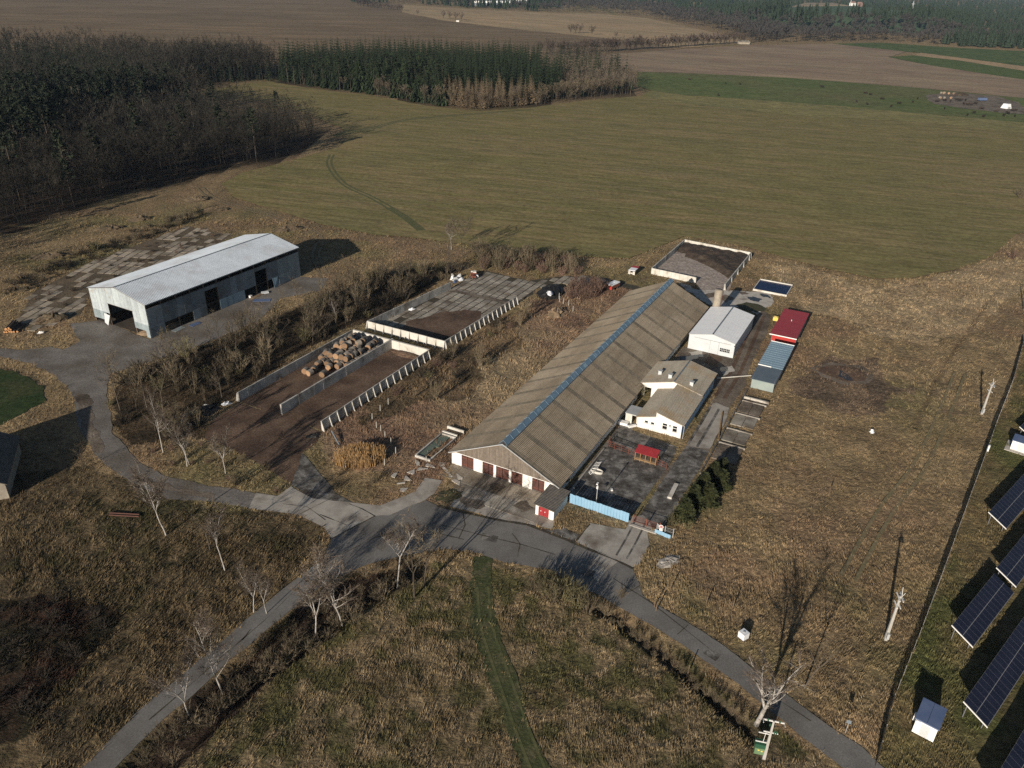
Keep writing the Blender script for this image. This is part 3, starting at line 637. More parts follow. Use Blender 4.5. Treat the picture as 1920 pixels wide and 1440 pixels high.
mb = MB(); mb.prism([(0, 2.16), (10.5, 7.16), (21, 2.16), (21, 2.03), (10.5, 6.98), (0, 2.03)], -.25, 89.35); mb.build('roof_deck', M['brown_wood'], barn)
bay = (BL + .7) / 15
def roof_meshes(width, n, key):
    out = []
    for side in (0, 1):
        mb = MB(); rows = 6
        for r in range(rows):
            t0, t1 = r / rows, (r + 1.06) / rows
            e = lambda t: (10.5 - 9.6 * 0 - (10.5 * t)) if side == 0 else (10.5 + 10.5 * t)
            zf = lambda t: BHR - (BHR - BHE) * t
            lift0, lift1 = .02, .065
            p00 = mb.L(0, e(t0), zf(t0) + lift0); p10 = mb.L(width, e(t0), zf(t0) + lift0); p01 = mb.L(0, e(t1), zf(t1) + lift1)
            corr(mb, p00, p10, p01, n, .028)
        out.append(mb.mesh('roof_sheet', M[key]))
    return out
MAIN = roof_meshes(bay - 1.15, 13, 'barn_roof'); SEAM = roof_meshes(1.15, 3, 'barn_roof_dark')
for i in range(15):
    for side in (0, 1):
        obj('roof_sheet', MAIN[side], barn, (-.35 + i * bay + .575, 0, 0))
        obj('roof_sheet', SEAM[side], barn, (-.35 + i * bay - .575 + (.575 if i == 0 else 0), 0, .004))
mb = MB(); mb.prism([(0, 2.34), (10.5, 7.36), (21, 2.34), (21, 2.2), (10.5, 7.2), (0, 2.2)], -.42, -.30); mb.build('verge_board', M['grey_paint'], barn)
# ridge skylight: curb, panes on both sides, ribs
MB().box(-.3, 89.3, 9.75, 11.25, 6.86, 7.12).build('skylight_curb', M['trim'], barn)
np_ = 40; pl = 89.2 / np_
pane_m = []
for s in (-1, 1):
    mb = MB(); mb.slab([mb.L(.05, 10.5 + s * .72, 7.16), mb.L(pl - .05, 10.5 + s * .72, 7.16), mb.L(pl - .05, 10.5 + s * .03, 7.78), mb.L(.05, 10.5 + s * .03, 7.78)], .02); pane_m.append(mb.mesh('skylight_pane', M['skylight']))
for i in range(np_):
    for s in (0, 1): obj('skylight_pane', pane_m[s], barn, (i * pl, 0, 0))
mb = MB()
for i in range(np_ + 1):
    a = i * pl
    for s in (-1, 1): mb.bar(mb.L(a, 10.5 + s * .74, 7.16), mb.L(a, 10.5, 7.82), .035)
mb.bar(mb.L(0, 10.5, 7.82), mb.L(89.2, 10.5, 7.82), .05)
mb.build('skylight_rib', M['rib'], barn)
mb = MB(); mb.prism([(9.8, 7.1), (11.2, 7.1), (10.5, 7.74)], -.02, .02); mb.build('skylight_end', M['dark'], barn)
mb = MB(); mb.bar(mb.L(-.3, 21.03, 2.18), mb.L(89.3, 21.03, 2.14), .07, 6); mb.bar(mb.L(-.3, -.03, 2.18), mb.L(89.3, -.03, 2.14), .07, 6); mb.build('gutter', M['dark'], barn)

# ------------------------------------------------------------------ kiosk by the barn corner
kio = fthing('transformer_kiosk', 'small white kiosk with a red double door and corrugated roof beside the barn corner', 'kiosk', -5.7, 19.4)
mb = MB(-5.7, 19.4); mb.box(-5.65, -5.45, 19.45, 19.95, 0, 2.15); mb.box(-5.65, -5.45, 21.75, 22.6, 0, 1.95); mb.box(-5.64, -5.46, 19.95, 21.75, 1.78, 2.0)
mb.box(-5.45, -.35, 19.45, 19.65, 0, 2.15); mb.box(-5.45, -.35, 22.4, 22.6, 0, 1.95); mb.box(-.55, -.35, 19.65, 22.4, 0, 1.95); mb.build('wall', M['white'], kio)
for s in (0, 1):
    mb = MB(-5.7, 19.4); mb.box(-5.6, -5.55, 19.98 + s * .89, 20.84 + s * .89, .12, 1.75)
    d = mb.build('door', M['red_paint'], kio)
    mb = MB(-5.7, 19.4); mb.box(-5.625, -5.6, 20.3 + s * .7, 20.42 + s * .7, .95, 1.1); mb.build('door_plate', M['white_paint'], d)
mb = MB(-5.7, 19.4)
for k in range(6): corr(mb, mb.L(-6.05 + k * 1.05, 19.2, 2.32), mb.L(-5.02 + k * 1.05, 19.2, 2.32), mb.L(-6.05 + k * 1.05, 22.85, 2.06), 3, .035)
mb.build('roof', M['kiosk_roof'], kio)
mb = MB(-5.7, 19.4); mb.slab([mb.L(-6.0, 19.25, 2.27), mb.L(-6.0, 22.8, 2.01), mb.L(.2, 22.8, 2.01), mb.L(.2, 19.25, 2.27)], .1); mb.build('roof_deck', M['brown_wood'], kio)

# ------------------------------------------------------------------ steel hall on the left
hall = thing('steel_hall', 'large open sided metal hall with a pale grey roof beside the gravel yard', 'hall', HALL_O, HALL_YAW)
HLn, HWd, HE, HR = 48.3, 19.3, 8.2, 10.27
hz_ = lambda b: gable_z(b, HWd, HE, HR)
rm = []
for s in (0, 1):
    mb = MB(); e = 0 - .35 if s == 0 else HWd + .35; ze = HE - .075
    corr(mb, mb.L(0, HWd / 2, HR + .06), mb.L(6.1, HWd / 2, HR + .06), mb.L(0, e, ze + .06), 15, .03); rm.append(mb.mesh('roof_sheet', M['hall_roof']))
for i in range(8):
    for s in (0, 1): obj('roof_sheet', rm[s], hall, (-.25 + i * 6.1, 0, .002 * (i % 2)))
mb = MB(); mb.prism([(-.3, HE - .12), (HWd / 2, HR - .02), (HWd + .3, HE - .12), (HWd + .3, HE - .2), (HWd / 2, HR - .14), (-.3, HE - .2)], -.2, 48.5); mb.build('roof_deck', M['steel'], hall)
mb = MB(); mb.prism([(HWd / 2 - .28, HR + .03), (HWd / 2, HR + .13), (HWd / 2 + .28, HR + .03), (HWd / 2, HR + .09)], -.25, 48.55); mb.build('ridge_cap', M['trim'], hall)
mb = MB(); mb.box(-.26, 48.56, HWd + .33, HWd + .40, HE - .25, HE - .02); mb.build('eave_trim', M['trim'], hall)
def clad(a0, a1, b0, b1, z0, z1, m, zl=None):
    mb = MB()
    if zl: mb.hexa([mb.L(a0, b1, z0), mb.L(a1, b1, z0), mb.L(a1, b0, z0), mb.L(a0, b0, z0), mb.L(a0, b1, zl[1]), mb.L(a1, b1, zl[1]), mb.L(a1, b0, zl[0]), mb.L(a0, b0, zl[0])])
    else: mb.box(a0, a1, b0, b1, z0, z1)
    return mb.build('cladding_sheet', M[m], hall)
rng = random.Random(5); nb = 16; cw = HWd / nb
for k in range(nb):
    b0, b1 = k * cw, (k + 1) * cw - .03; d = rng.random() * .03
    mid = (b0 + b1) / 2; zt = (hz_(b0) - .2, hz_(b1) - .2)
    if 5.8 < mid < 14.4: clad(-.05 - d, -.01 - d, b0, b1, 5.6, 0, 'hall_sheet', zt)
    else:
        clad(-.05 - d, -.01 - d, b0, b1, 3.0, 0, 'hall_sheet', zt)
        if mid < 5.0: clad(-.09 - d, -.055 - d, b0, b1, .7 + rng.random() * .3, 3.05, 'hall_sheet_low')
        if mid > 14.4: clad(-.09 - d, -.055 - d, b0, b1, 0.02 if k == nb - 1 else 1.55, 3.05, 'hall_sheet_low')
mb = MB(); mb.hexa([mb.L(-.9, 5.7, .25), mb.L(-.86, 5.7, .25), mb.L(-.45, 4.0, .5), mb.L(-.5, 4.0, .5), mb.L(-.12, 5.85, 2.5), mb.L(-.08, 5.85, 2.5), mb.L(-.08, 3.9, 2.7), mb.L(-.12, 3.9, 2.7)]); o = mb.build('cladding_sheet', M['white_metal'], hall); o['label'] = 'shiny bent loose sheet'
for i in range(12):
    for s in (0, 1):
        a0 = i * 4.02 + s * 2.01 + .02; a1 = a0 + 1.97; d = rng.random() * .03
        z0u = 6.0 if i in (4, 8) else 2.4
        clad(a0, a1, HWd + .01 + d, HWd + .05 + d, z0u, 6.95 - rng.random() * .05, 'hall_sheet_low' if i > 9 else 'side_sheet')
        low = {0: 0.05, 3: .05, 5: .05, 6: .05, 10: .05, 11: .05}.get(i)
        if i == 2 and s == 1: low = None
        if low is not None:
            if i in (5, 6): o = clad(a0, a1, HWd + .12 + d, HWd + .16 + d, .1, 2.5, 'blue_metal')
            else: clad(a0, a1, HWd + .06 + d, HWd + .1 + d, low, 2.45, 'hall_sheet_low' if i > 9 else 'side_sheet')
mb = MB(); mb.hexa([mb.L(37.6, HWd + .9, .1), mb.L(37.6, HWd + .86, .1), mb.L(39.9, HWd + .3, .1), mb.L(39.9, HWd + .34, .1), mb.L(37.9, HWd + .12, 2.6), mb.L(37.9, HWd + .08, 2.6), mb.L(39.9, HWd + .08, 2.6), mb.L(39.9, HWd + .12, 2.6)]); o = mb.build('cladding_sheet', M['blue_metal'], hall); o['label'] = 'loose sheet bent outward'
post = MB(); post.box(-.12, .12, -.12, .12, 0, HE - .2); pm = post.mesh('post', M['steel'])
for i in range(13):
    for b in (.15, HWd - .15): obj('post', pm, hall, (min(i * 4.02, 48.15) + .1, -b, 0))
for b in (5.75, 14.6): obj('post', pm, hall, (.12, -b, -2.4))
mb = MB()
for i in range(13):
    a = min(i * 4.02, 48.15) + .1
    mb.bar(mb.L(a, .2, HE - .3), mb.L(a, HWd / 2, HR - .3), .09); mb.bar(mb.L(a, HWd - .2, HE - .3), mb.L(a, HWd / 2, HR - .3), .09); mb.bar(mb.L(a, .2, HE - .35), mb.L(a, HWd - .2, HE - .35), .06)
for z in (2.42, 6.95): mb.bar(mb.L(0, HWd - .04, z), mb.L(48.2, HWd - .04, z), .06)
mb.bar(mb.L(-.02, 5.7, 5.55), mb.L(-.02, 14.6, 5.55), .09); mb.build('roof_frame', M['steel'], hall)
MB().box(.1, 48.2, .0, .08, 0, HE - .15).build('left_wall', M['side_sheet'], hall)
mb = MB(); mb.prism([(0, 0), (HWd, 0), (HWd, HE - .2), (HWd / 2, HR - .2), (0, HE - .2)], 48.22, 48.3); mb.build('back_wall', M['side_sheet'], hall)
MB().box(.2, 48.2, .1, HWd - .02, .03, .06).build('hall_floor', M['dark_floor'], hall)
def at_hall(a, b, z=0): return HALL_O + HD * a + HW * b + Vector((0, 0, z))
def heap(name, label, cat, c, rx, ry, h, m, seed, rot=0, n=18, rough=.3):
    """a low rough pile"""
    vs = []; fs = []; k = 6; rngs = random.Random(seed)
    for r in range(k):
        f = 1 - r / k
        for j in range(n):
            a = 2 * math.pi * j / n; q = f * (1 + (rngs.random() - .5) * rough); vs.append((math.cos(a) * rx * q, math.sin(a) * ry * q, -.05 if r == 0 else h * (1 - f ** 2.2) * (1 + (rngs.random() - .5) * rough * .8)))
    vs.append((0, 0, h))
    for r in range(k - 1):
        for j in range(n): fs.append((r * n + j, r * n + (j + 1) % n, (r + 1) * n + (j + 1) % n, (r + 1) * n + j))
    for j in range(n): fs.append(((k - 1) * n + j, (k - 1) * n + (j + 1) % n, k * n))
    me = bpy.data.meshes.new(name); me.from_pydata(vs, [], fs); me.materials.append(m); me.update()
    o = obj(name, me, None, c, (0, 0, rot)); return tag(o, label, cat)
heap('straw_pile', 'orange straw pile inside the open front corner of the metal hall', 'pile', at_hall(1.4, 16.6, .06), 2.4, 1.4, .8, M['heap_straw'], 3)
heap('straw_pile', 'orange rubble pile just inside the low opening in the hall side wall', 'pile', at_hall(6.5, 17.9, .06), 2.4, 1.1, .8, M['heap_straw'], 4, HALL_YAW)
heap('straw_pile', 'low brown litter pile by the far openings of the hall side wall', 'pile', at_hall(31, 20.4, .02), 2.6, .7, .3, M['heap_straw'], 8, HALL_YAW)
def plate(name, label, cat, c, lx, ly, t, m, rot, tilt=.0, group=None):
    mb = MB(); mb.raw(-lx / 2, lx / 2, -ly / 2, ly / 2, 0, t); mb.raw(-lx / 2 + .05, lx / 2 - .05, -.02, .02, t, t + .02)
    o = mb.build(name, m); o.location = c; o.rotation_euler = (tilt, 0, rot); return tag(o, label, cat, group)
plate('fallen_sheet', 'long blue sheet lying on the gravel beside the hall', 'metal sheet', at(491, 563, .06), 4.3, 1.6, .08, M['blue_sheet'], HALL_YAW - .9)
plate('fallen_sheet', 'short white topped sheet leaning by the hall doorway', 'metal sheet', at(497, 549, .1), 1.8, 1.0, .25, M['white_metal'], HALL_YAW - .6, .1)
plate('fallen_sheet', 'blue sheet lying near the low opening of the hall', 'metal sheet', at(366, 608, .06), 2.6, 1.3, .06, M['blue_sheet'], HALL_YAW, .05)
plate('fallen_sheet', 'dull grey sheet flat on the ground beside the hall opening', 'metal sheet', at(335, 617, .05), 3.0, 1.4, .05, M['hall_sheet_low'], HALL_YAW + .1, .03)
plate('white_block', 'small white block by the hall far doorway', 'block', at(470, 558, .0), .7, .7, .6, M['white_paint'], HALL_YAW)
# ------------------------------------------------------------------ white metal shed behind the house
SA, SB = 67.4, 22.3
shed = fthing('metal_shed', 'white metal shed with sliding doors between the barn and the red shed', 'shed', SA, SB)
SL, SW, SE_, SR = 18.7, 10.43, 3.6, 4.69
mb = MB(); mb.hexa([mb.L(0, 3.0, 0), mb.L(.1, 3.0, 0), mb.L(.1, 0, 0), mb.L(0, 0, 0), mb.L(0, 3.0, 3.0), mb.L(.1, 3.0, 3.0), mb.L(.1, 0, 3.0), mb.L(0, 0, 3.0)])
mb.box(0, .1, 6.9, 7.3, 0, 3.0); mb.box(0, .1, 7.3, 9.5, 0, 1.0); mb.box(0, .1, 7.3, 9.5, 1.85, 3.0); mb.box(0, .1, 9.5, SW, 0, 3.0)
mb.box(0, .1, 7.98, 8.05, 1.0, 1.85); mb.box(0, .1, 8.75, 8.82, 1.0, 1.85)
mb.prism([(0, 3.0), (SW, 3.0), (SW, SE_ - .06), (SW / 2, SR - .08), (0, SE_ - .06)], 0, .1); mb.build('front_wall', M['white_metal'], shed)
for k in range(2):
    mb = MB(); mb.box(-.09, -.03, 3.02 + k * 1.98, 4.93 + k * 1.98, .08, 3.05); o = mb.build('sliding_door', M['white_metal'], shed); mb = MB(SA, SB); mb = MB(); mb.box(-.12, -.02, 4.93 + k * 1.98, 5.0 + k * 1.98, .06, 3.05); mb.build('door_edge', M['grey_paint'], o)
mb = MB(); mb.box(-.14, -.01, 1.2, 9.6, 3.08, 3.18); mb.build('door_rail', M['grey_paint'], shed)
for k in range(3):
    mb = MB(); mb.box(.03, .06, 7.3 + k * .76, 7.98 + k * .76, 1.0, 1.85); o = mb.build('window', M['glass'], shed)
    mb = MB(); mb.box(.01, .03, 7.3 + k * .76, 7.98 + k * .76, 1.40, 1.45); mb.box(.01, .03, 7.62 + k * .76, 7.66 + k * .76, 1.0, 1.85); mb.build('window_bar', M['frame'], o)
MB().box(.1, SL, SW - .1, SW, 0, SE_ - .06).build('side_wall', M['white_metal'], shed)
MB().box(.1, SL, 0, .1, 0, SE_ - .06).build('side_wall', M['white_metal'], shed)
mb = MB(); mb.prism([(.1, 0), (SW - .1, 0), (SW - .1, SE_ - .06), (SW / 2, SR - .08), (.1, SE_ - .06)], SL - .1, SL); mb.build('back_wall', M['white_metal'], shed)
for s in (0, 1):
    mb = MB(); e = -.15 if s == 0 else SW + .15
    for k in range(6): corr(mb, mb.L(-.2 + k * 3.18, SW / 2, SR + .03), mb.L(-.2 + k * 3.18 + 3.16, SW / 2, SR + .03), mb.L(-.2 + k * 3.18, e, SE_), 5, .012)
    mb.build('roof', M['white_roof'], shed)
mb = MB(); mb.prism([(-.1, SE_ - .05), (SW / 2, SR), (SW + .1, SE_ - .05), (SW + .1, SE_ - .1), (SW / 2, SR - .06), (-.1, SE_ - .1)], -.15, SL + .15); mb.build('roof_deck', M['grey_paint'], shed)
mb = MB(); mb.prism([(SW / 2 - .16, SR + .05), (SW / 2, SR + .10), (SW / 2 + .16, SR + .05), (SW / 2, SR + .055)], -.2, SL + .2); mb.build('ridge_cap', M['trim'], shed)
mb = MB(); mb.bar(mb.L(-.5, SW - .1, 3.1), mb.L(0, SW - .1, 3.1), .05); mb.raw(-.75, -.5, -(SW - .02), -(SW - .2), 3.02, 3.18); mb.build('wall_lamp', M['white_paint'], shed)

# ------------------------------------------------------------------ silo tower
SIL = fr(87.4, 23.2)
silo = thing('concrete_silo', 'round pale concrete tower with a ladder behind the white metal shed', 'silo', SIL, YAW)
mb = MB(); zs = [0, .05, 2, 4, 6, 7.7, 7.9]; mb.tube([(0, 0, z) for z in zs], [1.0, 1.0, 1.0, .99, .98, .98, .9], 20); mb.build('tower', M['block_wall'], silo, True)
mb = MB()
for s in (-.2, .2): mb.bar((-.05 + s, -1.16, .1), (-.05 + s, -1.16, 8.1), .025)
for k in range(26): mb.bar((-.25, -1.16, .3 + k * .3), (.15, -1.16, .3 + k * .3), .015)
for z in (2, 5, 7.6): mb.bar((-.05, -1.16, z), (-.05, -.95, z), .03)
mb.build('ladder', M['rust'], silo)

# ------------------------------------------------------------------ farm house in two parts
house = fthing('farm_house', 'white farm house with two stepped grey roofs and a door open beside the barn', 'house', 28.1, 24.2)
H = lambda: MB(28.1, 24.2)
def wall_with_holes(name, axis_at, thick, u0, u1, ztop, holes, m, parent, on='a'):
    """wall in a plane; ztop(u) linear between breakpoints [(u,z)...]; holes (u0,u1,z0,z1)"""
    mb = H(); us = sorted({u0, u1, *[h[0] for h in holes], *[h[1] for h in holes], *[p[0] for p in ztop if u0 < p[0] < u1]})
    def zt(u, side):
        for (ua, za), (ub, zb) in zip(ztop[:-1], ztop[1:]):
            if ua == ub: continue
            if ua <= u <= ub and (side > 0 and u < ub or side < 0 and u > ua): return za + (zb - za) * (u - ua) / (ub - ua)
        return ztop[-1][1]
    def P(u, w_, z): return mb.L(axis_at + w_, u, z) if on == 'a' else mb.L(u, axis_at + w_, z)
    for ua, ub in zip(us[:-1], us[1:]):
        hs = sorted([h for h in holes if h[0] <= ua + 1e-6 and h[1] >= ub - 1e-6], key=lambda h: h[2]); z = 0.0
        for h in hs + [None]:
            z1a = h[2] if h else zt(ua, 1); z1b = h[2] if h else zt(ub, -1)
            if z1a > z + 1e-4: mb.hexa([P(ua, 0, z), P(ub, 0, z), P(ub, thick, z), P(ua, thick, z), P(ua, 0, z1a), P(ub, 0, z1b), P(ub, thick, z1b), P(ua, thick, z1a)])
            if h: z = h[3]
    return mb.build(name, m, parent)
def window(parent, axis_at, u0, u1, z0, z1, on='a', out=-1, bars=1):
    mb = H(); t = .05; k = axis_at
    def B(ua, ub, za, zb, w0, w1):
        if on == 'a': mb.box(k + w0, k + w1, ua, ub, za, zb)
        else: mb.box(ua, ub, k + w0, k + w1, za, zb)
    B(u0, u0 + t, z0, z1, .02, .12); B(u1 - t, u1, z0, z1, .02, .12); B(u0 + t, u1 - t, z0, z0 + t, .02, .12); B(u0 + t, u1 - t, z1 - t, z1, .02, .12)
    if bars:
        zm = z0 + (z1 - z0) * .58; B(u0 + t, u1 - t, zm - .05, zm + .05, .03, .11)
    o = mb.build('window', M['frame'], parent); mb2 = H(); mb = mb2
    B(u0 + t, u1 - t, z0 + t, z1 - t, .06, .08); mb2.build('pane', M['glass'], o)
    mb2 = H(); mb = mb2; B(u0 - .08, u1 + .08, z0 - .09, z0, -.06, .02); mb2.build('sill', M['grey_paint'], o)
    return o
fw = [(25.55, 26.25, 1.35, 1.85), (26.75, 27.45, 1.35, 1.85), (29.0, 29.95, 1.05, 2.3), (30.25, 30.6, 1.9, 2.3), (30.95, 31.85, 1.05, 2.3)]
wall_with_holes('front_wall', 28.1, .25, 24.25, 32.65, [(24.25, 2.25), (27.65, 3.25), (27.65, 4.15), (32.65, 2.95)], fw, M['white'], house)
for h in fw: window(house, 28.1, *h, bars=1 if h[3] - h[2] > 1 else 0)
sw = [(30.2 + k * 1.75, 31.0 + k * 1.75, 1.2, 2.1) for k in range(6)]
wall_with_holes('side_wall', 32.4, .25, 28.35, 40.55, [(28.35, 2.9), (40.55, 2.9)], sw, M['blue_plaster'], house, 'b')
for h in sw: window(house, 32.51, *h, on='b', bars=0)
MB(28.1, 24.2).box(28.35, 40.55, 24.25, 24.5, 0, 2.2).build('side_wall', M['white'], house)
def house_roof(pts, n, rows, m):
    mb = H(); p00, p10, p01, p11 = [Vector(mb.L(*p)) for p in pts]
    for r in range(rows):
        t0, t1 = r / rows, (r + 1.05) / rows; q = p01 - p00
        corr(mb, p00 + q * t0 + Vector((0, 0, .03)), p10 + q * t0 + Vector((0, 0, .03)), p00 + q * t1 + Vector((0, 0, .07)), n, .025)
    mb.slab([tuple(p00), tuple(p10), tuple(p11), tuple(p01)], .12); return mb.build('roof', m, house)
house_roof([(27.75, 27.62, 4.35), (40.55, 27.62, 4.35), (27.75, 33.05, 3.02), (40.55, 33.05, 3.02)], 30, 4, M['house_roof'])
house_roof([(27.75, 27.62, 3.4), (40.55, 27.62, 3.4), (27.75, 23.95, 2.32), (40.55, 23.95, 2.32)], 30, 3, M['house_roof'])
MB(28.1, 24.2).box(28.2, 40.5, 27.63, 27.75, 3.3, 4.28).build('step_wall', M['white'], house)
# rear part
rw = [(21.2, 22.6, 0, 2.0)]
wall_with_holes('front_wall', 40.6, .25, 20.6, 32.6, [(20.6, 2.72), (27.0, 4.65), (32.6, 3.2)], rw, M['white'], house)
wall_with_holes('side_wall', 32.35, .25, 40.85, 51.2, [(40.85, 3.25), (51.2, 3.25)], [(42 + k * 1.8, 43 + k * 1.8, 1.2, 2.3) for k in range(5)], M['blue_plaster'], house, 'b')
for k in range(5): window(house, 32.46, 42 + k * 1.8, 43 + k * 1.8, 1.2, 2.3, on='b', bars=0)
MB(28.1, 24.2).box(40.85, 51.2, 20.6, 20.85, 0, 2.75).build('side_wall', M['white'], house)
mb = H(); mb.prism([(20.85, 0), (32.35, 0), (32.35, 3.2), (27, 4.65), (20.85, 2.75)], 51.0, 51.2); mb.build('back_wall', M['white'], house)
house_roof([(40.35, 27.0, 4.8), (51.5, 27.0, 4.8), (40.35, 32.95, 3.32), (51.5, 32.95, 3.32)], 26, 4, M['house_roof'])
house_roof([(40.35, 27.0, 4.8), (51.5, 27.0, 4.8), (40.35, 20.3, 2.84), (51.5, 20.3, 2.84)], 26, 4, M['house_roof'])
mb = H(); mb.prism([(26.85, 4.84), (27, 4.95), (27.15, 4.84), (27, 4.86)], 40.3, 51.5); mb.build('ridge_cap', M['trim'], house)
def roof_z(b): return 4.8 - (b - 27) / 5.95 * 1.48 if b > 27 else 4.8 - (27 - b) / 6.7 * 1.96
for (x, y) in ((1238, 701), (1257, 708), (1297, 722)):
    b_ = 24.0; a_ = 44.0
    for _ in range(30):
        z = roof_z(b_) + .05; q = to_fr(at(x, y, z)); a_, b_ = q
    mb = H(); mb.box(a_ - .35, a_ + .35, b_ - .35, b_ + .35, z - .3, z + .75); o = mb.build('roof_vent', M['white_metal'], house)
    mb = H(); mb.box(a_ - .42, a_ + .42, b_ - .42, b_ + .42, z + .75, z + .83); mb.build('vent_cap', M['grey_paint'], o)
mb = H(); mb.box(40.45, 40.5, 32.0, 32.95, 3.2, 3.3); mb.box(28.0, 28.06, 33.06, 33.14, .1, 2.9); mb.build('downpipe', M['grey_paint'], house)
# porch block between house and barn
por = fthing('porch_block', 'low white lean-to between the house and the barn with a dark open doorway', 'porch', 28.6, 21.4)
mb = MB(28.6, 21.4); mb.box(28.6, 28.8, 21.6, 22.9, 0, 2.0); mb.box(28.6, 28.8, 23.8, 24.2, 0, 2.0); mb.box(28.6, 28.8, 22.9, 23.8, 1.85, 2.0); mb.box(28.8, 31.6, 21.6, 21.8, 0, 2.0); mb.box(31.6, 31.8, 21.6, 24.2, 0, 2.0); mb.build('wall', M['wall_pale'], por)
mb = MB(28.6, 21.4); mb.box(28.5, 31.9, 21.5, 24.22, 2.0, 2.12); mb.build('roof', M['grey_paint'], por)
def fbox(name, label, cat, a, b, la, lb, h, m, rot=0, z=0, group=None, top=None):
    mb = MB(); mb.raw(-la / 2, la / 2, -lb / 2, lb / 2, 0, h)
    if top: mb.raw(-la / 2 + .06, la / 2 - .06, -lb / 2 + .06, lb / 2 - .06, h, h + .03)
    o = mb.build(name, m); o.location = fr(a, b, z); o.rotation_euler = (0, 0, YAW + rot); return tag(o, label, cat, group)
fbox('white_slab', 'white slab tipped by the lean-to doorway nearest the barn', 'slab', 27.7, 21.6, 1.2, 1.9, .5, M['white_paint'], .05, 0, None, True)
fbox('white_slab', 'narrow white board lying under the lean-to doorway', 'slab', 27.6, 23.4, .6, 1.7, .35, M['white_paint'], .9, 0, None, True)

# ------------------------------------------------------------------ red and blue sheds
rs = fthing('red_shed', 'red flat roofed shed with a red front beside the grass', 'shed', 81.6, 38.1)
r_ = lambda: MB(81.6, 38.1)
mb = r_(); mb.box(81.6, 81.75, 38.3, 43.7, 0, 2.35); mb.build('front_wall', M['red_wall'], rs)
mb = r_(); mb.box(81.75, 97, 38.2, 38.35, 0, 2.35); mb.box(81.75, 97, 43.6, 43.75, 0, 2.35); mb.box(96.85, 97, 38.35, 43.6, 0, 2.35); mb.build('wall', M['trim'], rs)
for k in range(6):
    mb = r_(); a0 = 79.7 + k * 2.95; mb.slab([mb.L(a0, 37.95, 2.55), mb.L(a0, 44.0, 2.55), mb.L(a0 + 2.92, 44.0, 2.62), mb.L(a0 + 2.92, 37.95, 2.62)], .1); mb.build('roof_panel', M['red_roof'], rs)
mb = r_(); mb.box(79.62, 79.7, 37.9, 44.05, 2.4, 2.62); mb.build('eave_trim', M['white_paint'], rs)
mb = r_(); mb.tube([mb.L(90, 41, 2.6), mb.L(90, 41, 2.95)], [.08, .08], 6); mb.build('vent_pipe', M['white_paint'], rs)
bs = fthing('blue_shed', 'blue ribbed metal roofed shed in front of the red shed', 'shed', 55.4, 39.3)
q_ = lambda: MB(55.4, 39.3)
mb = q_(); mb.box(55.4, 55.55, 39.4, 43.95, 0, 2.2); mb.build('front_wall', M['greenish_wall'], bs)
mb = q_(); mb.box(55.55, 75.4, 39.4, 39.55, 0, 2.3); mb.box(55.55, 75.4, 43.8, 43.95, 0, 2.3); mb.box(75.25, 75.4, 39.55, 43.8, 0, 2.3); mb.build('wall', M['trim'], bs)
mb = q_(); mb.slab([mb.L(55.0, 39.15, 2.25), mb.L(55.0, 44.2, 2.25), mb.L(62.1, 44.2, 2.38), mb.L(62.1, 39.15, 2.38)], .12); mb.build('slate_roof', M['slate'], bs)
for k in range(12):
    mb = q_(); a0 = 62.1 + k * 1.13; t = 2.52 + (.012 if k % 2 else 0)
    mb.slab([mb.L(a0, 39.1, t), mb.L(a0, 44.25, t), mb.L(a0 + 1.09, 44.25, t + .02), mb.L(a0 + 1.09, 39.1, t + .02)], .1); mb.box(a0 + 1.05, a0 + 1.12, 39.1, 44.25, t, t + .05); mb.build('roof_panel', M['blue_metal'], bs)
mb = q_(); mb.box(75.6, 75.72, 39.1, 44.25, 2.45, 2.68); mb.box(62.0, 62.08, 39.1, 41.9, 2.42, 2.6); mb.build('roof_trim', M['white_paint'], bs)
yb = fthing('yellow_container', 'yellow plastic container standing by the mud track near the red shed', 'container', *to_fr(at(1454, 601)))
mb = MB(); mb.raw(-.55, .55, -.6, .6, .1, 1.0); mb.build('tank', M['yellow'], yb); mb = MB(); mb.raw(-.3, .2, -.35, .35, 1.0, 1.15); mb.build('lid', M['yellow'], yb)
mb = MB(); [mb.raw(x - .1, x + .1, -.6, .6, 0, .1) for x in (-.4, 0, .4)]; mb.build('pallet', M['brown_wood'], yb)

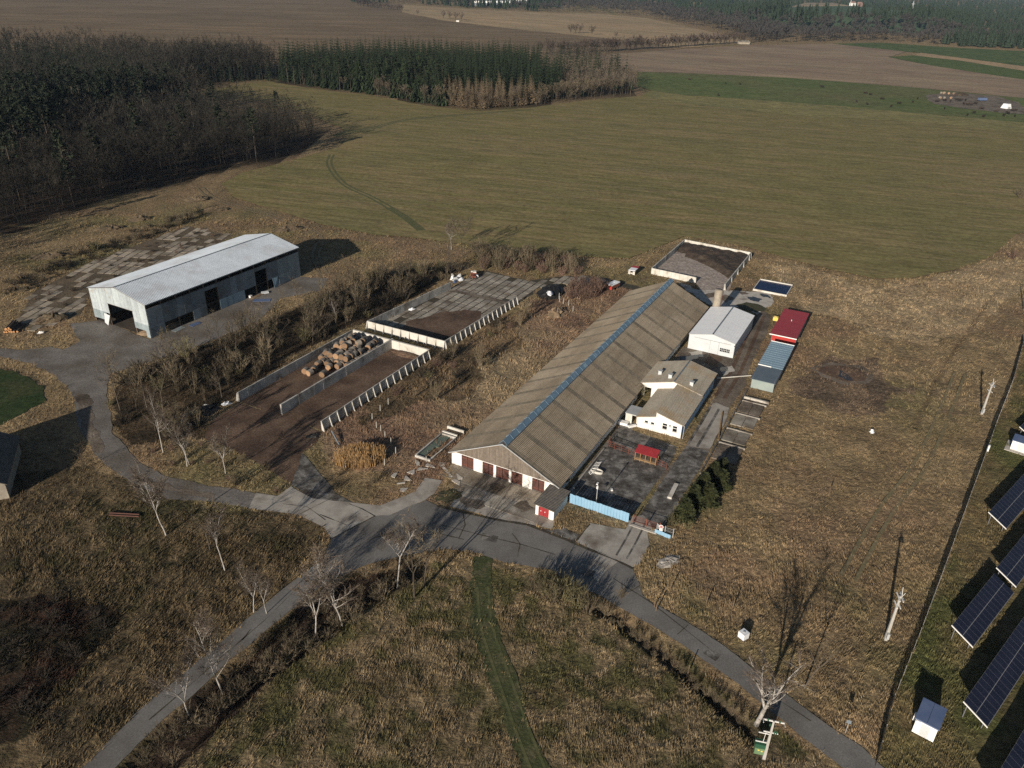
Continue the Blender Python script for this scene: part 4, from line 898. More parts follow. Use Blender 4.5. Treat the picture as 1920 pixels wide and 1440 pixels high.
# ------------------------------------------------------------------ silage bunkers and other concrete walls
def line_wall(name, label, p0, p1, h, mod, m, lean=.0, thick=.22, ribs=None, rib_depth=.7, rib_out=1, cat='concrete wall', top=None, chamfer=False, rib_m=None):
    """a row of precast panels from p0 to p1 (farm frame); y of the local frame is to the left of the run"""
    a = fr(*p0); b = fr(*p1); d = b - a; L = d.length; n = max(1, round(L / mod)); s = L / n
    t = thing(name, label, cat, a, math.atan2(d.y, d.x)); rg = random.Random(int(L * 100))
    base = []
    for v in range(3):
        mb = MB(); y0, y1 = -thick / 2, thick / 2
        mb.hexa([(.015, y0 - lean, 0), (s - .015, y0 - lean, 0), (s - .015, y1 - lean * .2, 0), (.015, y1 - lean * .2, 0), (.015, y0, h), (s - .015, y0, h), (s - .015, y1, h), (.015, y1, h)])
        base.append(mb.mesh('wall_panel', m))
    rb = None
    if ribs:
        mb = MB(); o = rib_out; w_ = .09; y = thick / 2 * o
        pr = [(y, 0), (y + o * rib_depth, 0), (y + o * rib_depth * .75, .25), (y + o * .06, h - .05), (y, h - .05)]
        vs = [(-w_, q, z) for q, z in pr] + [(w_, q, z) for q, z in pr]; k = 5
        mb.add(vs, [tuple(range(k)) if o < 0 else tuple(range(k - 1, -1, -1)), tuple(range(2 * k - 1, k - 1, -1)) if o < 0 else tuple(range(k, 2 * k))] + [((i, k + i, k + (i + 1) % k, (i + 1) % k) if o < 0 else ((i + 1) % k, k + (i + 1) % k, k + i, i)) for i in range(k)])
        rb = mb.mesh('buttress', rib_m or m)
    for i in range(n):
        obj('wall_panel', base[i % 3], t, (i * s, (rg.random() - .5) * .03, (rg.random() - .5) * .04))
        if rb and (i % ribs == 0): obj('buttress', rb, t, (i * s + .02, 0, 0))
    if rb: obj('buttress', rb, t, (L - .05, 0, 0))
    return t
FB, RBk = 2.05, 2.05
line_wall('bunker_wall', 'long left wall of the front silage bunker beside the dark thicket', (-2.6, -46.6), (32.2, -46.3), FB, 2.3, M['wall_concrete'], thick=.24, ribs=1, rib_out=1)
line_wall('bunker_wall', 'middle partition wall of the front bunker with straw bales behind it', (-2.2, -36.1), (33.0, -35.5), 2.2, 2.3, M['wall_concrete'], thick=.34)
line_wall('bunker_wall', 'right wall of the front bunker with pale ribs toward the barn', (-2.9, -25.75), (32.2, -25.5), FB, 2.2, M['wall_concrete'], thick=.2, ribs=1, rib_out=-1, rib_m=M['wall_pale'])
line_wall('bunker_wall', 'pale stained end wall of the front bunker', (32.6, -46.2), (32.6, -25.5), 2.0, 2.6, M['wall_pale'], thick=.45, lean=0)
line_wall('bunker_wall', 'buttressed cross wall of the rear bunker facing the bales', (38.1, -46.4), (38.1, -24.9), FB, 2.35, M['wall_pale'], thick=.2, ribs=1, rib_out=-1, rib_depth=.9, rib_m=M['wall_concrete'])
line_wall('bunker_wall', 'long left wall of the rear bunker below the brown shrubs', (38.2, -46.4), (70.2, -43.4), FB, 2.3, M['wall_concrete'], thick=.22, ribs=1, rib_out=1)
line_wall('bunker_wall', 'right wall of the rear bunker with many dark bays and thin ribs', (38.2, -25.0), (70.3, -23.7), FB, 1.95, M['wall_concrete'], thick=.2, ribs=1, rib_out=-1, rib_m=M['wall_pale'])
heap('soil_bank', 'low bank of brown soil along the end wall of the empty bunker bay', 'soil bank', fr(31.2, -30.5, .02), 1.3, 4.6, .5, M['dirt'], 12, YAW)
line_wall('pit_wall', 'white front wall of the manure pit facing the barn roof', (110.7, -1.3), (110.0, 11.9), 1.75, 1.2, M['wall_pale'], thick=.3)
line_wall('pit_wall', 'left wall of the manure pit in blue shade', (111.1, -1.35), (142.2, -1.2), 1.75, 2.4, M['wall_concrete'], thick=.28)
line_wall('pit_wall', 'white back wall of the manure pit next to the green field', (142.2, -1.2), (140.6, 20.0), 1.75, 1.2, M['wall_pale'], thick=.28)
line_wall('pit_wall', 'right wall of the manure pit beside the pale grass', (109.0, 20.1), (140.5, 20.0), 1.75, 2.4, M['wall_concrete'], thick=.28, ribs=3, rib_depth=.35, rib_out=-1)
def manure():
    vs = []; nx, ny = 44, 44
    A0, A1, B0, B1 = 112, 141.2, -.8, 19.7
    for i in range(nx + 1):
        for j in range(ny + 1):
            a = A0 + (A1 - A0) * i / nx; b = B0 + (B1 - B0) * j / ny; front = 131 - 14 * ((b + 1) / 21) ** 1.6 if b > 2 else 133
            t = max(0, min(1, (a - front) / 3.2)); nse = float(fbm(np.array(a * 1.0), np.array(b * 1.0), 2.2, 8, 3)) - .5; rut = float(fbm(np.array(a * .5), np.array(b * 1.0), 1.1, 19, 2)) - .5
            vs.append(tuple(fr(a, b, .0 + t * (1.15 + nse * 1.0) - (1 - t) * .3)))
    fs = [(i * (ny + 1) + j, (i + 1) * (ny + 1) + j, (i + 1) * (ny + 1) + j + 1, i * (ny + 1) + j + 1) for i in range(nx) for j in range(ny)]
    me = bpy.data.meshes.new('manure_heap'); me.from_pydata(vs, [], [f[::-1] for f in fs]); me.materials.append(M['manure']); me.update()
    tag(obj('manure_heap', me), 'dark brown manure heap lying against the back of the walled pit', 'manure heap')
manure()
basin = fthing('water_basin', 'shallow rectangular basin of dark blue water with a white rim', 'basin', 113.3, 27)
mb = MB(113.3, 27); mb.box(113.0, 113.25, 27, 36.0, -.1, .5); mb.box(121.75, 122.0, 27, 36.0, -.1, .6); mb.box(113.25, 121.75, 27.0, 27.2, -.1, .5); mb.box(113.25, 121.75, 35.8, 36.0, -.1, .5); mb.build('rim', M['wall_pale'], basin)
MB(113.3, 27).box(113.25, 121.75, 27.2, 35.8, .1, .3).build('basin_water', M['water'], basin)
for i_, (pts, m_) in enumerate([([(1380, 572), (1400, 566), (1425, 572), (1440, 580), (1420, 588), (1395, 580)], 'weed'), ([(1340, 556), (1360, 552), (1380, 560), (1360, 568)], 'mud'), ([(1320, 552), (1340, 548), (1345, 556), (1328, 560)], 'mud'), ([(1385, 548), (1400, 546), (1405, 551), (1390, 553)], 'mud'), ([(1330, 662), (1352, 668), (1345, 690), (1318, 680)], 'dirt'), ([(1290, 660), (1320, 658), (1318, 668), (1295, 668)], 'concrete_light'), ([(1352, 690), (1372, 686), (1378, 697), (1358, 705)], 'concrete_light')]): sheet('yard_patch', PX(pts), .044, M[m_], .7, .9, i_ + 40)
for i, pts in enumerate([[(1398, 557), (1412, 555), (1428, 561), (1422, 566), (1404, 563)], [(1424, 551), (1440, 553), (1444, 559), (1430, 557)], [(1275, 668), (1306, 667), (1312, 672), (1290, 676), (1278, 673)], [(1348, 690), (1362, 688), (1366, 695), (1352, 699)]]):
    sheet('puddle', PX(pts), .05, M['puddle'], .5, .9, i)
sheet('pond', PX([(1528, 690), (1560, 685), (1600, 688), (1628, 700), (1620, 712), (1590, 716), (1555, 706)]), -.04, M['dirt'], 1.0, .9)
sheet('pond_mud', PX([(1515, 688), (1560, 680), (1605, 683), (1640, 700), (1628, 716), (1588, 722), (1545, 708)]), -.05, M['mud'], 1.0, 1.2)
sheet('pond_mud', PX([(1575, 694), (1590, 703), (1600, 713), (1590, 714), (1570, 705)]), .0, M['puddle'], 1.0, .5)

# pavements of separate concrete slabs
def slab_mesh(la, lb, m, n=3):
    out = []
    for v in range(n):
        mb = MB(); rg = random.Random(v); j = lambda: (rg.random() - .5) * .07
        t = [(-la / 2 + j(), -lb / 2 + j(), .1), (la / 2 + j(), -lb / 2 + j(), .1), (la / 2 + j(), lb / 2 + j(), .1), (-la / 2 + j(), lb / 2 + j(), .1)]
        mb.hexa([(x, y, -.1) for x, y, z in t] + t); out.append(mb.mesh('slab', m))
    return out
def pave(name, base_poly, base_m, a0, a1, b0, b1, la, lb, gap, m, keep, frame=None, seed=3, z=0.0, rj=.03):
    ground = sheet(name, base_poly, .012, base_m, 1.5, .4); ms = slab_mesh(la - gap, lb - gap, m); rg = random.Random(seed)
    to = frame or (lambda a, b: (fr(a, b), YAW)); a = a0; cnt = 0
    while a < a1:
        b = b0
        while b < b1:
            p, yaw = to(a + la / 2, b + lb / 2)
            if keep(a + la / 2, b + lb / 2, rg) and cnt < 300:
                obj('slab', ms[rg.randrange(3)], ground, (p.x + (rg.random() - .5) * .08, p.y + (rg.random() - .5) * .08, -.045 + z + rg.random() * .03), ((rg.random() - .5) * .02, (rg.random() - .5) * .02, yaw + (rg.random() - .5) * rj)); cnt += 1
            b += lb
        a += la
    return ground
inb = lambda a, b, poly: bool(inside(np.array([fr(a, b).x]), np.array([fr(a, b).y]), poly)[0])
pave('bunker_pavement', BUNKER_R, M['joint'], 39, 89, -46, -24, 3.0, 2.0, .3, M['slab'], lambda a, b, rg: inb(a, b, BUNKER_R) and not (a < 57 and b > -41 + (a - 39) * .25 and b < -27 - (a - 39) * .0 and rg.random() < .97) and rg.random() < .95)
sheet('dirt_cover', [tuple(fr(a, b)[:2]) for a, b in [(39, -40), (46, -40.5), (54, -38), (60, -33), (61, -29), (56, -26.3), (39, -25.6)]], .105, M['dirt'], 1.0, 1.3)
sheet('dirt_cover', [tuple(fr(a, b)[:2]) for a, b in [(68.5, -43), (70.5, -42), (70.5, -25), (69.0, -25)]], .10, M['mud'], 1.0, .5)
pave('slab_track', TRACKLANE, M['joint'], 84, 122, -34, -8, 3.0, 2.0, .3, M['slab'], lambda a, b, rg: inb(a, b, TRACKLANE) and rg.random() < .9, seed=6)
M['litter'] = mat('litter', (.105, .078, .05), (.15, .115, .072), .6, c3=(.07, .055, .036), scale3=.2, fine=.35, finescale=2.2, bump=.12, bumpscale=2.5, rough=.95)
LP = at(30, 612); LQ = at(350, 425); LY = math.atan2(LQ.y - LP.y, LQ.x - LP.x)
def lf(a, b): return (LP + Vector((math.cos(LY), math.sin(LY), 0)) * a + Vector((math.sin(LY), -math.cos(LY), 0)) * b, LY)
def keepL(a, b, rg):
    p = lf(a, b)[0]; v = float(fbm(np.array(p.x), np.array(p.y), 16, 77, 2))
    return bool(inside(np.array([p.x]), np.array([p.y]), SLABS_L)[0]) and rg.random() < (.88 if v > .53 else .14)
pave('slab_yard', SLABS_L, M['litter'], -12, 132, -16, 20, 3.4, 2.2, .3, M['slab_pale'], keepL, lf, 9, 0.0, .16)
# broken slab skirting and strip along the barn apron
rg = random.Random(14)
def loose_slab(x, y, la, lb, h, rot, m, label):
    mb = MB(); k = rg.randrange(5, 8); ang = sorted(rg.random() * 6.28 for _ in range(k)); pts = [(math.cos(t) * la / 2 * (.8 + rg.random() * .3), math.sin(t) * lb / 2 * (.8 + rg.random() * .3)) for t in ang]
    vs = [(px, py, 0) for px, py in pts] + [(px, py, h) for px, py in pts]
    mb.add(vs, [tuple(range(k - 1, -1, -1)), tuple(range(k, 2 * k))] + [(i, (i + 1) % k, k + (i + 1) % k, k + i) for i in range(k)])
    o = mb.build('broken_slab', m); o.location = at(x, y, .0); o.rotation_euler = (0, 0, rot); return tag(o, label, 'concrete slab', 'broken concrete slabs by the barn')
for x, y in [(752, 905), (765, 898), (772, 885), (758, 917), (790, 880), (806, 876), (742, 892), (780, 868), (835, 880), (842, 890), (828, 872), (856, 905), (862, 893)]:
    loose_slab(x, y, 1.6 + rg.random(), 1.1 + rg.random() * .6, .12, rg.random() * 3, M['concrete_light'], 'broken pale slab in the rubble left of the barn apron')
ap = bpy.data.objects['barn_apron']
for i in range(5):
    for j, (a0, a1) in enumerate([(-4.1, -.15), (-7.6, -4.25)]):
        b0 = .6 + i * 3.95; mb = MB(); rgj = random.Random(i * 7 + j); t = .05 + rgj.random() * .03
        P = [fr(a0, b0 + 3.82), fr(a1, b0 + 3.82), fr(a1, b0), fr(a0, b0)]
        if j == 1 and i < 1: continue
        mb.hexa([(p.x, p.y, -.1) for p in P] + [(p.x, p.y, t) for p in P]); mb.build('slab', M['slab'] if j else M['slab_pale'], ap)
def joint(pts, wd=.3):
    P = [at(*p) for p in pts]; l, r = [], []
    for i, q in enumerate(P):
        d = (P[min(i + 1, len(P) - 1)] - P[max(i - 1, 0)]).normalized(); n = Vector((-d.y, d.x, 0)) * wd / 2; l.append(tuple((q + n)[:2])); r.append(tuple((q - n)[:2]))
    sheet('road_joint', l + r[::-1], .05, M['joint'], .7, .12)
joint([(820, 949), (860, 959), (912, 971), (950, 978), (989, 984)], .45); joint([(989, 984), (1049, 1007), (1113, 1034)], .5); joint([(1113, 1034), (1160, 1053), (1187, 1067)], .3)
joint([(622, 1010), (660, 990), (703, 968)], .22); joint([(703, 968), (680, 955), (655, 945)], .15); joint([(560, 965), (600, 945), (640, 925)], .14); joint([(1079, 1016), (1106, 983)], .25)

for pts, wd_ in [([(830, 985), (900, 1003), (980, 1022), (1040, 1040)], .1), ([(760, 1010), (820, 1000), (870, 1012)], .08), ([(960, 1000), (975, 1020), (970, 1045)], .09), ([(1150, 1085), (1220, 1130), (1290, 1185), (1340, 1225)], .09), ([(560, 1100), (500, 1160), (430, 1220), (350, 1290), (280, 1350)], .1), ([(640, 1040), (700, 1010), (770, 985)], .1), ([(860, 1010), (872, 985), (868, 962)], .08), ([(1180, 1110), (1200, 1098)], .1), ([(1270, 1190), (1290, 1172)], .1), ([(1400, 1260), (1440, 1300), (1520, 1352)], .1), ([(600, 965), (650, 985), (690, 968)], .1), ([(530, 945), (575, 950), (610, 975)], .1), ([(470, 1180), (455, 1200)], .1)]: joint(pts, wd_)
for i_, pts in enumerate([[(905, 1000), (935, 1006), (930, 1018), (900, 1012)], [(700, 1022), (740, 1008), (752, 1018), (715, 1034)], [(1090, 1062), (1118, 1072), (1110, 1086), (1084, 1075)], [(380, 1250), (420, 1215), (432, 1224), (394, 1260)], [(1330, 1215), (1352, 1228), (1342, 1240), (1320, 1226)]]): sheet('road_patch', PX(pts), .042, M['gravel'] if i_ % 2 else M['concrete_dark'], .6, .2, i_)
for i_, pts in enumerate([[(140, 735), (168, 742), (178, 800), (200, 850), (180, 850), (155, 800)], [(250, 890), (320, 912), (400, 928), (400, 934), (310, 920), (245, 898)]]): sheet('mud_track', PX(pts), .046, M['mud'], .8, .9, i_)
for i_, pts in enumerate([[(862, 935), (905, 940), (900, 955), (870, 952)], [(960, 948), (985, 940), (1000, 955), (975, 962)], [(925, 905), (945, 912), (938, 922), (920, 915)]]): sheet('stain', PX(pts), .095, M['mud'], .6, .8, i_ + 20)
heap('weed_patch', 'dark green weed patch at the edge of the barn apron', 'weeds', at(842, 928, -.05), 2.6, 1.7, .25, M['weed'], 140, .4, 16, .7)

# ------------------------------------------------------------------ round bales
def bale_mesh(seed):
    rg = random.Random(seed); mb = MB(); n = 14; L = 1.2; r = .66; prof = [(-L / 2, .93), (-L / 2 + .1, 1.0), (0, 1.02), (L / 2 - .1, 1.0), (L / 2, .93)]; k = 0; sag = rg.random() * .1
    rr = [1 + (rg.random() - .5) * .07 for _ in range(n)]
    for x, f in prof:
        for j in range(n):
            t = 2 * math.pi * j / n; z = math.sin(t) * r * f * rr[j]; z = max(z, -r * (1 - sag)); mb.v.append((x, math.cos(t) * r * f * rr[j] * (1 + sag * .5), z + r * (1 - sag)))
    for i in range(4):
        for j in range(n): mb.f.append((i * n + j, (i + 1) * n + j, (i + 1) * n + (j + 1) % n, i * n + (j + 1) % n)); mb.m.append(0)
    for e, x in ((0, -L / 2 + .03), (4, L / 2 - .03)):
        c = len(mb.v); mb.v.append((x, 0, r * (1 - sag)))
        for j in range(n):
            f = (e * n + j, e * n + (j + 1) % n, c); mb.f.append(f[::-1] if e == 4 else f); mb.m.append(1)
    return mb.mesh('straw_bale', [M['bale_side'], M['bale_end']])
bms = [bale_mesh(i) for i in range(5)]; rg = random.Random(21)
def bale(a, b, z, rot, lab, grp=None, tilt=0):
    o = obj('straw_bale', bms[rg.randrange(5)], None, fr(a, b, z), (0, tilt, YAW + rot)); tag(o, lab, 'straw bale', grp)
GL = 'weathered round straw bale in the big heap between the bunker walls'
for a, b, r, lab in [(13.2, -43.6, .25, 'front left round bale lying apart from the heap'), (13.0, -42.2, -.1, 'second round bale from the left in the front row before the heap'), (14.8, -42.6, .3, 'round bale tucked behind the front pair before the heap'), (14.0, -39.6, .15, 'single round bale lying alone on the dirt at the front of the heap')]: bale(a, b, .02, r, lab)
lay0 = []
for i in range(10):
    for j in range(6):
        a = 17.0 + i * 1.42 + (rg.random() - .5) * .3; b = -45.0 + j * 1.5 + (rg.random() - .5) * .3
        if i < 2 and j in (0, 5) or i == 0 and j in (2,): continue
        if i == 1 and j == 3: continue
        if rg.random() < .9: lay0.append((i, j)); bale(a, b, .02, (rg.random() - .5) * .7, GL, 'straw bales heaped in the bunker')
for i in range(2, 10):
    for j in range(5):
        if rg.random() < .85: bale(17.6 + i * 1.42 + (rg.random() - .5) * .4, -44.3 + j * 1.5 + (rg.random() - .5) * .4, 1.08, (rg.random() - .5) * 1.3, GL, 'straw bales heaped in the bunker', (rg.random() - .5) * .35)
for i in range(4, 9):
    for j in range(3):
        if rg.random() < .45: bale(18 + i * 1.42, -43.2 + j * 1.7, 2.05, (rg.random() - .5) * 1.6, GL, 'straw bales heaped in the bunker', (rg.random() - .5) * .5)

# ------------------------------------------------------------------ blue fence, gate, paddock
def board_fence(name, label, p0, p1, h, wboard, m, cat='fence', z0=.15, postm='grey_paint'):
    a = fr(*p0); b = fr(*p1); d = b - a; L = d.length; n = round(L / wboard); s = L / n; t = thing(name, label, cat, a, math.atan2(d.y, d.x)); rg = random.Random(n)
    ms = [MB().raw(.012, s - .012, -.03 + k * .012, .0 + k * .012, z0, h + k * .015).mesh('fence_board', m) for k in range(3)]
    for i in range(n): obj('fence_board', ms[rg.randrange(3)], t, (i * s, 0, (rg.random() - .5) * .05))
    pm = MB().raw(-.05, .05, .03, .13, 0, h - .05).mesh('fence_post', M[postm])
    for i in range(int(L / 2.4) + 1): obj('fence_post', pm, t, (min(i * 2.4 + .05, L - .05), 0, 0))
    rl = MB(); rl.raw(0, L, .03, .07, .5, .58); rl.raw(0, L, .03, .07, h - .35, h - .27); rl.build('fence_rail', M[postm], t); return t
board_fence('board_fence', 'tall light blue board fence in front of the paddock beside the kiosk', (-.3, 22.95), (-.38, 33.05), 1.9, .5, M['blue_fence'])
board_fence('board_fence', 'low light blue board fence right of the round sign', (-.6, 37.4), (-.9, 40.0), .75, .5, M['blue_fence'], z0=.05)
MB_ = board_fence('side_fence', 'short dark fence side between the kiosk and the blue fence', (2.0, 22.6), (-.3, 22.85), 1.6, .5, M['trim'])
wf = fthing('wire_fence', 'short grey wire fence standing behind the low blue boards', 'fence', -.3, 37.6)
mb = MB();
for k in range(14): mb.bar((0, -k * .2, 0), (0, -k * .2, 1.5), .012)
for z in (.3, .9, 1.45): mb.bar((0, 0, z), (0, -2.6, z), .015)
mb.build('wire_mesh', M['grey_paint'], wf)
pm = MB().raw(-.04, .04, -.04, .04, 0, 1.7).mesh('fence_post', M['grey_paint'])
for k in (0, 1.3, 2.6): obj('fence_post', pm, wf, (.02, -k, 0))
gate = fthing('red_gate', 'rusty red barred double gate across the farm lane', 'gate', .3, 33.6)
for s in (0, 1):
    mb = MB(); y0 = -s * 2.15
    for k in range(12): mb.bar((0, y0 - .1 - k * .175, .12), (0, y0 - .1 - k * .175, 1.25), .022)
    for z in (.15, 1.22): mb.bar((0, y0 - .05, z), (0, y0 - 2.1, z), .03)
    mb.build('gate_leaf', M['rust'], gate)
for k in (0, 2.15, 4.3):
    o = MB().raw(-.08, .08, -.08 - k, .08 - k, 0, 1.5).build('gate_post', M['rust'], gate)
sill = fbox('gate_sill', 'long pale concrete sill in the ground under the red gate', 'sill', -.6, 35.6, .5, 4.4, .12, M['concrete_light'])
lamp = thing('yard_lamp', 'small yard lamp on a grey pole behind the blue fence', 'lamp', fr(1.0, 27.0), YAW)
mb = MB(); mb.tube([(0, 0, 0), (0, 0, 3.2), (0, 0, 4.6)], [.07, .06, .05], 6); mb.build('pole', M['grey_paint'], lamp)
mb = MB(); mb.raw(-.45, .1, -.13, .13, 4.55, 4.72); mb.raw(-.14, .14, -.14, .14, 3.55, 4.05); mb.build('lamp_head', M['white_paint'], lamp)
sg = thing('round_sign', 'round red and white prohibition sign with a white plate below it', 'sign', at(1238, 1002), YAW)
mb = MB(); mb.tube([(0, 0, 0), (0, 0, 1.75)], [.03, .03], 6); mb.build('sign_post', M['grey_paint'], sg)
def disc(x, r, z, t=.02, n=20, y=0):
    mb = MB(); mb.tube([(x, y, z), (x - t, y, z)], [r, r], n); return mb
disc(-.03, .34, 1.5).build('sign_disc', M['white_paint'], sg); disc(-.055, .24, 1.5, .015).build('sign_face', M['red_paint'], sg)
mb = MB(); mb.raw(-.085, -.07, -.03, .12, 1.48, 1.56); mb.raw(-.085, -.07, -.12, -.06, 1.44, 1.52); mb.build('sign_mark', M['white_paint'], sg)
mb = MB(); mb.raw(-.05, -.03, -.26, .26, .72, 1.12); o = mb.build('sign_plate', M['white_paint'], sg); mb = MB(); mb.raw(-.055, -.05, -.12, .14, .93, .97); mb.raw(-.055, -.05, -.1, .02, .86, .89); mb.build('plate_mark', M['red_paint'], o)
st = thing('marker_post', 'thin white marker post left of the round sign', 'post', at(1233, 998), YAW); MB().raw(-.04, .04, -.04, .04, 0, 1.5).build('post_body', M['white_paint'], st)

def railing(name, label, a0, b0, a1, b1, h, m, step=1.6, bars=3, group=None):
    p, q = fr(a0, b0), fr(a1, b1); d = q - p; L = d.length; t = thing(name, label, 'railing', p, math.atan2(d.y, d.x), group); n = max(1, round(L / step))
    pm = MB().bar((0, 0, 0), (0, 0, h), .045, 6).mesh('rail_post', m)
    for i in range(n + 1): obj('rail_post', pm, t, (L * i / n, 0, 0))
    rm = MB().bar((0, 0, 0), (L, 0, 0), .035, 5).mesh('rail_bar', m)
    for k in range(bars): obj('rail_bar', rm, t, (0, 0, h * (k + 1) / bars - .05))
    return t
railing('cattle_rail', 'rusty red cattle rail from the barn wall to the feeder roof', 18.6, 22.0, 17.8, 27.6, 1.4, M['rust'])
railing('cattle_rail', 'rusty red cattle rail right of the red feeder roof', 17.4, 31.7, 16.8, 33.6, 1.4, M['rust'], 1.0)
railing('cattle_rail', 'short red cattle rail beside the barn wall near the lean-to', 20.5, 21.6, 18.8, 22.4, 1.3, M['rust'], 1.0)
railing('white_rail', 'white hoop rail on the ground behind the blue fence', 1.3, 29.6, .9, 33.0, .55, M['white_paint'], .7, 2)
fd = fthing('feeder_shelter', 'wooden cattle feeder under a small red sloped roof', 'feeder', 17.2, 27.7)
mb = MB(17.2, 27.7); mb.slab([mb.L(17.0, 27.6, 1.72), mb.L(17.0, 31.6, 1.72), mb.L(19.0, 31.6, 2.2), mb.L(19.0, 27.6, 2.2)], .08); mb.build('roof', M['red_paint'], fd)
for k in range(5):
    mb = MB(17.2, 27.7); b_ = 27.7 + k * .95; mb.box(17.05, 17.15, b_, b_ + .1, 0, 1.66); mb.build('post', M['reed'], fd)
mb = MB(17.2, 27.7); mb.box(17.0, 17.1, 27.7, 31.6, .35, .45); mb.box(18.7, 18.8, 27.7, 27.8, 0, 2.05); mb.box(18.7, 18.8, 31.4, 31.5, 0, 2.05); mb.build('rail', M['reed'], fd)
mb = MB(17.2, 27.7); mb.box(17.2, 18.6, 27.8, 31.5, .05, .6); mb.build('trough', M['brown_wood'], fd)
tr = fthing('white_trough', 'white oval water trough lying in the paddock', 'trough', *to_fr(at(1119, 886)))
mb = MB(); n = 16; ring = [(math.cos(2 * math.pi * j / n) * .55, math.sin(2 * math.pi * j / n) * 1.15) for j in range(n)]
for f, z in ((.9, 0), (1.0, .5), (.88, .5), (.8, .15)): mb.v += [(x * f, y * f, z) for x, y in ring]
for r in range(3): mb.f += [(r * n + j, r * n + (j + 1) % n, (r + 1) * n + (j + 1) % n, (r + 1) * n + j) for j in range(n)]
mb.f.append(tuple(3 * n + j for j in range(n))); mb.m = [0] * len(mb.f); o = mb.build('tub', M['wall_pale'], tr)
rr = fthing('roof_frame_rack', 'white metal hay rack frame leaning in the shade of the barn wall', 'rack', 9.2, 22.3)
mb = MB()
for s in (0, .9):
    mb.bar((0, -s, .2), (3.4, -s, .35 + s * .4), .05)
for k in range(7): mb.bar((k * .56, 0, .2), (k * .56, -.9, .6), .04)
mb.bar((-.5, -.5, .2), (0, 0, .2), .05); mb.bar((-.5, -.5, .2), (0, -.9, .55), .05); mb.build('frame', M['white_paint'], rr)
fbox('concrete_curb', 'low concrete curb along the shaded barn wall', 'curb', 9, 21.75, 17, .25, .3, M['concrete'], 0)
fbox('white_beam', 'long white concrete beam lying on the farm lane', 'beam', 11.2, 36.6, 4.4, .7, .35, M['wall_pale'], .04)
fbox('white_chunk', 'small white chunk on the paddock concrete', 'chunk', 6.5, 27.6, .5, .35, .2, M['white_paint'], .4)
fbox('black_bucket', 'dark bucket beside the white trough', 'bucket', 7.0, 26.2, .45, .45, .4, M['dark'], .1, 0, None, True)
# slab platform right of the house
plat = fthing('bed_frames', 'row of concrete bed frames with grey slabs beside the farm lane', 'platform', *to_fr(at(1330, 858)))
pa, pb = to_fr(at(1330, 858)); e1 = to_fr(at(1397, 748)); LA = e1[0] - pa
mb = MB(); mb.raw(-6, LA + 4, -.12, .12, 0, .35); mb.build('long_curb', M['concrete_dark'], plat)
for k, (x0, x1, m_) in enumerate([(.0, 2.9, 'mud'), (3.6, 5.9, 'slab'), (7.0, 9.3, 'slab'), (9.8, 12.3, 'mud')]):
    for s in (0, 1): mb = MB(); mb.raw(LA * x0 / 13, LA * x1 / 13 - .1, -.35 - s * 2.2 - 2.1, -.35 - s * 2.2, 0, .2); mb.build('slab', M[m_], plat)
    mb = MB(); mb.raw(LA * x1 / 13 + .02, LA * x1 / 13 + .3, -5, -.2, 0, .32); mb.build('cross_curb', M['concrete'], plat)
mb = MB(); mb.raw(LA + .1, LA + .5, -5.2, -.2, 0, .45); mb.build('cross_curb', M['concrete_light'], plat)
bd = thing('leaning_board', 'pale board lying on its edge along the lane curb', 'board', at(1348, 825), 0); d = at(1354, 775) - at(1346, 828)
mb = MB(); mb.raw(0, d.length, -.1, .1, .05, .4); o = mb.build('board_body', M['reed'], bd); bd.rotation_euler = (0, 0, math.atan2(d.y, d.x)); bd.location = at(1346, 828)
wp = thing('pipe_run', 'pale pipe running from the rear house to the blue shed across the lane', 'pipe', at(1345, 711), 0)
d = at(1408, 706, 0) - at(1345, 711); mb = MB(); mb.bar((0, 0, .25), tuple(d + Vector((0, 0, .25))), .12, 6); mb.build('pipe_body', M['wall_pale'], wp)

# sunken green tank left of the barn front
gt = thing('sunken_tank', 'sunken concrete tank with green lids left of the barn front', 'tank', at(806, 862), YAW); ta, tb = to_fr(at(806, 862))
T4 = [to_fr(at(*p)) for p in ((778, 857), (806, 866), (855, 824), (830, 815))]; c0 = np.mean(T4, axis=0)
A0, A1 = min(p[0] for p in T4), max(p[0] for p in T4); B0, B1 = min(p[1] for p in T4), max(p[1] for p in T4)
gq = lambda: MB(ta, tb)
mb = gq(); mb.box(A0, A0 + .3, B0, B1, 0, .45); mb.box(A1 - .3, A1, B0, B1, 0, .5); mb.box(A0 + .3, A1 - .3, B0, B0 + .25, 0, .5); mb.box(A0 + .3, A1 - .3, B1 - .2, B1, 0, .4); mb.build('rim', M['wall_concrete'], gt)
n = 4
for k in range(n):
    s = (A1 - A0 - .8) / n; mb = gq(); mb.box(A0 + .4 + k * s + .06, A0 + .4 + (k + 1) * s - .06, B0 + .3, B1 - 1.2 - (k < 2) * .5, .05, .22); mb.build('tank_lid', M['green_water'], gt)
mb = gq(); mb.box(A1 + 2.2, A1 + 2.45, B0 - .2, B1 + .2, 0, .6); mb.build('rear_beam', M['wall_pale'], gt); mb = gq(); mb.box(A1 + .2, A1 + .5, B0, B1, 0, .65); mb.build('rear_beam', M['wall_pale'], gt)
mb = gq(); mb.bar(mb.L(A0 - .3, B1 - .6, .0), mb.L(A0 - .3, B1 - .6, 1.3), .05, 5); mb.bar(mb.L(A0 - .3, B1 - .6, .1), mb.L(A0 + 3.4, B1 + .3, .8), .06, 5); mb.build('pipe', M['wall_pale'], gt)

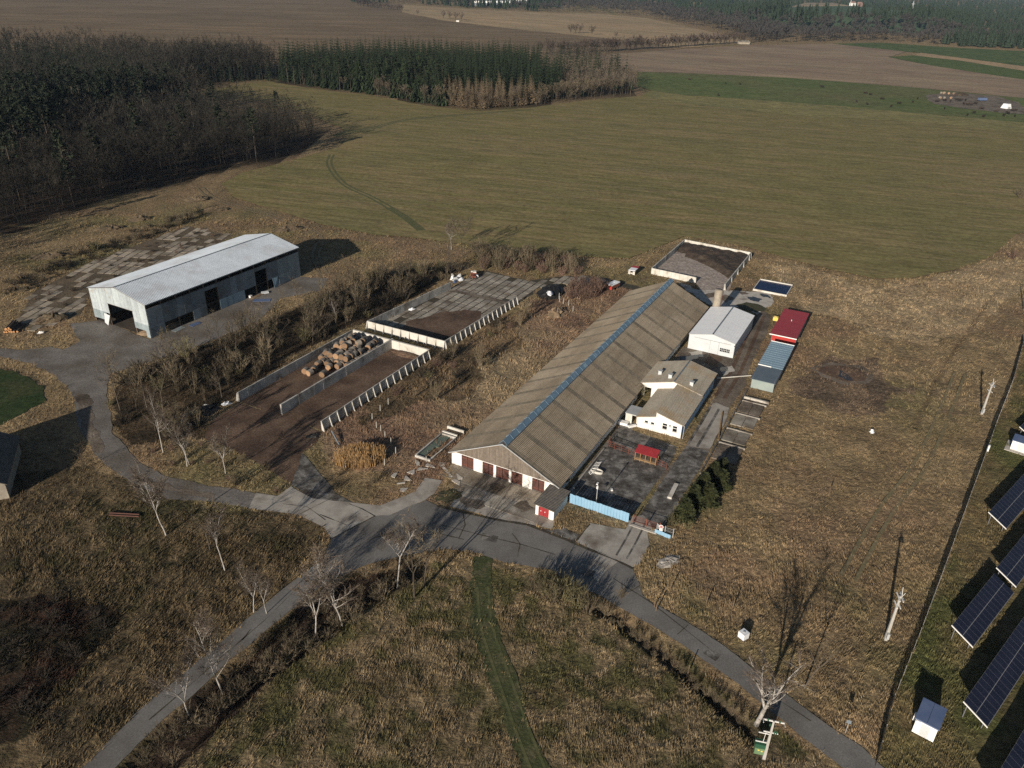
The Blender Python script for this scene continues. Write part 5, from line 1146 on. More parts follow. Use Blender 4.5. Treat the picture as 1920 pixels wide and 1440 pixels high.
# black heap with white tarpaulin, junk, trailers
heap('black_heap', 'black covered heap at the edge of the slab paving', 'heap', at(1034, 549), 5.2, 3.6, 2.0, M['black_tarp'], 31, YAW, 22, .25)
tw = heap('white_tarp', 'crumpled white tarpaulin lying on the black heap', 'tarpaulin', at(1031, 550, 1.5), 1.5, .8, .5, M['tarp_white'], 33, YAW + .6, 12, .6)
heap('white_tarp', 'small white tarpaulin piece at the foot of the black heap', 'tarpaulin', at(1027, 556, .1), 1.1, .6, .4, M['tarp_white'], 34, YAW - .3, 10, .6)
heap('brush_pile', 'pale pile of cut brushwood below the black heap', 'brush pile', at(1043, 588), 3.4, 2.2, 1.3, M['heap_straw'], 36, YAW, 20, .7)
rg = random.Random(50)
for k, (x, y, sx, sy, h, m_, lab) in enumerate([(848, 522, 1.3, .6, 1.1, 'white_paint', 'white drum lying in the junk at the rear bunker wall'), (855, 524, 1.6, .9, .7, 'grey_paint', 'grey scrap box in the junk beside the shrubs'), (862, 520, 1.0, .8, .9, 'white_metal', 'white metal scrap behind the grey box'), (865, 525, 1.2, .8, .5, 'tarp_white', 'white plastic bag at the right end of the junk'), (853, 528, 1.4, .5, .4, 'blue_sheet', 'dark blue scrap in front of the junk pile')]):
    heap('scrap', lab, 'scrap', at(x, y), sx, sy, h, M[m_], 60 + k, rg.random() * 3, 8, .7)
im = thing('red_machine', 'rusty red farm machine with a white tank at the end of the paving', 'farm machine', at(888, 520), YAW + .5)
mb = MB(); mb.raw(-1.8, .2, -.7, .7, .5, 1.0); mb.bar((-1.8, 0, .7), (-3.2, 0, .5), .1); mb.raw(.3, 1.8, -.9, .9, .9, 1.15); mb.build('chassis', M['rust'], im)
mb = MB(); [mb.raw(x, x + .12, y, y + .12, 0, 1.0) for x in (.35, 1.65) for y in (-.85, .7)]; mb.bar((-1.8, 0, 1.0), (-2.6, 0, 2.0), .12); mb.bar((-2.6, 0, 2.0), (-1, .2, 1.1), .1); mb.build('frame', M['rust'], im)
mb = MB(); mb.tube([(-.9, -.9, .6), (.0, -.9, .6)], [.45, .45], 10); mb.build('tank', M['white_paint'], im)
for s in (-1, 1): mb = MB(); mb.tube([(-1.2, s * .8 - .1, .4), (-1.2, s * .8 + .1, .4)], [.4, .4], 10); mb.build('wheel', M['dark'], im)
mb = MB(); mb.raw(.4, 1.6, -.7, .1, 1.15, 1.5); mb.raw(.9, 1.7, .2, .8, 1.15, 1.4); mb.build('load', M['wall_pale'], im)
def trailer(x, y, rot, label, redtop):
    t = thing('farm_trailer', label, 'trailer', at(x, y), rot)
    mb = MB(); mb.raw(-1.8, 1.8, -.95, .95, .55, .75); mb.raw(-1.8, 1.8, .9, .98, .75, 1.45); mb.raw(-1.8, 1.8, -.98, -.9, .75, 1.45); mb.raw(1.72, 1.8, -.9, .9, .75, 1.45); mb.raw(-1.8, -1.72, -.9, .9, .75, 1.45); mb.build('body', M['dark'] if redtop else M['rust'], t)
    mb = MB(); mb.slab([(-1.85, -1.0, 1.62), (.4, -1.0, 1.66), (.4, 1.0, 1.6), (-1.85, 1.0, 1.52)], .16); mb.build('cover', M['tarp_white'], t)
    mb = MB(); mb.slab([(.42, -1.0, 1.68), (1.85, -.95, 1.75), (1.85, .95, 1.7), (.42, 1.0, 1.62)], .2); mb.build('rear_cover', M['red_roof'] if redtop else M['tarp_white'], t)
    mb = MB(); mb.raw(-2.0, -1.86, -1.0, -.35, .35, 1.3); mb.raw(-2.0, -1.86, .35, 1.0, .35, 1.3); mb.raw(-1.98, -1.86, -.3, .3, .5, .9); mb.build('front_board', M['wall_pale'] if redtop else M['red_wall'], t)
    for sx in (-1.1, 1.1):
        for sy in (-.9, .9): mb = MB(); mb.tube([(sx, sy - .11, .38), (sx, sy + .11, .38)], [.38, .38], 10); mb.build('wheel', M['dark'], t)
trailer(1188, 513, YAW, 'trailer with a white and red cover standing in grass by the manure pit', True)
trailer(1149, 541, YAW - .25, 'trailer with a white cover and red front left of the barn roof end', False)
# planters, posts, rusty pipes, logs
pp = [thing('rusty_pipe', lab, 'pipe', at(x, y), 0) for x, y, lab in ((206, 964, 'upper rusty pipe lying in the dark meadow'), (205, 968, 'lower rusty pipe lying in the dark meadow'))]
for t, (x0, y0, x1, y1) in zip(pp, ((206, 964, 262, 967), (206, 969, 262, 972))):
    d = at(x1, y1) - at(x0, y0); mb = MB(); mb.bar((0, 0, .25), tuple(d + Vector((0, 0, .25))), .11, 8); mb.build('pipe_body', M['pipe_rust'], t)
d = (at(33, 601) - at(14, 622)).normalized(); lr = math.atan2(d.y, d.x); nv = Vector((-d.y, d.x, 0)); rg = random.Random(4)
lm = []
mb = MB(); n = 8
for j in range(n): mb.v.append((0, math.cos(6.283 * j / n) * .24, math.sin(6.283 * j / n) * .24))
for j in range(n): mb.v.append((4.6, math.cos(6.283 * j / n) * .2, math.sin(6.283 * j / n) * .2))
for j in range(n): mb.f.append((j, n + j, n + (j + 1) % n, (j + 1) % n)); mb.m.append(0)
mb.f += [tuple(range(n)), tuple(range(2 * n - 1, n - 1, -1))]; mb.m += [1, 1]; lgm = mb.mesh('cut_log', [M['log'], M['log_end']])
for i, (u, z) in enumerate([(-.9, .25), (-.4, .25), (.1, .25), (.6, .25), (1.1, .25), (1.75, .2), (-.65, .68), (-.15, .68), (.4, .7), (-.35, 1.08), (.15, 1.1)]):
    tag(obj('cut_log', lgm, None, at(17, 624) - nv * u * 1.0 + d * (rg.random() - .5) * .5 + Vector((0, 0, z)), (0, 0, lr)), 'cut log with an orange end in the stack at the left edge', 'log', 'cut logs stacked beside the old road')
heap('white_litter', 'white scrap lying in the grass right of the log stack', 'scrap', at(77, 624), .8, .4, .35, M['white_paint'], 71, .4, 8, .7)
heap('dark_mound', 'dark brushy mound between the log stack and the metal hall', 'mound', at(97, 600), 3.6, 2.2, 1.6, M['litter'], 72, .6, 18, .5)

# old shed at the left edge
ls = thing('old_shed', 'old block shed with a dark corrugated roof at the left picture edge', 'shed', at(18, 934), 0)
lo = at(18, 934); ld = (at(-60, 948) - lo).normalized(); lyaw = math.atan2(ld.y, ld.x); ls.rotation_euler = (0, 0, lyaw)
mb = MB(); mb.raw(0, 12, -.3, 0, 0, 2.9); mb.raw(0, .3, -14, -.3, 0, 2.9); mb.raw(11.7, 12, -14, -.3, 0, 2.9); mb.raw(.3, 11.7, -14, -13.7, 0, 2.9); mb.build('wall', M['block_wall'], ls)
mb = MB(); mb.slab([(-.4, .5, 2.9), (-.4, -14.4, 2.9), (6, -14.4, 6.6), (6, .5, 6.6)][::-1], .12); mb.slab([(6, .5, 6.6), (6, -14.4, 6.6), (12.4, -14.4, 2.9), (12.4, .5, 2.9)][::-1], .12)
corr(mb, (-.4, .5, 2.96), (-.4, -14.4, 2.96), (6, .5, 6.66), 22, .03); mb.build('roof', M['kiosk_roof'], ls)
mb = MB(); mb.add([(0, -.05, 2.9), (12, -.05, 2.9), (6, -.05, 6.4), (0, -.3, 2.9), (12, -.3, 2.9), (6, -.3, 6.4)], [(0, 1, 2), (5, 4, 3), (0, 3, 4, 1), (1, 4, 5, 2), (2, 5, 3, 0)]); mb.build('gable', M['block_wall'], ls)

# ------------------------------------------------------------------ poles, solar field, huts
def lattice_pole(name, label, base, h, extra=None):
    t = thing(name, label, 'utility pole', base, YAW + .3)
    mb = MB(); mb.hexa([(-.17, -.2, 0), (.17, -.2, 0), (.17, .2, 0), (-.17, .2, 0), (-.09, -.11, h), (.09, -.11, h), (.09, .11, h), (-.09, .11, h)]); mb.build('pole', M['conc_pole'], t)
    mb = MB()
    for z, L in ((h - .25, .85), (h - 1.5, .7)):
        mb.raw(-L, L, -.26, -.14, z, z + .1); mb.raw(-L, L, .14, .26, z, z + .1)
    mb.bar((0, -.2, h - .1), (-.55, -.2, h + 1.0), .035); mb.bar((0, -.2, h - .1), (.55, -.2, h + 1.0), .035); mb.build('cross_arm', M['alu'], t)
    im = MB().tube([(0, 0, 0), (0, 0, .1), (0, 0, .2), (0, 0, .32)], [.05, .085, .06, .03], 6).mesh('insulator', M['trim'])
    for x in (-.75, .75, -.45, .45): obj('insulator', im, t, (x, -.2, h - .15))
    mb = MB(); mb.raw(.18, .42, -.15, .15, h - 3.1, h - 2.5); mb.build('switch_box', M['rust'], t)
    mb = MB(); mb.raw(-.55, -.2, -.16, .16, .6, 1.5); mb.build('meter_box', M['grey_paint'], t)
    return t
lattice_pole('power_pole', 'grey concrete power pole in the meadow left of the solar fence', at(1660, 1200), 7.6)
lattice_pole('power_pole', 'grey concrete power pole farther off in the dry grass beside the track', at(1840, 777), 6.8)
fp = thing('wooden_pole', 'dark wooden pole at the right edge beyond the grass', 'utility pole', at(1919, 582), 0)
MB().tube([(0, 0, 0), (0, 0, 7.5)], [.15, .1], 7).build('pole', M['brown_wood'], fp); MB().raw(-.8, .8, -.06, .06, 7.0, 7.15).build('cross_arm', M['brown_wood'], fp)
tp = thing('transformer_pole', 'concrete pole with a green transformer box beside the road', 'utility pole', at(1432, 1422), YAW - R(90) + .25)
mb = MB(); hp = 6.1; mb.hexa([(-.17, -.17, 0), (.17, -.17, 0), (.17, .17, 0), (-.17, .17, 0), (-.09, -.09, hp), (.09, -.09, hp), (.09, .09, hp), (-.09, .09, hp)]); mb.build('pole', M['conc_pole'], tp)
mb = MB(); mb.raw(-1.1, 1.1, -.06, .06, hp - .12, hp); mb.bar((-1.1, 0, hp), (-1.1, -.6, hp + .1), .04); mb.bar((1.1, 0, hp), (1.1, -.6, hp + .1), .04); mb.raw(-.75, .75, -.05, .05, hp - 1.9, hp - 1.8); mb.raw(-1.2, 0, -.05, .05, hp - 2.2, hp - 2.12); mb.raw(-1.3, 0, -.05, .05, hp - 3.6, hp - 3.52); mb.bar((-.55, 0, 1.5), (-.45, 0, hp - 2.0), .03); mb.build('cross_arm', M['alu'], tp)
im = MB().tube([(0, 0, 0), (0, 0, .12), (0, 0, .24), (0, 0, .4)], [.06, .1, .08, .04], 6).mesh('insulator', M['green_dark'])
for x, z in ((-.6, hp - .1), (.6, hp - .1), (-.3, hp - .8), (.35, hp - 1.8), (.55, hp - 1.8)): obj('insulator', im, tp, (x, -.1, z))
mb = MB(); mb.raw(-1.25, -.25, -.45, .4, 1.0, 1.9); mb.raw(-1.3, -.2, -.5, .45, 1.9, 2.0); mb.build('transformer_box', M['green_box'], tp)
mb = MB(); mb.raw(-1.3, -.2, -.4, .4, 2.0, 2.5); mb.build('transformer_top', M['green_dark'], tp)
mb = MB(); mb.raw(-.95, -.75, -.465, -.45, 1.6, 1.75); mb.raw(-.6, -.4, -.465, -.45, 1.5, 1.65); mb.build('warning_plate', M['yellow'], tp)
rsn = thing('road_marker', 'thin road sign post in the dark verge at the bottom right', 'sign', at(1585, 1374), -.4); MB().tube([(0, 0, 0), (0, 0, 2.1)], [.03, .03], 6).build('sign_post', M['grey_paint'], rsn); MB().raw(-.25, .25, -.03, -.01, 1.6, 2.1).build('sign_plate', M['trim'], rsn)

SY = R(43.2); sdir = Vector((math.cos(SY), math.sin(SY), 0)); slow = Vector((math.sin(SY), -math.cos(SY), 0))
pn = MB(); s_up = Vector((0, 0, 0)); tilt = math.atan2(1.5, 3.05); sl = 1.66
def pt(u, v, o=0): return (u, -v * math.cos(tilt) + o * math.sin(tilt) * 0, 2.3 - v * math.sin(tilt) + o)
pmods = []
for v in (0, 1):
    mb = MB(); v0, v1 = v * (sl + .03) + .03, v * (sl + .03) + sl; mb.slab([pt(.05, v1 - .02), pt(1.03, v1 - .02), pt(1.03, v0 + .02), pt(.05, v0 + .02)], .04); pmods.append(mb.mesh('solar_panel', M['panel']))
def solar(start, L, label):
    t = thing('solar_table', label, 'solar table', (start[0], start[1], 0), SY); n = int(L / 1.08)
    for i in range(n):
        for v in (0, 1): obj('solar_panel', pmods[v], t, (i * 1.08, 0, 0))
    mb = MB(); mb.slab([pt(0, 2 * sl + .06, -.045), pt(n * 1.08, 2 * sl + .06, -.045), pt(n * 1.08, 0, -.045), pt(0, 0, -.045)], .05); mb.build('panel_backing', M['panel_frame'], t)
    mb = MB(); mb.slab([pt(-.1, 2 * sl + .1, .03), pt(.0, 2 * sl + .1, .03), pt(.0, -.02, .03), pt(-.1, -.02, .03)], .14); mb.build('end_rail', M['alu'], t)
    mb = MB()
    for i in range(0, n + 1, 4):
        for v in (.5, 2.8): mb.bar((min(i * 1.08 + .2, n * 1.08 - .1), -v * math.cos(tilt), -.1), (min(i * 1.08 + .2, n * 1.08 - .1), -v * math.cos(tilt), 2.2 - v * math.sin(tilt)), .05)
    mb.build('support', M['panel_frame'], t)
solar((53.53, 63.25), 30, 'longest solar table running out of the right edge below the middle one')
solar((58.03, 75.35), 15.2, 'short solar table left of the gap in the middle row')
solar((70.0, 86.9), 26, 'solar table right of the gap in the middle row')
solar((75.81, 100.1), 26, 'solar table below the small hut beside the wire fence')
solar((49.5, 51.2), 32, 'solar table cut off by the bottom right corner of the picture')
p = at(1912, 800, 2.3); solar((p.x, p.y), 26, 'solar table behind the small white hut at the right edge')
hut = thing('substation_hut', 'white substation hut with a blue flat roof at the bottom right', 'hut', at(1709, 1371), 0)
q0, q1 = at(1709, 1371), at(1749, 1392); hy = math.atan2((q1 - q0).y, (q1 - q0).x); hut.rotation_euler = (0, 0, hy); hw = (q1 - q0).length
mb = MB(); mb.raw(0, hw, 0, 3.3, 0, 2.1); mb.build('wall', M['white_paint'], hut)
mb = MB(); mb.slab([(-.15, -.12, 2.28), (hw + .15, -.12, 2.28), (hw + .15, 3.5, 2.32), (-.15, 3.5, 2.32)], .16); mb.raw(hw / 2 - .02, hw / 2 + .02, -.1, 3.45, 2.28, 2.36); mb.build('roof', M['blue_sheet'], hut)
mb = MB(); mb.raw(-.35, -.02, 1.4, 2.1, .3, 1.0); mb.raw(.1, .5, -.25, -.02, 1.85, 2.15); mb.build('vent_box', M['white_paint'], hut)
mb = MB(); mb.raw(hw * .3, hw * .7, -.03, 0, .1, 1.8); mb.build('door', M['white_metal'], hut)
hut2 = thing('substation_hut', 'small white hut on a concrete pad beside the solar fence', 'hut', at(1893, 842), hy)
MB().raw(-.8, 4, -.9, 3.4, 0, .1).build('pad', M['concrete_light'], hut2); MB().raw(0, 3, 0, 2.6, .1, 1.9).build('wall', M['white_paint'], hut2)
mb = MB(); mb.slab([(-.12, -.1, 2.04), (3.12, -.1, 2.04), (3.12, 2.75, 2.08), (-.12, 2.75, 2.08)], .13); mb.build('roof', M['blue_sheet'], hut2); MB().raw(1, 2, -.03, 0, .2, 1.7).build('door', M['white_metal'], hut2)
gpst = thing('gate_pillar', 'short white cabinet in the wire fence left of the small hut', 'cabinet', at(1851, 846), hy); MB().raw(-.2, .2, -.15, .15, 0, 1.3).build('cabinet_body', M['white_paint'], gpst); MB().raw(-.24, .24, -.19, .19, 1.3, 1.36).build('cabinet_lid', M['grey_paint'], gpst)
def mesh_fence(name, label, pts, h, step=2.5):
    P = [at(*p) for p in pts]; t = thing(name, label, 'fence', P[0]); pm = MB().raw(-.03, .03, -.03, .03, 0, h + .05).mesh('fence_post', M['grey_paint'])
    for a, b in zip(P[:-1], P[1:]):
        d = b - a; L = d.length; n = max(1, round(L / step)); yaw = math.atan2(d.y, d.x)
        mb = MB()
        for z in np.linspace(.05, h, 8): mb.bar((0, 0, z), (L, 0, z), .009, 3)
        k = int(L / .13)
        for i in range(k): mb.bar((i * L / k, 0, 0), (i * L / k, 0, h), .010, 3)
        o = mb.build('wire_mesh', M['steel'], t); o.location = a - P[0]; o.rotation_euler = (0, 0, yaw)
        for i in range(n): obj('fence_post', pm, t, a + d * (i / n) - P[0], (0, 0, yaw))
mesh_fence('wire_mesh_fence', 'wire mesh fence running along the solar field', [(1919, 640), (1897, 720), (1865, 802), (1852, 840), (1790, 1010), (1765, 1080), (1722, 1195), (1672, 1320), (1640, 1440)], 1.7)
ibc = thing('white_tank', 'white plastic tank standing in the meadow near the bent birch', 'tank', at(1393, 1196), .6)
mb = MB(); mb.raw(-.5, .5, -.5, .5, .12, 1.05); mb.build('tank_body', M['tarp_white'], ibc); mb = MB(); mb.raw(-.58, .58, -.58, .58, 0, .12); mb.build('pallet', M['brown_wood'], ibc); MB().tube([(0, 0, 1.05), (0, 0, 1.13)], [.18, .16], 8).build('lid', M['grey_paint'], ibc)
heap('white_bag', 'white plastic bag lying in the dry meadow', 'bag', at(1634, 811), .55, .4, .7, M['tarp_white'], 88, .3, 8, .6)
def stump(x, y, h, label, m='brown_wood'):
    o = MB().tube([(0, 0, 0), (.03, .02, h)], [.09, .07], 6).build('fence_stake', M[m]); o.location = at(x, y); tag(o, label, 'stake', 'old fence stakes')
for x, y in [(648, 876), (669, 871), (694, 868), (721, 872), (742, 850), (733, 832), (722, 820), (714, 808), (706, 802), (698, 786), (713, 770), (728, 758)]: stump(x, y, 1.3, 'pale concrete fence stake by the tall reeds', 'conc_pole')
for x, y in [(1227, 1138), (1290, 1262), (1257, 1105), (1324, 1133), (1374, 1140), (1555, 925), (1230, 1145)]: stump(x, y, 1.4, 'old wooden stake in the meadow by the road', 'brown_wood')
for x, y in [(1049, 566), (1056, 570), (1066, 573), (1074, 585), (1048, 560)]: stump(x, y, 1.6, 'pale stake beside the black heap', 'conc_pole')
for k in range(14): stump(610 - k * 13, 281 + k * 4.8, 1.5, 'grey stake along the field edge below the left wood', 'brown_wood')
heap('cable_ring', 'black scrap ring lying by the near corner of the bunker wall', 'scrap', at(588, 818), 1.3, .6, .5, M['black_tarp'], 91, .3, 10, .7)
bm = thing('fallen_beam', 'dark steel beam lying near the tall reeds', 'beam', at(622, 812)); d = at(635, 833) - at(621, 810); mb = MB(); mb.bar((0, 0, .5), tuple(d + Vector((0, 0, .2))), .14, 4); mb.build('beam_body', M['trim'], bm)
heap('black_scrap', 'dark scrap heap in front of the left bunker wall', 'scrap', at(380, 772), 3.4, 1.4, .9, M['black_tarp'], 92, .5, 14, .7)
heap('white_scrap', 'white scrap piece at the foot of the left bunker wall', 'scrap', at(424, 758), 1.0, .5, .5, M['tarp_white'], 93, .5, 8, .7)
heap('white_scrap', 'pale scrap piece lying on the dark scrap heap', 'scrap', at(386, 763, .4), .9, .4, .5, M['grey_paint'], 94, .2, 8, .7)
heap('pale_rubble', 'pale sandy rubble right of the gate drive', 'rubble', at(1252, 1055), 2.3, 1.2, .35, M['concrete_light'], 95, .7, 14, .8)
heap('white_wrap', 'white wrapped scrap beside the slabs in the rear bunker', 'scrap', at(772, 581), 1.0, .5, .5, M['tarp_white'], 97, .4, 8, .7)

# ------------------------------------------------------------------ cattle and feeding place in the pasture
sheet('feeding_ground', PX([(1735, 178), (1790, 174), (1870, 180), (1915, 196), (1935, 215), (1880, 212), (1800, 203), (1750, 195)]), .12, M['mud'], 6, 4)
def cow_mesh():
    mb = MB(); rings = [(-1.1, .95, .18, .22), (-.95, .98, .30, .36), (-.4, .92, .34, .40), (.2, .92, .34, .40), (.7, .98, .30, .38), (.95, 1.08, .2, .28), (1.25, 1.12, .14, .2), (1.45, 1.05, .13, .16), (1.75, .9, .08, .1)]; n = 8
    for x, z, ry, rz in rings:
        for j in range(n): t = 6.283 * j / n; mb.v.append((x, math.cos(t) * ry, z + math.sin(t) * rz))
    for i in range(len(rings) - 1):
        for j in range(n): mb.f.append((i * n + j, i * n + (j + 1) % n, (i + 1) * n + (j + 1) % n, (i + 1) * n + j))
    mb.f += [tuple(range(n - 1, -1, -1)), tuple((len(rings) - 1) * n + j for j in range(n))]; mb.m = [0] * len(mb.f)
    for x in (-.85, .7):
        for y in (-.2, .2): mb.tube([(x, y, .85), (x + (.06 if x < 0 else 0), y, .45), (x - (.03 if x < 0 else 0), y, 0)], [.15, .08, .06], 6)
    mb.tube([(-1.1, 0, 1.1), (-1.25, 0, .8), (-1.25, 0, .4)], [.04, .03, .04], 4)
    for y in (-1, 1): mb.tube([(1.4, y * .1, 1.15), (1.38, y * .3, 1.17)], [.06, .02], 4)
    return mb.mesh('cow', M['cow'])
cm = cow_mesh(); rg = random.Random(8)
cowpx = [(38,448),(240,470),(320,473),(198,537),(783,490),(1027,525),(1055,533),(977,572),(1037,588),(1120,558),(1170,600),(1215,582),(1293,575),(1320,556),(1472,613),(1600,650),(1638,637),(1690,657),(1682,613),(1763,628),(1805,652),(1828,640),(1855,624),(1873,622),(1868,655),(1430,572),(1472,568),(1505,570),(1540,562),(1560,566),(1590,566),(1580,585),(1600,588),(1620,588),(1645,585)]
for i, (u, v) in enumerate(cowpx):
    p = at(1280 + u / 3, v / 3 + 1, .1); s = 1.1 + rg.random() * .25; o = obj('cow', cm, None, p, (0, 0, rg.random() * 6.28)); o.scale = (s, s, s)
    tag(o, 'dark brown cow in the herd at the muddy feeding ground' if i > 24 else 'dark brown cow grazing on the green pasture strip', 'cow', 'cattle at the feeding ground' if i > 24 else 'cattle grazing in the pasture')
for u, v in [(1453,527),(1470,527),(1495,529),(1525,530),(1447,554),(1470,555),(1510,555)]:
    o = obj('hay_bale', bms[1], None, at(1280 + u / 3, v / 3 + .5, .12), (0, 0, rg.random() * 3)); o.scale = (1.3,) * 3; tag(o, 'pale hay bale at the muddy feeding ground', 'hay bale', 'pale hay bales at the feeding ground')
heap('dark_heap', 'dark heap behind the hay bales at the feeding ground', 'heap', at(1801, 179, .1), 8, 3, 2, M['manure'], 101, .3)
tt = thing('white_tent', 'small white tent shelter beside the feeding ground', 'shelter', at(1886, 203, .1), .4); mb = MB(); mb.hexa([(-2.4, -2.4, 0), (2.4, -2.4, 0), (2.4, 2.4, 0), (-2.4, 2.4, 0), (-1.6, -1.6, 3), (1.6, -1.6, 3), (1.6, 1.6, 3), (-1.6, 1.6, 3)]); mb.build('cover', M['tarp_white'], tt); MB().raw(-1.2, 1.2, -2.5, -2.2, .0, 1.2).build('opening', M['grey_paint'], tt)
fw_ = thing('feed_wagon', 'grey feed wagon standing at the feeding ground', 'wagon', at(1841, 190, .1), .2); MB().raw(-3, 3, -1.2, 1.2, .8, 2.4).build('body', M['blue_sheet'], fw_)
for x in (-2, 2):
    for y in (-1.1, 1.1): MB().tube([(x, y - .15, .5), (x, y + .15, .5)], [.5, .5], 8).build('wheel', M['dark'], fw_)

# ------------------------------------------------------------------ trees: generators
def grow(seed, h, leaders=1, fork=.5, limbs=10, spread=1.0, r0=None, subs=4, twigs=4, tw=.035, lean=.06, up=.6, sides=6, low=.3, twl=.16, white=False, br=.42):
    rg = random.Random(seed); T = MB(); C = MB(); r0 = r0 or h * .014
    def rv(): return Vector((rg.random() - .5, rg.random() - .5, rg.random() - .5))
    def path(p, d, L, k, wob, lift=0):
        pts = [p]; d = d.normalized()
        for i in range(k): d = (d + rv() * wob + Vector((0, 0, lift))).normalized(); pts.append(pts[-1] + d * (L / k))
        return pts
    def twig(p, d, L, w_):
        d = d.normalized(); s = d.cross(rv()).normalized() * w_; m_ = p + d * L * .55 + rv() * L * .12; e = p + d * L + rv() * L * .25
        C.tri(p - s, p + s, m_ + s * .3); C.tri(m_ - s * .6, m_ + s * .6, e)
    def branch(p, d, L, r):
        pts = path(p, d, L, 3, .35, .12 * up); T.tube(pts, [r, r * .75, r * .5, r * .2], 4, cap=False)
        for s in range(subs):
            t = .25 + .75 * s / max(1, subs - 1); i = min(2, int(t * 3)); q = pts[i] + (pts[i + 1] - pts[i]) * (t * 3 - i if t < 1 else 1); bd = (pts[i + 1] - pts[i]).normalized() + rv() * 1.3 + Vector((0, 0, .25 * up)); bl = L * (.28 + rg.random() * .25)
            e = q + bd.normalized() * bl; sd_ = bd.cross(rv()).normalized() * (r * .22 + tw * .4); (T if white else C).tri(q - sd_, q + sd_, e)
            for k in range(twigs):
                u = .2 + .8 * (k + rg.random()) / twigs; twig(q + (e - q) * u, bd.normalized() + rv() * 1.5, h * twl * (.35 + rg.random() * .65), tw * (.5 + rg.random() * .5))
    def stem(p, d, L, r, n, k=6, l0=low):
        pts = path(p, d, L, k, lean * 2, .02); rad = [r * (1 - .85 * i / k) for i in range(k + 1)]; T.tube(pts, rad, sides, cap=False)
        for j in range(n):
            t = l0 + (1 - l0) * ((j + rg.random()) / n) ** .9; i = min(k - 1, int(t * k)); q = pts[i] + (pts[i + 1] - pts[i]) * (t * k - i); a = rg.random() * 6.283; el = (.35 + .75 * rg.random() * up)
            dd = Vector((math.cos(a), math.sin(a), el * 1.1)); branch(q, dd, L * (.42 - .26 * t) * spread * (.7 + rg.random() * .5), rad[i] * br)
        return pts
    if leaders == 1: stem(Vector((0, 0, -.1)), Vector((rv().x * .25, rv().y * .25, 1)), h, r0, limbs)
    else:
        tr = path(Vector((0, 0, -.1)), Vector((rv().x * .3, rv().y * .3, 1)), h * fork, 4, lean * 2); T.tube(tr, [r0, r0 * .9, r0 * .85, r0 * .78, r0 * .72], sides, cap=False); a0 = rg.random() * 6.28
        for k in range(leaders):
            a = a0 + 6.283 * k / leaders; stem(tr[-1], Vector((math.cos(a) * .45, math.sin(a) * .45, 1)), h * (1 - fork) * (.8 + rg.random() * .35), r0 * .6, max(3, limbs // leaders), 5, .12)
    return T, C
def meshes(TC, tm, cmx): return TC[0].mesh('trunk', M[tm], True), TC[1].mesh('crown', M[cmx])
BIRCH = [meshes(grow(s, 10, L, f, n, sp, 0.115, 6, 7, .040, .09, .95, 7, .22, .13, True, .5), 'birch', 'twig') for s, L, f, n, sp in ((1, 3, .42, 30, .95), (2, 2, .45, 26, 1.0), (3, 1, 0, 26, .9), (4, 4, .4, 32, 1.0), (5, 2, .35, 28, 1.0))]
BARE = [meshes(grow(s, 10, L, .45, n, sp, .13, 4, 4, .04, .06, .8, 5, .22, .12), 'bare_trunk', 'twig_brown') for s, L, n, sp in ((11, 1, 16, 1.0), (12, 2, 16, 1.1), (13, 3, 16, 1.2), (14, 1, 18, .9))]
WOODT = [meshes(grow(s, 14, L, .5, n, sp, .15, 4, 5, .085, .04, .9, 5, .25, .11), tm, c) for s, L, n, sp, tm, c in ((21, 1, 22, 1.05, 'wood_trunk', 'wood_twig'), (22, 2, 22, 1.1, 'wood_trunk', 'wood_twig'), (23, 1, 22, .95, 'wood_trunk', 'wood_twig'), (24, 3, 22, 1.15, 'wood_trunk', 'wood_twig'), (25, 1, 20, .85, 'bare_trunk', 'wood_pale'))]
EDGET = [meshes(grow(s, 14, L, .45, n, sp, .15, 5, 5, .09, .04, .8, 5, .12, .11), 'bare_trunk', c) for s, L, n, sp, c in ((31, 1, 26, 1.1, 'twig_brown'), (32, 2, 26, 1.15, 'wood_pale'), (33, 3, 24, 1.2, 'wood_pale'), (34, 2, 26, 1.0, 'twig_brown'))]
def tree(name, label, cat, base, h, pm, rot=None, group=None, h0=10.0, seed=0):
    rg = random.Random(int(base[0] * 71 + base[1] * 37) + seed); t = bpy.data.objects.new(name, None); COL.objects.link(t); t.empty_display_size = .3; t.location = base
    t.rotation_euler = (0, 0, rg.random() * 6.28 if rot is None else rot); s = h / h0; t.scale = (s, s, s); tag(t, label, cat, group)
    obj('trunk', pm[0], t); obj('crown', pm[1], t); return t
def tpx(name, label, bx, by, top, proto, rot=None, cat='tree', group=None, hmax=16):
    b = at(bx, by); return tree(name, label, cat, b, min(hmax, height_of(b, top)), proto, rot, group)
tpx('birch_tree', 'tall white birch leaning left over the dark meadow beside the old road', 311, 1002, 885, BIRCH[0], 1.0)
tpx('birch_tree', 'crooked white birch right of the brown bush in the dark meadow', 422, 1070, 972, BIRCH[1], 2.1)
tpx('bare_tree', 'small brown bushy tree between two white birches in the dark meadow', 394, 1030, 945, BARE[1], .4)
tpx('birch_tree', 'twin stemmed birch nearest the thicket on the road bank', 306, 848, 757, BIRCH[4], .2)
tpx('birch_tree', 'white birch with a dense fan of limbs on the road bank', 351, 874, 793, BIRCH[3], 1.4)
tpx('birch_tree', 'slim white birch just right of the fan shaped birch', 355, 870, 785, BIRCH[1], 4.0)
tpx('birch_tree', 'wide forked birch above the road bend beside the dirt yard', 423, 888, 812, BIRCH[3], .9)
tpx('bare_tree', 'tall pale trunk tree at the edge of the gravel yard bend', 226, 770, 668, BARE[0], .2)
tpx('bare_tree', 'thin straight tree in the thicket right of the yard bend', 277, 768, 682, BARE[3], 1.2)
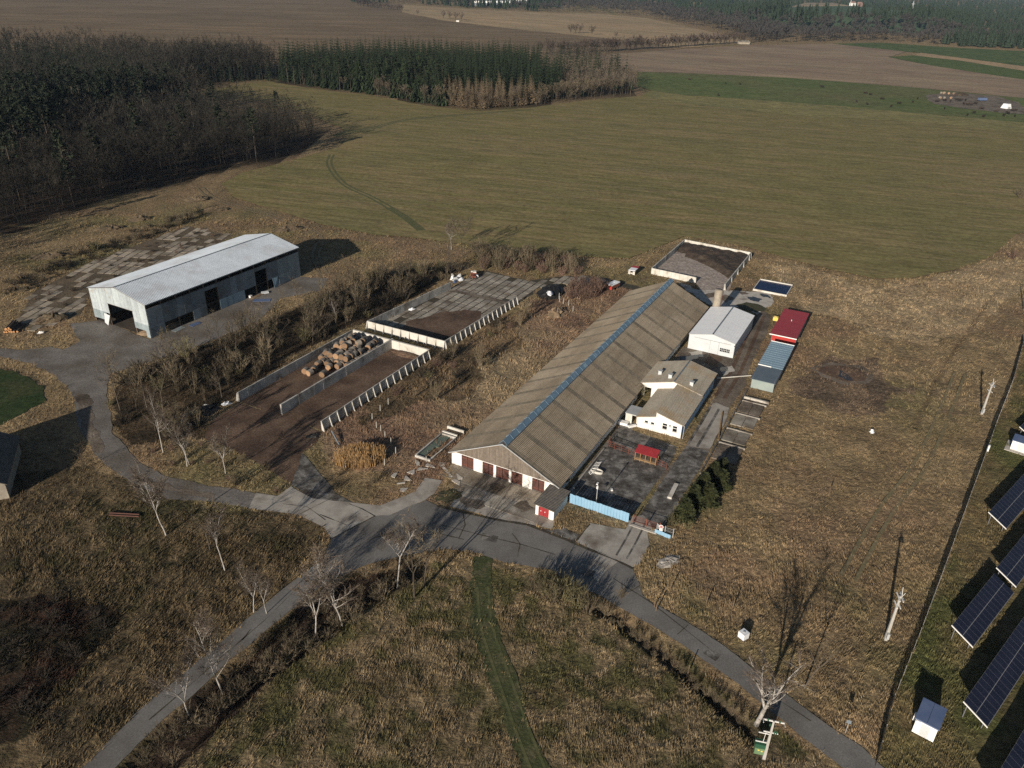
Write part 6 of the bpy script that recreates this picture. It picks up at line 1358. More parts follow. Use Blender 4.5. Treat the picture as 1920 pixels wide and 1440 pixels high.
tpx('bare_tree', 'small thin tree at the end of the old shed shadow', 156, 880, 832, BARE[3], 2.0)
tpx('birch_tree', 'white birch by the roadside nearest the bottom left corner', 357, 1347, 1243, BIRCH[4], 2.4)
tpx('birch_tree', 'slim white birch leaning over the lower road', 418, 1300, 1177, BIRCH[2], .3)
tpx('birch_tree', 'many limbed white birch at the edge of the near meadow', 592, 1198, 1080, BIRCH[0], 3.0)
tpx('birch_tree', 'straight white birch right of the many limbed one', 642, 1172, 1030, BIRCH[2], 1.8)
tpx('birch_tree', 'forked white birch standing at the road fork', 745, 1102, 985, BIRCH[1], .7)
tpx('bare_tree', 'brown bushy tree right of the forked birch at the road fork', 777, 1120, 985, BARE[2], 1.0)
tpx('bare_tree', 'second brown tree close behind the bushy one at the road fork', 795, 1100, 1000, BARE[1], 2.5)
tpx('birch_tree', 'pale birch at the far side of the lower road', 476, 1148, 1072, BIRCH[3], 2.2)
tpx('birch_tree', 'small pale birch close to the lower road edge', 500, 1150, 1084, BIRCH[4], .9)
BIG = meshes(grow(43, 12, 3, .34, 30, 1.25, .33, 6, 6, .05, .16, .9, 8, .1, .12, True, .5), 'birch', 'twig')
tree('birch_tree', 'big bent white birch with a thick trunk beside the bottom right road', 'tree', at(1418, 1358), 11.0, BIG, 2.2, None, 12.0)
tpx('bare_tree', 'pale multi stemmed young tree in the meadow by the bottom right road', 1508, 1290, 1195, BARE[2], 2.0)
tpx('birch_tree', 'pale birch standing at the field corner behind the thicket', 846, 468, 418, BIRCH[3], .5)
tpx('bare_tree', 'broad brown tree at the upper end of the thicket by the rear bunker', 772, 548, 468, BARE[2], .3)
tpx('bare_tree', 'dense brown tree at the field corner casting a shadow on the green field', 868, 480, 428, EDGET[1], 1.0)
tpx('bare_tree', 'broad brown tree just left of the field corner', 838, 510, 440, BARE[1], 1.3)
tpx('bare_tree', 'thin tree with a bent white trunk in the middle of the thicket', 632, 600, 562, BIRCH[2], 1.7)
for x, y, tp_, lab in [(560, 575, 530, 'thin brown tree at the gravel yard edge left of the hall shadow'), (533, 590, 545, 'thin brown tree in front of the hall far openings'), (572, 580, 545, 'forked brown tree at the yard edge beside the thicket'), (417, 660, 590, 'broad brown tree in front of the hall long side'), (400, 655, 600, 'small brown tree near the hall corner'), (485, 640, 580, 'thin yellow brown tree in the thicket below the hall'), (505, 655, 590, 'slender brown tree in the thicket above the bunker wall'), (617, 560, 505, 'brown tree at the yard end beside the hall shadow')]: tpx('bare_tree', lab, x, y, tp_, BARE[(x + y) % 4])

# shrubs
def shrub(seed, stems, h, spread, tw, nt_, mname):
    rg = random.Random(seed); mb = MB()
    def rv(): return Vector((rg.random() - .5, rg.random() - .5, rg.random() - .5))
    for k in range(stems):
        a = rg.random() * 6.283; o = rg.random() ** .6 * spread; p = Vector((math.cos(a) * o * .3, math.sin(a) * o * .3, 0)); top = Vector((math.cos(a) * o, math.sin(a) * o, h * (1 - .35 * (o / spread) ** 2) * (.75 + rg.random() * .3)))
        m_ = p.lerp(top, .5) + rv() * .4 + Vector((0, 0, .1 * h)); pts = [p, m_, top]; mb.tube(pts, [tw * .9, tw * .6, tw * .2], 3, cap=False)
        for j in range(nt_):
            t = .15 + .85 * rg.random(); q = p.lerp(m_, t * 2) if t < .5 else m_.lerp(top, t * 2 - 1); d = ((top - p).normalized() + rv() * 1.7 + Vector((0, 0, .3))).normalized(); L = h * (.12 + rg.random() * .22); s = d.cross(rv()).normalized() * tw * (.5 + rg.random() * .4); mb.tri(q - s, q + s, q + d * L)
    return mb.mesh('shrub', M[mname])
SHR = {'brown': [shrub(s, 26, 3.2, 2.1, .045, 14, 'twig_brown') for s in range(3)], 'olive': [shrub(s + 5, 28, 2.6, 1.9, .045, 15, 'twig_olive') for s in range(3)], 'red': [shrub(s + 9, 26, 2.2, 1.7, .04, 13, 'twig_red') for s in range(3)]}
SHQ = []
def put_shrub(p, kind, s, label, group=None, zs=1.0, now=False):
    if not now: SHQ.append((p, kind, s, label, group, zs)); return
    rg = random.Random(int(p[0] * 133 + p[1] * 57)); o = obj('shrub', SHR[kind][rg.randrange(3)], None, (p[0], p[1], -.05), (0, 0, rg.random() * 6.28)); o.scale = (s, s, s * zs); return tag(o, label, 'shrub', group)
def jitter_grid(poly, step, seed, keep=1.0):
    rg = random.Random(seed); xs = [p[0] for p in poly]; ys = [p[1] for p in poly]; out = []; y = min(ys)
    while y < max(ys):
        x = min(xs)
        while x < max(xs):
            q = (x + (rg.random() - .5) * step * .9, y + (rg.random() - .5) * step * .9)
            if rg.random() < keep: out.append(q)
            x += step
        y += step
    a = np.array(out); m = inside(a[:, 0], a[:, 1], poly); return [tuple(p) for p in a[m]]
rg = random.Random(33)
nofp = lambda p, polys: not any(bool(inside(np.array([p[0]]), np.array([p[1]]), q)[0]) for q in polys)
SHR['tall'] = [shrub(s + 15, 12, 4.2, 1.3, .05, 20, 'twig_brown') for s in range(3)]; SHR['dark'] = [shrub(s + 19, 34, 2.0, 2.2, .05, 12, 'dark_twig') for s in range(3)]
HN = {'olive': 'yellowish olive', 'brown': 'leafless brown', 'tall': 'tall thin stemmed', 'dark': 'low dark'}
for p in jitter_grid(HEDGE, 3.0, 5, .95):
    v_ = float(fbm(np.array(p[0]), np.array(p[1]), 11, 123, 2))
    if nofp(p, [BUNKER_F, BUNKER_R, YARD, OLD_ROAD]) and rg.random() < .55 + (v_ - .4) * 3: k_ = rg.choices(['olive', 'brown', 'tall', 'dark'], [.22, .3, .25, .4])[0]; put_shrub(p, k_, .45 + rg.random() ** 1.6 * 1.15, HN[k_] + ' shrub in the thicket between the gravel yard and the bunkers', HN[k_] + ' shrubs in the thicket', .9 + rg.random() * .4)
HT = jitter_grid(HEDGE, 7.0, 9, .8)
for p in HT:
    if nofp(p, [BUNKER_F, BUNKER_R, YARD, OLD_ROAD]): tree('bare_tree', 'leafless brown tree standing among the thicket shrubs', 'tree', (p[0], p[1], 0), 3.8 + rg.random() ** 1.5 * 5, rg.choice(BARE + EDGET[:1]), None, 'trees in the thicket between the yard and the bunkers')
for p in jitter_grid(THICKET, 4.1, 6, .6):
    if nofp(p, [BUNKER_F, BUNKER_R, BARN_FP]): put_shrub(p, rg.choice(['olive', 'brown', 'red', 'dark', 'tall']), .4 + rg.random() ** 1.5 * .95, 'leafless shrub in the strip between the bunkers and the barn', 'shrubs between the bunkers and the barn')
BACKROW = PX([(885, 472), (960, 480), (1050, 492), (1085, 505), (1080, 520), (1020, 512), (950, 508), (900, 505)])
for p in jitter_grid(BACKROW, 2.6, 7, .95): put_shrub(p, 'brown' if rg.random() < .6 else 'red', .9 + rg.random() * .5, 'brown shrub in the row behind the rear bunker paving', 'shrubs behind the rear bunker', 1.2)
SAPL = PX([(1062, 560), (1075, 540), (1110, 532), (1150, 540), (1120, 556), (1085, 566)])
for p in jitter_grid(SAPL, 1.9, 8, .95): put_shrub(p, 'red', .8 + rg.random() * .4, 'thin reddish sapling beside the black heap', 'saplings beside the black heap', 1.5)
for x, y, k, s, lab in [(1050, 1126, 'olive', 1.35, 'biggest olive brown bush beside the road below the barn apron'), (1022, 1112, 'olive', 1.2, 'brown bush left of the biggest olive bush by the road'), (1082, 1134, 'olive', 1.2, 'brown bush right of the biggest olive bush by the road'), (1036, 1128, 'brown', 1.1, 'low brown bush just below the roadside olive bushes'), (1066, 1118, 'olive', 1.2, 'olive bush at the road edge behind the biggest one'), (1000, 1106, 'brown', .9, 'small brown bush at the left end of the roadside bushes'), (1100, 1146, 'brown', .9, 'small brown bush at the right end of the roadside bushes'), (1040, 1108, 'olive', 1.1, 'olive bush squeezed between the roadside bushes and the asphalt'), (1056, 906, 'olive', .85, 'yellowish bush at the front corner of the barn eave'), (1195, 745, 'olive', 1.1, 'yellow bush in the gap between the barn and the rear house'), (1515, 556, 'brown', .7, 'small brown bush right of the water basin'), (1897, 485, 'red', 1.3, 'reddish bush at the right corner of the green field'), (1915, 372, 'brown', 1.5, 'dark bush at the right edge of the green field'), (1000, 575, 'red', 1.1, 'reddish bush at the near end of the rear bunker wall'), (178, 470, 'olive', 1.2, 'yellowish bush beside the slab yard'), (700, 905, 'brown', .55, 'dark weed bush in the grass near the road'), (1165, 1120, 'brown', .5, 'low bush at the roadside by the drive')]: put_shrub(at(x, y), k, s, lab)
for i in range(26):
    t = i / 25; put_shrub(at(745 - 440 * t + rg.random() * 14, 1084 + 300 * t + rg.random() * 22), 'brown', .5 + rg.random() * .5, 'low dark brushwood shrub in the ditch beside the lower road', 'ditch brushwood beside the lower road', .8)
for i in range(22):
    t = i / 21; put_shrub(at(1100 + 330 * t + rg.random() * 8, 1124 + 260 * t + rg.random() * 8), 'brown', .25 + rg.random() * .25, 'small dark shrub in the narrow ditch below the road', 'ditch shrubs below the road', .9)
for p in jitter_grid(DITCHBAND, 2.2, 27, .9): put_shrub(p, 'brown', .3 + rg.random() * .4, 'low dark brushwood shrub in the ditch beside the lower road', 'ditch brushwood beside the lower road', .8)
for p in jitter_grid(SHADE_PATCH, 2.6, 17, .9): put_shrub(p, 'dark', .45 + rg.random() * .45, 'low dark shrub added in place of tree shade in the lower left meadow', 'shade stand-in shrubs in the lower left meadow', .6)  # dark shrubs added to deepen the painted tree shade here
BANK = PX([(215, 835), (330, 822), (385, 824), (450, 852), (520, 892), (545, 910), (520, 925), (400, 905), (300, 880), (225, 845)])
for p in jitter_grid(BANK, 3.2, 18, .6): put_shrub(p, 'red' if rg.random() < .4 else 'brown', .3 + rg.random() * .35, 'low brown shrub on the bank above the old road', 'low shrubs on the road bank')
# piles and hedges beside the wood edge
for i, (x, y, sx, sy, lab) in enumerate([(370, 375, 5, 2.2, 'dark brush heap at the field corner below the wood'), (262, 412, 3.5, 1.6, 'dark brush heap in the middle of the rough bank'), (205, 430, 4, 1.6, 'dark brush heap at the left of the rough bank'), (405, 395, 4.5, 1.2, 'long dark bank of brush near the dirt track'), (540, 432, 5, 2, 'dark earth heap behind the hall roof end'), (90, 482, 5, 2, 'dark brush heap near the left edge above the slab yard')]): heap('brush_heap', lab, 'brush heap', at(x, y), sx, sy, 1.3, M['litter'], 120 + i, .5, 18, .7)
RB = PX([(10, 560), (60, 545), (150, 495), (260, 455), (390, 400), (380, 390), (240, 440), (130, 480), (40, 520), (0, 530)])
for p in jitter_grid(RB, 2.3, 28, .8): put_shrub(p, 'dark' if rg.random() < .7 else 'brown', .35 + rg.random() * .5, 'low dark shrub on the rough bank between the slab yard and the wood', 'shrubs on the rough bank', .9)
for p in jitter_grid(SLABS_L, 4.2, 38, .5): put_shrub(p, 'dark' if rg.random() < .6 else 'red', .2 + rg.random() * .35, 'small weed shrub growing through the broken slab yard', 'weed shrubs in the slab yard', .9)
# tall reeds
rd = MB(); rg = random.Random(44); rc = at(676, 862)
for i in range(1500):
    a = rg.random() * 6.283; q = rg.random() ** .5; x, y = math.cos(a) * q * 4.4, math.sin(a) * q * 3.0; h = (1.7 + rg.random() * .8) * (1 - .25 * q * q); l = rg.random() * .5 - .25; k = rg.random() * 6.28; dx, dy = math.cos(k) * .05, math.sin(k) * .05
    rd.tri((x - dx, y - dy, 0), (x + dx, y + dy, 0), (x + l, y + l * .6, h)); rd.tri((x + l * .8 - dx * 1.3, y + l * .48, h * .8), (x + l * .8 + dx * 1.3, y + l * .48, h * .8), (x + l * 1.2, y + l * .8, h * 1.08))
o = rd.build('reed_clump', M['reed']); o.location = rc; o.rotation_euler = (0, 0, .25); tag(o, 'tall orange reed clump beside the lane to the bunkers', 'reeds')

# near conifers at the lane
def conifer(seed, h, r, n, size):
    rg = random.Random(seed); C = MB()
    for i in range(n):
        t = rg.random() ** .8; z = .05 * h + t * h * .93; rr = r * (1 - t) ** .75 * (.55 + .45 * rg.random()); a = rg.random() * 6.283; rr *= 1 + .25 * math.sin(a * 3 + z * 1.7 + seed); p = Vector((math.cos(a) * rr, math.sin(a) * rr, z)); d = Vector((math.cos(a), math.sin(a), .35 - rg.random() * .8)).normalized(); s = d.cross(Vector((rg.random() - .5, rg.random() - .5, 1))).normalized(); L = size * (.6 + rg.random() * .8)
        C.tri(p - s * L * .35, p + s * L * .35, p + d * L + Vector((0, 0, -.1 * L))); C.tri(p - s * L * .2 + Vector((0, 0, .1)), p + d * L * .5 + s * L * .5, p + d * L * .9 + Vector((0, 0, .2 * L)))
    T = MB().tube([(0, 0, -.1), (0, 0, h * .9)], [.16, .03], 6)
    return T.mesh('trunk', M['bare_trunk']), C.mesh('crown', M['thuja'])
CON = [conifer(s, 6, 2.5, 1100, .75) for s in (1, 2, 3)]
for i, (x, y, tp_, lab) in enumerate([(1283, 975, 905, 'nearest olive conifer beside the rusty gate'), (1300, 950, 882, 'second conifer from the gate along the lane'), (1316, 925, 862, 'middle conifer of the row along the lane'), (1335, 905, 845, 'bushy conifer near the far end of the row'), (1352, 890, 842, 'conifer at the far end of the row nearest the slab beds'), (1326, 945, 880, 'outer conifer on the meadow side of the row'), (1350, 918, 860, 'broad outer conifer on the meadow side by the slab beds')]):
    b = at(x, y); tree('conifer_tree', lab, 'tree', b, min(4.0, height_of(b, tp_) * .64), CON[i % 3], None, None, 6.0)
for x, y, s in [(1260, 985, .7), (1270, 965, .6), (1290, 990, .55)]: put_shrub(at(x, y), 'olive', s, 'olive shrub at the foot of the conifers by the gate', 'shrubs by the gate')

SHQ.sort(key=lambda q: -(9 if q[4] is None else q[2] / math.hypot(q[0][0], q[0][1])))
for q in SHQ[:296]: put_shrub(*q, now=True)
mb_ = {'brown': 0, 'olive': 1, 'red': 2, 'tall': 3, 'dark': 4}; SHA = []
for k in ('brown', 'olive', 'red', 'tall', 'dark'):
    me = SHR[k][0]; v = np.empty(len(me.vertices) * 3, np.float32); me.vertices.foreach_get('co', v); me.calc_loop_triangles(); t_ = np.empty(len(me.loop_triangles) * 3, np.int32); me.loop_triangles.foreach_get('vertices', t_); SHA.append((v.reshape(-1, 3), t_.reshape(-1, 3)))
for k in ('brown', 'olive', 'red', 'tall', 'dark'):
    L_ = [(q[0][0], q[0][1], -.05, q[2], (q[0][0] * 7) % 6.28, mb_[k]) for q in SHQ[296:] if q[1] == k]
    if L_: V, T_ = scatter_join(SHA, L_); tag(obj('undergrowth', np_mesh('undergrowth', V, T_, M[{'tall': 'twig_brown', 'dark': 'dark_twig'}.get(k, 'twig_' + k)])), {'tall': 'thin tall stems of undergrowth in the thicket', 'dark': 'low dark undergrowth filling the thicket', 'brown': 'brown leafless undergrowth in the thickets and ditches', 'olive': 'olive undergrowth mixed into the thickets', 'red': 'reddish undergrowth on the banks and behind the bunkers'}[k], 'undergrowth', None, 'stuff')

# ------------------------------------------------------------------ woods
def spruce(seed, h, r, whorls, per, mname, droop=.35, thin=.28):
    rg = random.Random(seed); C = MB()
    for k in range(whorls):
        t = k / whorls; z = h * (.06 + .92 * t); rr = r * (1 - t) ** .85 + .15
        for j in range(per):
            a = 6.283 * (j + rg.random() * .7) / per + k; d = Vector((math.cos(a), math.sin(a), 0)); L = rr * (.5 + rg.random() * .8); s = Vector((-d.y, d.x, 0)) * L * thin; p = Vector((0, 0, z + .3)); e = d * L + Vector((0, 0, z - L * droop)); m_ = d * L * .6 + Vector((0, 0, z + .1))
            C.tri(p, m_ - s, e); C.tri(p, e, m_ + s)
    T = MB().tube([(0, 0, -.1), (0, 0, h * .97)], [h * .011, .03], 5); return T, C
def pine(seed, h, r, mname='pine'):
    rg = random.Random(seed); C = MB(); T = MB(); T.tube([(0, 0, -.1), (.15, .1, h * .5), (0, 0, h * .92)], [h * .012, h * .009, .04], 5)
    for i in range(34):
        t = rg.random() ** .7; z = h * (.48 + .5 * t); rr = r * (1 - t * .75) * math.sqrt(rg.random()); a = rg.random() * 6.283; c = Vector((math.cos(a) * rr, math.sin(a) * rr, z))
        for j in range(9):
            d = Vector((rg.random() - .5, rg.random() - .5, rg.random() * .6 - .1)).normalized(); s = d.cross(Vector((rg.random() - .5, rg.random() - .5, rg.random() - .5))).normalized(); L = .75 + rg.random() * .6; C.tri(c - s * .3, c + s * .3, c + d * L)
        if i % 3 == 0: T.tube([(0, 0, z - .8), tuple(c)], [.06, .02], 3, cap=False)
    return T, C
SPR_R = [spruce(s, 20, 4.3 + .4 * s, 15, 12, 'spruce', .34 + .08 * s, .24) for s in (1, 2, 3)]; LAR_R = [spruce(s + 7, 18, 3.3, 18, 11, 'larch', .12, .10) for s in (1, 2)]; PIN_R = [pine(s, 17, 2.6) for s in (1, 2, 3)]
SPR = [(t.mesh('trunk', M['bare_trunk']), c.mesh('crown', M['spruce'])) for t, c in SPR_R]
PINS = [(t.mesh('trunk', M['bare_trunk']), c.mesh('crown', M['spruce'])) for t, c in [pine(s, 17, 3.3) for s in (5, 6, 7)]]
LAR = [(t.mesh('trunk', M['bare_trunk']), c.mesh('crown', M['larch'])) for t, c in LAR_R]
PIN = [(t.mesh('trunk', M['bare_trunk']), c.mesh('crown', M['pine'])) for t, c in PIN_R]
def in_px(p, poly_px, _c={}):
    k = id(poly_px)
    if k not in _c: _c[k] = PX(poly_px)
    return bool(inside(np.array([p[0]]), np.array([p[1]]), _c[k])[0])
PINE1 = [(-400, 118), (0, 110), (190, 115), (260, 150), (200, 185), (0, 190), (-400, 200)]; PINE2 = [(100, 190), (200, 172), (335, 168), (345, 186), (330, 215), (200, 235), (90, 250)]; PINE3 = [(-150, 215), (100, 210), (130, 270), (90, 320), (-150, 370)]
rg = random.Random(77); wood = []
for p in jitter_grid(WOOD, 5.2, 41, .97):
    if p[1] < 150 or p[0] < -430: continue
    k = 'bare'
    if in_px(p, PINE1): k = 'pine' if rg.random() < .75 else 'bare'
    elif in_px(p, PINE2): k = 'pine' if rg.random() < .75 else 'bare'
    elif in_px(p, PINE3): k = 'pine' if rg.random() < .8 else 'bare'
    elif rg.random() < .03: k = 'pine'
    wood.append((p, k))
for p in jitter_grid(BAND, 4.6, 47, .97):
    wood.append((p, 'pine' if p[0] > -330 and rg.random() < .35 else 'band'))
sw_front = PX([(515, 158), (600, 171), (690, 181), (770, 196), (820, 204), (900, 212), (1000, 204), (1100, 191), (1200, 182)])
LARP = [(830, 207), (832, 165), (880, 148), (990, 150), (1050, 160), (1050, 195), (900, 208)]; SMALLP = [(1010, 128), (1200, 120), (1210, 190), (1010, 215)]
for p in jitter_grid(SPRUCE_WOOD, 4.7, 43, .97):
    d = float(dist_line(np.array([p[0]]), np.array([p[1]]), sw_front)[0]); small = in_px(p, SMALLP)
    if d < (22 if small else 12) and rg.random() < (.6 if not small and p[0] < -60 else .95): k = 'edge'
    elif d < 11: k = 'edge'
    elif in_px(p, LARP): k = 'larch'
    elif small: k = 'small' if rg.random() < .2 else 'edge'
    else: k = 'spruce'
    wood.append((p, k))
wood.sort(key=lambda q: math.hypot(q[0][0], q[0][1]))
def in_frame(p, h):
    x, y = pix((p[0], p[1], h)); return -40 < x < 1960
cnt = {}; rest = {'bare': [], 'spruce': [], 'edge': []}
for p, k in wood:
    if not in_frame(p, 10) and rg.random() < .5 and k != 'bare': continue
    b = (p[0], p[1], -.1); s = .8 + rg.random() * .45
    key = {'band': 'band', 'bare': 'bare', 'edge': 'edge', 'larch': 'larch', 'spruce': 'spruce', 'small': 'spruce', 'pine': 'pine'}[k]
    n = cnt.get(key, 0); lim = {'band': 0, 'bare': 215, 'edge': 75, 'larch': 80, 'spruce': 290, 'pine': 260}[key]
    if n < lim and in_frame(p, 10):
        cnt[key] = n + 1
        if key == 'bare': tree('bare_wood_tree', 'leafless grey brown tree standing in the dark left wood', 'tree', b, 13 * s, WOODT[rg.randrange(4)], None, 'leafless trees of the left wood', 14.0)
        elif key == 'edge': tree('bare_wood_tree', 'leafless tree on the sunny edge of the spruce wood', 'tree', b, 10.0 * s, EDGET[rg.randrange(4)], None, 'leafless trees along the spruce wood', 14.0)
        elif key == 'larch': tree('larch_tree', 'pale brown bare larch in front of the dark spruces', 'tree', b, 15 * s, LAR[rg.randrange(2)], None, 'larches of the spruce wood', 18.0)
        elif key == 'pine': tree('pine_tree', 'dark pine standing among the bare trees of the left wood', 'tree', b, 19.5 * s, PIN[rg.randrange(3)], None, 'pines of the left wood', 17.0)
        else:
            hh = (16.5 if k == 'spruce' else 9) * s * rg.uniform(.72, 1.22); rnd = rg.random() < .42
            tree('conifer_tree', 'round topped dark green conifer of the dense wood beyond the green field' if rnd else 'pointed dark green conifer of the dense wood beyond the green field', 'tree', b, hh, PINS[rg.randrange(3)] if rnd else SPR[rg.randrange(3)], None, 'round topped conifers of the dense wood' if rnd else 'pointed conifers of the dense wood', 17.5 if rnd else 20.0)
    else:
        if key in ('bare', 'edge', 'band'): rest['edge' if key == 'edge' else 'bare'].append((p[0], p[1], -.1, (.8 if key == 'edge' else 1.35 if p[1] > 440 else .95) * s, rg.random() * 6.28, rg.randrange(2)))
        else: rest['spruce'].append((p[0], p[1], -.1, s * (1.0 if k != 'pine' else .85), rg.random() * 6.28, rg.randrange(2)))
def joined(TC): # trunk and crown of one prototype as arrays
    v1, t1 = mb_arrays(TC[0]); v2, t2 = mb_arrays(TC[1]); return np.concatenate([v1, v2]), np.concatenate([t1, t2 + len(v1)])
LOWB = [joined(grow(s, 14, 1 + s % 2, .5, 9, 1.0, .15, 3, 3, .15, .04, .9, 3, .25, .14)) for s in (51, 52)]
for p in jitter_grid(SPRUCE_WOOD, 3.4, 55, .9):
    if float(dist_line(np.array([p[0]]), np.array([p[1]]), sw_front)[0]) < 9: rest['edge'].append((p[0], p[1], -.1, .3 + rg.random() * .25, rg.random() * 6.28, rg.randrange(2)))
if rest['bare']: V, T_ = scatter_join(LOWB, rest['bare']); tag(obj('bare_wood', np_mesh('bare_wood', V, T_, M['wood_twig'])), 'leafless grey brown wood filling the depth of the left wood', 'wood', None, 'stuff')
if rest['edge']: V, T_ = scatter_join(LOWB, rest['edge']); tag(obj('bare_wood_edge', np_mesh('bare_wood_edge', V, T_, M['wood_pale'])), 'pale brown leafless scrub and trees round the spruce wood', 'wood', None, 'stuff')
LOWS = [joined(spruce(s, 20, 2.8, 11, 6, 'spruce')) for s in (61, 62)]
if rest['spruce']: V, T_ = scatter_join(LOWS, rest['spruce']); tag(obj('conifer_wood', np_mesh('conifer_wood', V, T_, M['spruce'])), 'dark conifers filling the depth of the woods', 'wood', None, 'stuff')
# hedgerow and single field trees
HR = [meshes(grow(s, 10, 4, .2, 26, 1.35, .2, 5, 5, .17, .06, .7, 4, .06, .13), 'wood_trunk', 'hedge_twig') for s in (71, 72, 73)]
hl = PX([(1010, 104), (1040, 103), (1073, 101), (1140, 98), (1190, 94), (1280, 89), (1330, 85), (1392, 82)]); rg = random.Random(90)
for (x0, y0), (x1, y1) in zip(hl[:-1], hl[1:]):
    L = math.hypot(x1 - x0, y1 - y0); n = max(1, int(L / 5.5))
    for i in range(n):
        t = (i + rg.random() * .6) / n; tree('hedgerow_tree', 'round leafless tree in the hedgerow between the far fields', 'tree', (x0 + (x1 - x0) * t + rg.random() * 4, y0 + (y1 - y0) * t + rg.random() * 8, 0), 9.5 + rg.random() * 4, HR[rg.randrange(3)], None, 'hedgerow trees between the far fields')
for p in jitter_grid(PX([(1030, 128), (1050, 108), (1110, 106), (1150, 118), (1110, 130)]), 9, 71, .9): tree('hedgerow_tree', 'pale leafless tree behind the right end of the spruce wood', 'tree', (p[0], p[1], 0), 10 + rg.random() * 4, WOODT[2 if rg.random() < .6 else 4], None, 'pale trees behind the spruce wood', 14.0)
for x, y, lab in [(832, 36, 'leftmost of the four small trees in the far tan field'), (844, 37, 'second of the four small trees in the far tan field'), (854, 38, 'third of the four small trees in the far tan field'), (865, 39, 'rightmost of the four small trees in the far tan field'), (1070, 63, 'first small tree of the row at the tan field edge'), (1079, 63, 'second small tree of the row at the tan field edge'), (1087, 63, 'last small tree of the row at the tan field edge'), (1110, 66, 'single small tree right of the row at the tan field edge'), (783, 28, 'tiny single tree at the left end of the tan field'), (1155, 72, 'tiny tree near the hedgerow at the tan field edge')]: tree('field_tree', lab, 'tree', at(x, y), 11 if 'tiny' not in lab else 7, HR[x % 3])
wb = thing('white_hut', 'tiny white hut beside the four trees in the far tan field', 'hut', at(858, 41), .3); MB().raw(-2, 2, -1.5, 1.5, 0, 2.2).build('wall', M['white_paint'], wb); MB().raw(-2.3, 2.3, -1.8, 1.8, 2.2, 2.5).build('roof', M['grey_paint'], wb)
br = PX([(667, 12), (700, 16), (756, 22)])
for (x0, y0), (x1, y1) in zip(br[:-1], br[1:]):
    for i in range(12): t = i / 12; tree('hedgerow_tree', 'small leafless tree in the far hedge above the brown field', 'tree', (x0 + (x1 - x0) * t, y0 + (y1 - y0) * t + rg.random() * 25, 0), 8 + rg.random() * 5, HR[rg.randrange(3)], None, 'trees of the far hedge above the brown field')
# raised far fields and buildings
def plateau(name, pts, z, m):
    P = [at(x, y, z) for x, y in pts]; n = len(P); cx = sum(p.x for p in P) / n; cy = sum(p.y for p in P) / n; vs = [tuple(p) for p in P] + [(p.x + (p.x - cx) / math.hypot(p.x - cx, p.y - cy) * 140, p.y + (p.y - cy) / math.hypot(p.x - cx, p.y - cy) * 140, -2) for p in P]
    me = bpy.data.meshes.new(name); me.from_pydata(vs, [], [tuple(range(n))] + [(i, n + i, n + (i + 1) % n, (i + 1) % n) for i in range(n)]); me.materials.append(m); me.update(); structure(obj(name, me))
for nme in ('distant_green_field', 'distant_tan_field'): bpy.data.objects.remove(bpy.data.objects[nme])
M['far_green'] = mat('far_green', (.055, .095, .05), (.07, .105, .055), .01); M['far_tan'] = mat('far_tan', (.27, .22, .15), (.24, .19, .13), .01)
plateau('distant_green_hill', [(1465, 16), (1510, 11), (1582, 10), (1650, 16), (1740, 23), (1670, 27), (1560, 25), (1480, 19)], 22, M['far_green'])
plateau('distant_tan_hill', [(1507, 10), (1512, 5), (1560, 5), (1585, 9)], 24, M['far_tan'])
fac = thing('white_factory', 'long white factory roofs on the horizon above the tan field', 'factory', at(890, 4, 7), 0)
fac.location.z = 0
for x0, x1, m_, dy in [(890, 921, 'white_paint', 0), (926, 960, 'tarp_white', 0), (936, 992, 'grey_paint', 150)]:
    a = at(x0, 4, 7); b = at(x1, 4, 7); mb = MB(); x_, y_ = a.x - fac.location.x, a.y - fac.location.y + dy; L = b.x - a.x
    mb.raw(x_, x_ + L, y_, y_ + 60, 0, 6); o = mb.build('factory_wall', M['trim'], fac); mb = MB(); mb.raw(x_ - 1, x_ + L + 1, y_ - 1, y_ + 61, 6, 9.5); mb.build('factory_roof', M[m_], o)
for x, y, sx, lab in [(1598, 11, 11, 'white far house on the edge of the green hill'), (1611, 12, 10, 'reddish far house right of the white one on the green hill')]:
    t = thing('far_house', lab, 'house', at(x, y, 22), .4); MB().raw(-sx / 2, sx / 2, -4, 4, 0, 6).build('wall', M['white_paint'] if sx == 11 else M['brick_red'], t)
    mb = MB(); mb.add([(-sx / 2 - .4, -4.5, 6), (sx / 2 + .4, -4.5, 6), (sx / 2 + .4, 4.5, 6), (-sx / 2 - .4, 4.5, 6), (-sx / 2 - .4, 0, 9), (sx / 2 + .4, 0, 9)], [(0, 1, 5, 4), (2, 3, 4, 5), (0, 4, 3), (1, 2, 5), (3, 2, 1, 0)]); mb.build('roof', M['brick_red'], t); MB().raw(-1, 1, -4.05, -4, 2, 4).build('window', M['glass'], t)
pl_ = thing('far_mast', 'thin far mast beside the houses on the green hill', 'mast', at(1594, 11, 22), 0); mb = MB(); mb.bar((0, 0, 0), (0, 0, 24), .8, 4); mb.bar((-4, 0, 18), (4, 0, 18), .5); mb.build('mast_body', M['grey_paint'], pl_)
pl2 = thing('far_mast', 'thin far lattice mast above the right forest', 'mast', at(1708, 26, 10), 0); mb = MB(); mb.bar((-3, 0, -10), (0, 0, 26), .6, 4); mb.bar((3, 0, -10), (0, 0, 26), .6, 4); mb.bar((-4, 0, 20), (4, 0, 20), .5); mb.build('mast_body', M['grey_paint'], pl2)
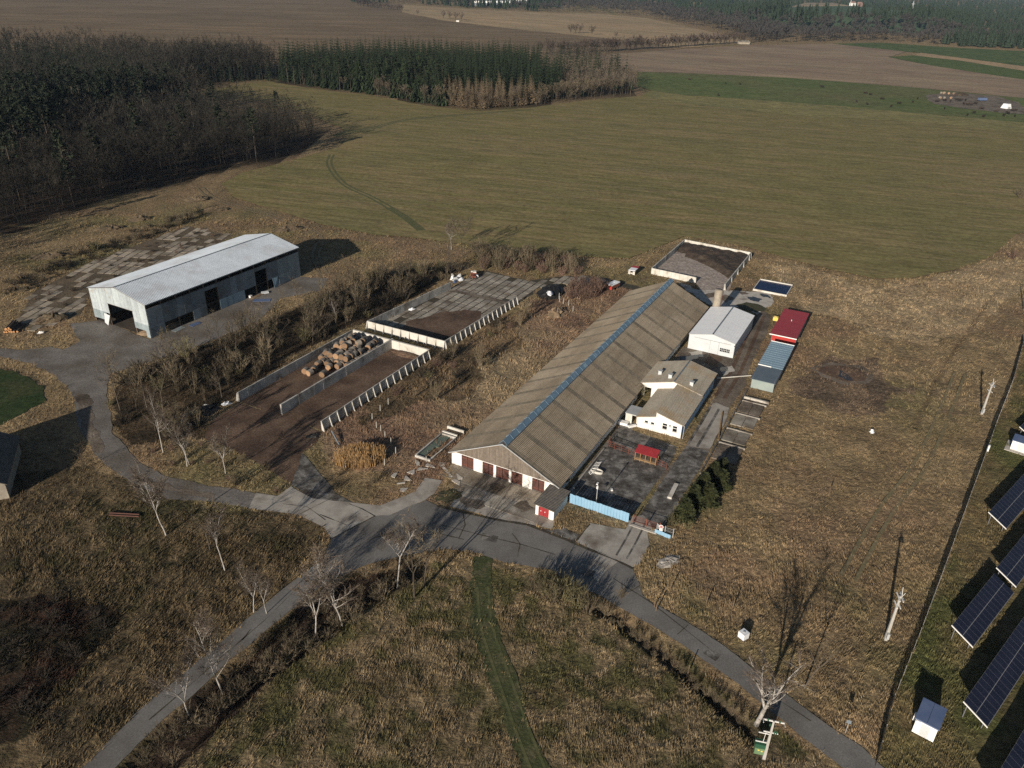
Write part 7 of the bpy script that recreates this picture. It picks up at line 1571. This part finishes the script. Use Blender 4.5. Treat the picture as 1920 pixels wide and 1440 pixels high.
lr_ = thing('far_barn', 'pale far barn among the trees right of the tan field', 'barn', at(1395, 83, 0), 0); MB().raw(-7, 7, 0, 7, 0, 2.6).build('wall', M['block_wall'], lr_); mb = MB(); mb.slab([(-7.5, -.4, 2.6), (7.5, -.4, 2.6), (7.5, 7.5, 4), (-7.5, 7.5, 4)], .3); mb.build('roof', M['slab'], lr_)
for x, y, w_, lab in [(1607, 32, 20, 'pale far house among the dark forest below the green hill'), (1658, 34, 12, 'small pale far house right of the other one in the forest')]:
    t = thing('far_house', lab, 'house', at(x, y, 13), .1); MB().raw(-w_ / 2, w_ / 2, -3, 3, -13, 4).build('wall', M['wall_pale'], t); MB().raw(-w_ / 2 - .5, w_ / 2 + .5, -3.6, 3.6, 4, 5.2).build('roof', M['stone'], t)
# far forest as two masses
FARW = PX([(560, -12), (660, 6), (756, 7), (880, 15), (1000, 21), (1120, 24), (1213, 32), (1285, 47), (1340, 56), (1385, 67), (1402, 81), (1560, 79), (1650, 77), (1800, 87), (1930, 93), (2300, 112)]); FARW += [(FARW[-1][0] * 5, FARW[-1][1] * 5), (6000, 9000), (-900, 9000), (FARW[0][0] - 150, FARW[0][1] + 2500)]
GREENH = PX([(1440, 24), (1500, 4), (1560, 3), (1640, 9), (1760, 22), (1690, 38), (1560, 36), (1470, 28)])
GREENH = [tuple(at(x, y, 22)[:2]) for x, y in [(1462, 17), (1500, 3), (1570, 2), (1660, 12), (1745, 22), (1680, 30), (1560, 29), (1475, 22)]]
TERR = [tuple(at(x, y, 18)[:2]) for x, y in [(872, 11), (1005, 10), (1005, -1), (872, 0)]]
nr = np.random.default_rng(3); n = 26000
r = np.exp(nr.uniform(math.log(880), math.log(7500), n)); az = nr.uniform(-.32, .72, n); fx, fy = r * np.sin(az), r * np.cos(az)
k = inside(fx, fy, FARW) & ~inside(fx, fy, GREENH) ; fx, fy, r = fx[k], fy[k], r[k]
HILLP = [tuple(at(x, y, 22)[:2]) for x, y in [(1465, 16), (1510, 11), (1582, 10), (1650, 16), (1740, 24), (1670, 32), (1560, 29), (1480, 20), (1465, 16)]]; fz_ = 22 * np.clip(1 - dist_line(fx, fy, HILLP) / 140, 0, 1)
conif = (fbm(fx, fy, 260, 5, 3) + .10 * np.clip((np.arctan2(fx, fy) - .1) * 3, -.4, 1)) > .44
def lowtree(seed, kind):
    rg = random.Random(seed); mb = MB()
    if kind: 
        for k in range(5):
            z = 2 + k * 3; rr = 4.0 * (1 - k / 5.6)
            for j in range(5): a = 6.283 * (j + rg.random()) / 5; b = a + 1.1; mb.tri((math.cos(a) * rr, math.sin(a) * rr, z - rg.random()), (math.cos(b) * rr, math.sin(b) * rr, z - rg.random()), (rg.random() - .5, rg.random() - .5, z + 4.6))
    else:
        mb.tube([(0, 0, -.2), (0, 0, 9)], [.3, .1], 3, cap=False)
        for k in range(26):
            a = rg.random() * 6.283; e = rg.random() * 1.3 + .1; q = Vector((math.cos(a) * math.cos(e), math.sin(a) * math.cos(e), math.sin(e) * 1.15)); c = q * (2 + rg.random() * 2.6) + Vector((0, 0, 7.5)); s = Vector((rg.random() - .5, rg.random() - .5, rg.random() - .5)).normalized(); mb.tri(c - s * .9, c + s * .9, c + q * 1.6 + Vector((0, 0, .8)))
    return mb_arrays(mb)
for nme, kind, sel, m_, lab in (('conifer_forest', 1, conif, 'far_conifer', 'far dark green conifer forest along the horizon'), ('bare_forest', 0, ~conif, 'far_bare', 'far brown leafless forest along the horizon')):
    X, Y, Rr, Zz = fx[sel], fy[sel], r[sel], fz_[sel]; pl_ = [(x, y, z - .2, .75 + .4 * q + .12 * min(1, d / 4000), a, int(i)) for x, y, z, q, a, i, d in zip(X, Y, Zz, nr.random(len(X)), nr.uniform(0, 6.28, len(X)), nr.integers(0, 3, len(X)), Rr)]
    V, T_ = scatter_join([lowtree(s + kind * 10, kind) for s in range(3)], pl_); tag(obj(nme, np_mesh(nme, V, T_, M[m_])), lab, 'forest', None, 'stuff')

# ------------------------------------------------------------------ dry grass
NOG = HARD + [LAWN_L]
def grass_points():
    xs, ys, hs = [], [], []; g = np.random.default_rng(12)
    for y0, y1, dens, sz in ((50, 92, 11.0, .36), (92, 135, 5.5, .36), (135, 255, 2.0, .52)):
        area = 0; xm = lambda y: y * .70 + 12; A = (xm(y0) + xm(y1)) * (y1 - y0); n = int(A * dens)
        x = g.uniform(-1, 1, n); y = g.uniform(y0, y1, n); x = x * xm(y1); k = np.abs(x) < xm(y); x, y = x[k], y[k]
        cl = fbm(x, y, 3.0, 61, 3); k = (g.random(len(x)) < np.clip((cl - .25) * 2.6, .2, 1)); x, y = x[k], y[k]
        k = ~flat_mask(x, y, 0, NOG) & ~inside(x, y, FIELD) & ~(inside(x, y, GRASS_TRACK) & (g.random(len(x)) < .85)) & ~inside(x, y, WOOD)
        x, y = x[k], y[k]; xs.append(x); ys.append(y); hs.append(np.full(len(x), sz) * (.6 + .8 * g.random(len(x))))
    return np.concatenate(xs), np.concatenate(ys), np.concatenate(hs)
x, y, h = grass_points(); g = np.random.default_rng(5); n = len(x); z = relief(x, y) + ditch_depth(x, y); col = tint_of(x, y) * (.78 + .5 * g.random((n, 1))); col = np.clip(col, 0, .6); B_ = 5; wind = .8 + (fbm(x, y, 18, 71) - .5) * 5
tallm = inside(x, y, BARN_MEADOW) | inside(x, y, BANK) | inside(x, y, LEFT_MEADOW); h = np.where(tallm, h * 1.2, h)
V = np.empty((n, B_, 3, 3), np.float32)
for k in range(B_):
    a = g.uniform(0, 6.28, n); w_ = h * g.uniform(.06, .12, n) * np.where(y < 100, 1.5, 1.0); ox = g.normal(0, .5, n) * h * .8; oy = g.normal(0, .5, n) * h * .8; la = wind + g.normal(0, .7, n); ll = h * g.uniform(.3, 1.1, n)
    cx, cy = np.cos(a) * w_, np.sin(a) * w_
    V[:, k, 0] = np.stack([x + ox - cx, y + oy - cy, z - .06], -1); V[:, k, 1] = np.stack([x + ox + cx, y + oy + cy, z - .06], -1)
    V[:, k, 2] = np.stack([x + ox + np.cos(la) * ll, y + oy + np.sin(la) * ll, z + h * g.uniform(.6, 1.0, n)], -1)
V = V.reshape(-1, 3); tri = np.arange(len(V), dtype=np.int32).reshape(-1, 3)
M['grass'] = attr_mat('dry_grass', 0, 1, .2)
tag(obj('dry_grass', np_mesh('dry_grass', V, tri, M['grass'], np.repeat(col, B_ * 3, axis=0))), 'dry tussock grass covering the meadows round the farm', 'grass', None, 'stuff')

# ------------------------------------------------------------------ haze
if HAZE_DENSITY:
    hm = bpy.data.materials.new('haze_air'); hm.use_nodes = True; t = hm.node_tree; t.nodes.clear(); out = t.nodes.new('ShaderNodeOutputMaterial'); v = t.nodes.new('ShaderNodeVolumePrincipled')
    v.inputs['Color'].default_value = (.52, .74, 1.0, 1); v.inputs['Density'].default_value = HAZE_DENSITY; v.inputs['Anisotropy'].default_value = 0.0; t.links.new(v.outputs[0], out.inputs['Volume'])
    hb = MB().raw(-9500, 12500, -3500, 16500, -6, 84).build('haze', hm); hb['kind'] = 'stuff'; hb['label'] = 'thin pale haze over the far fields'
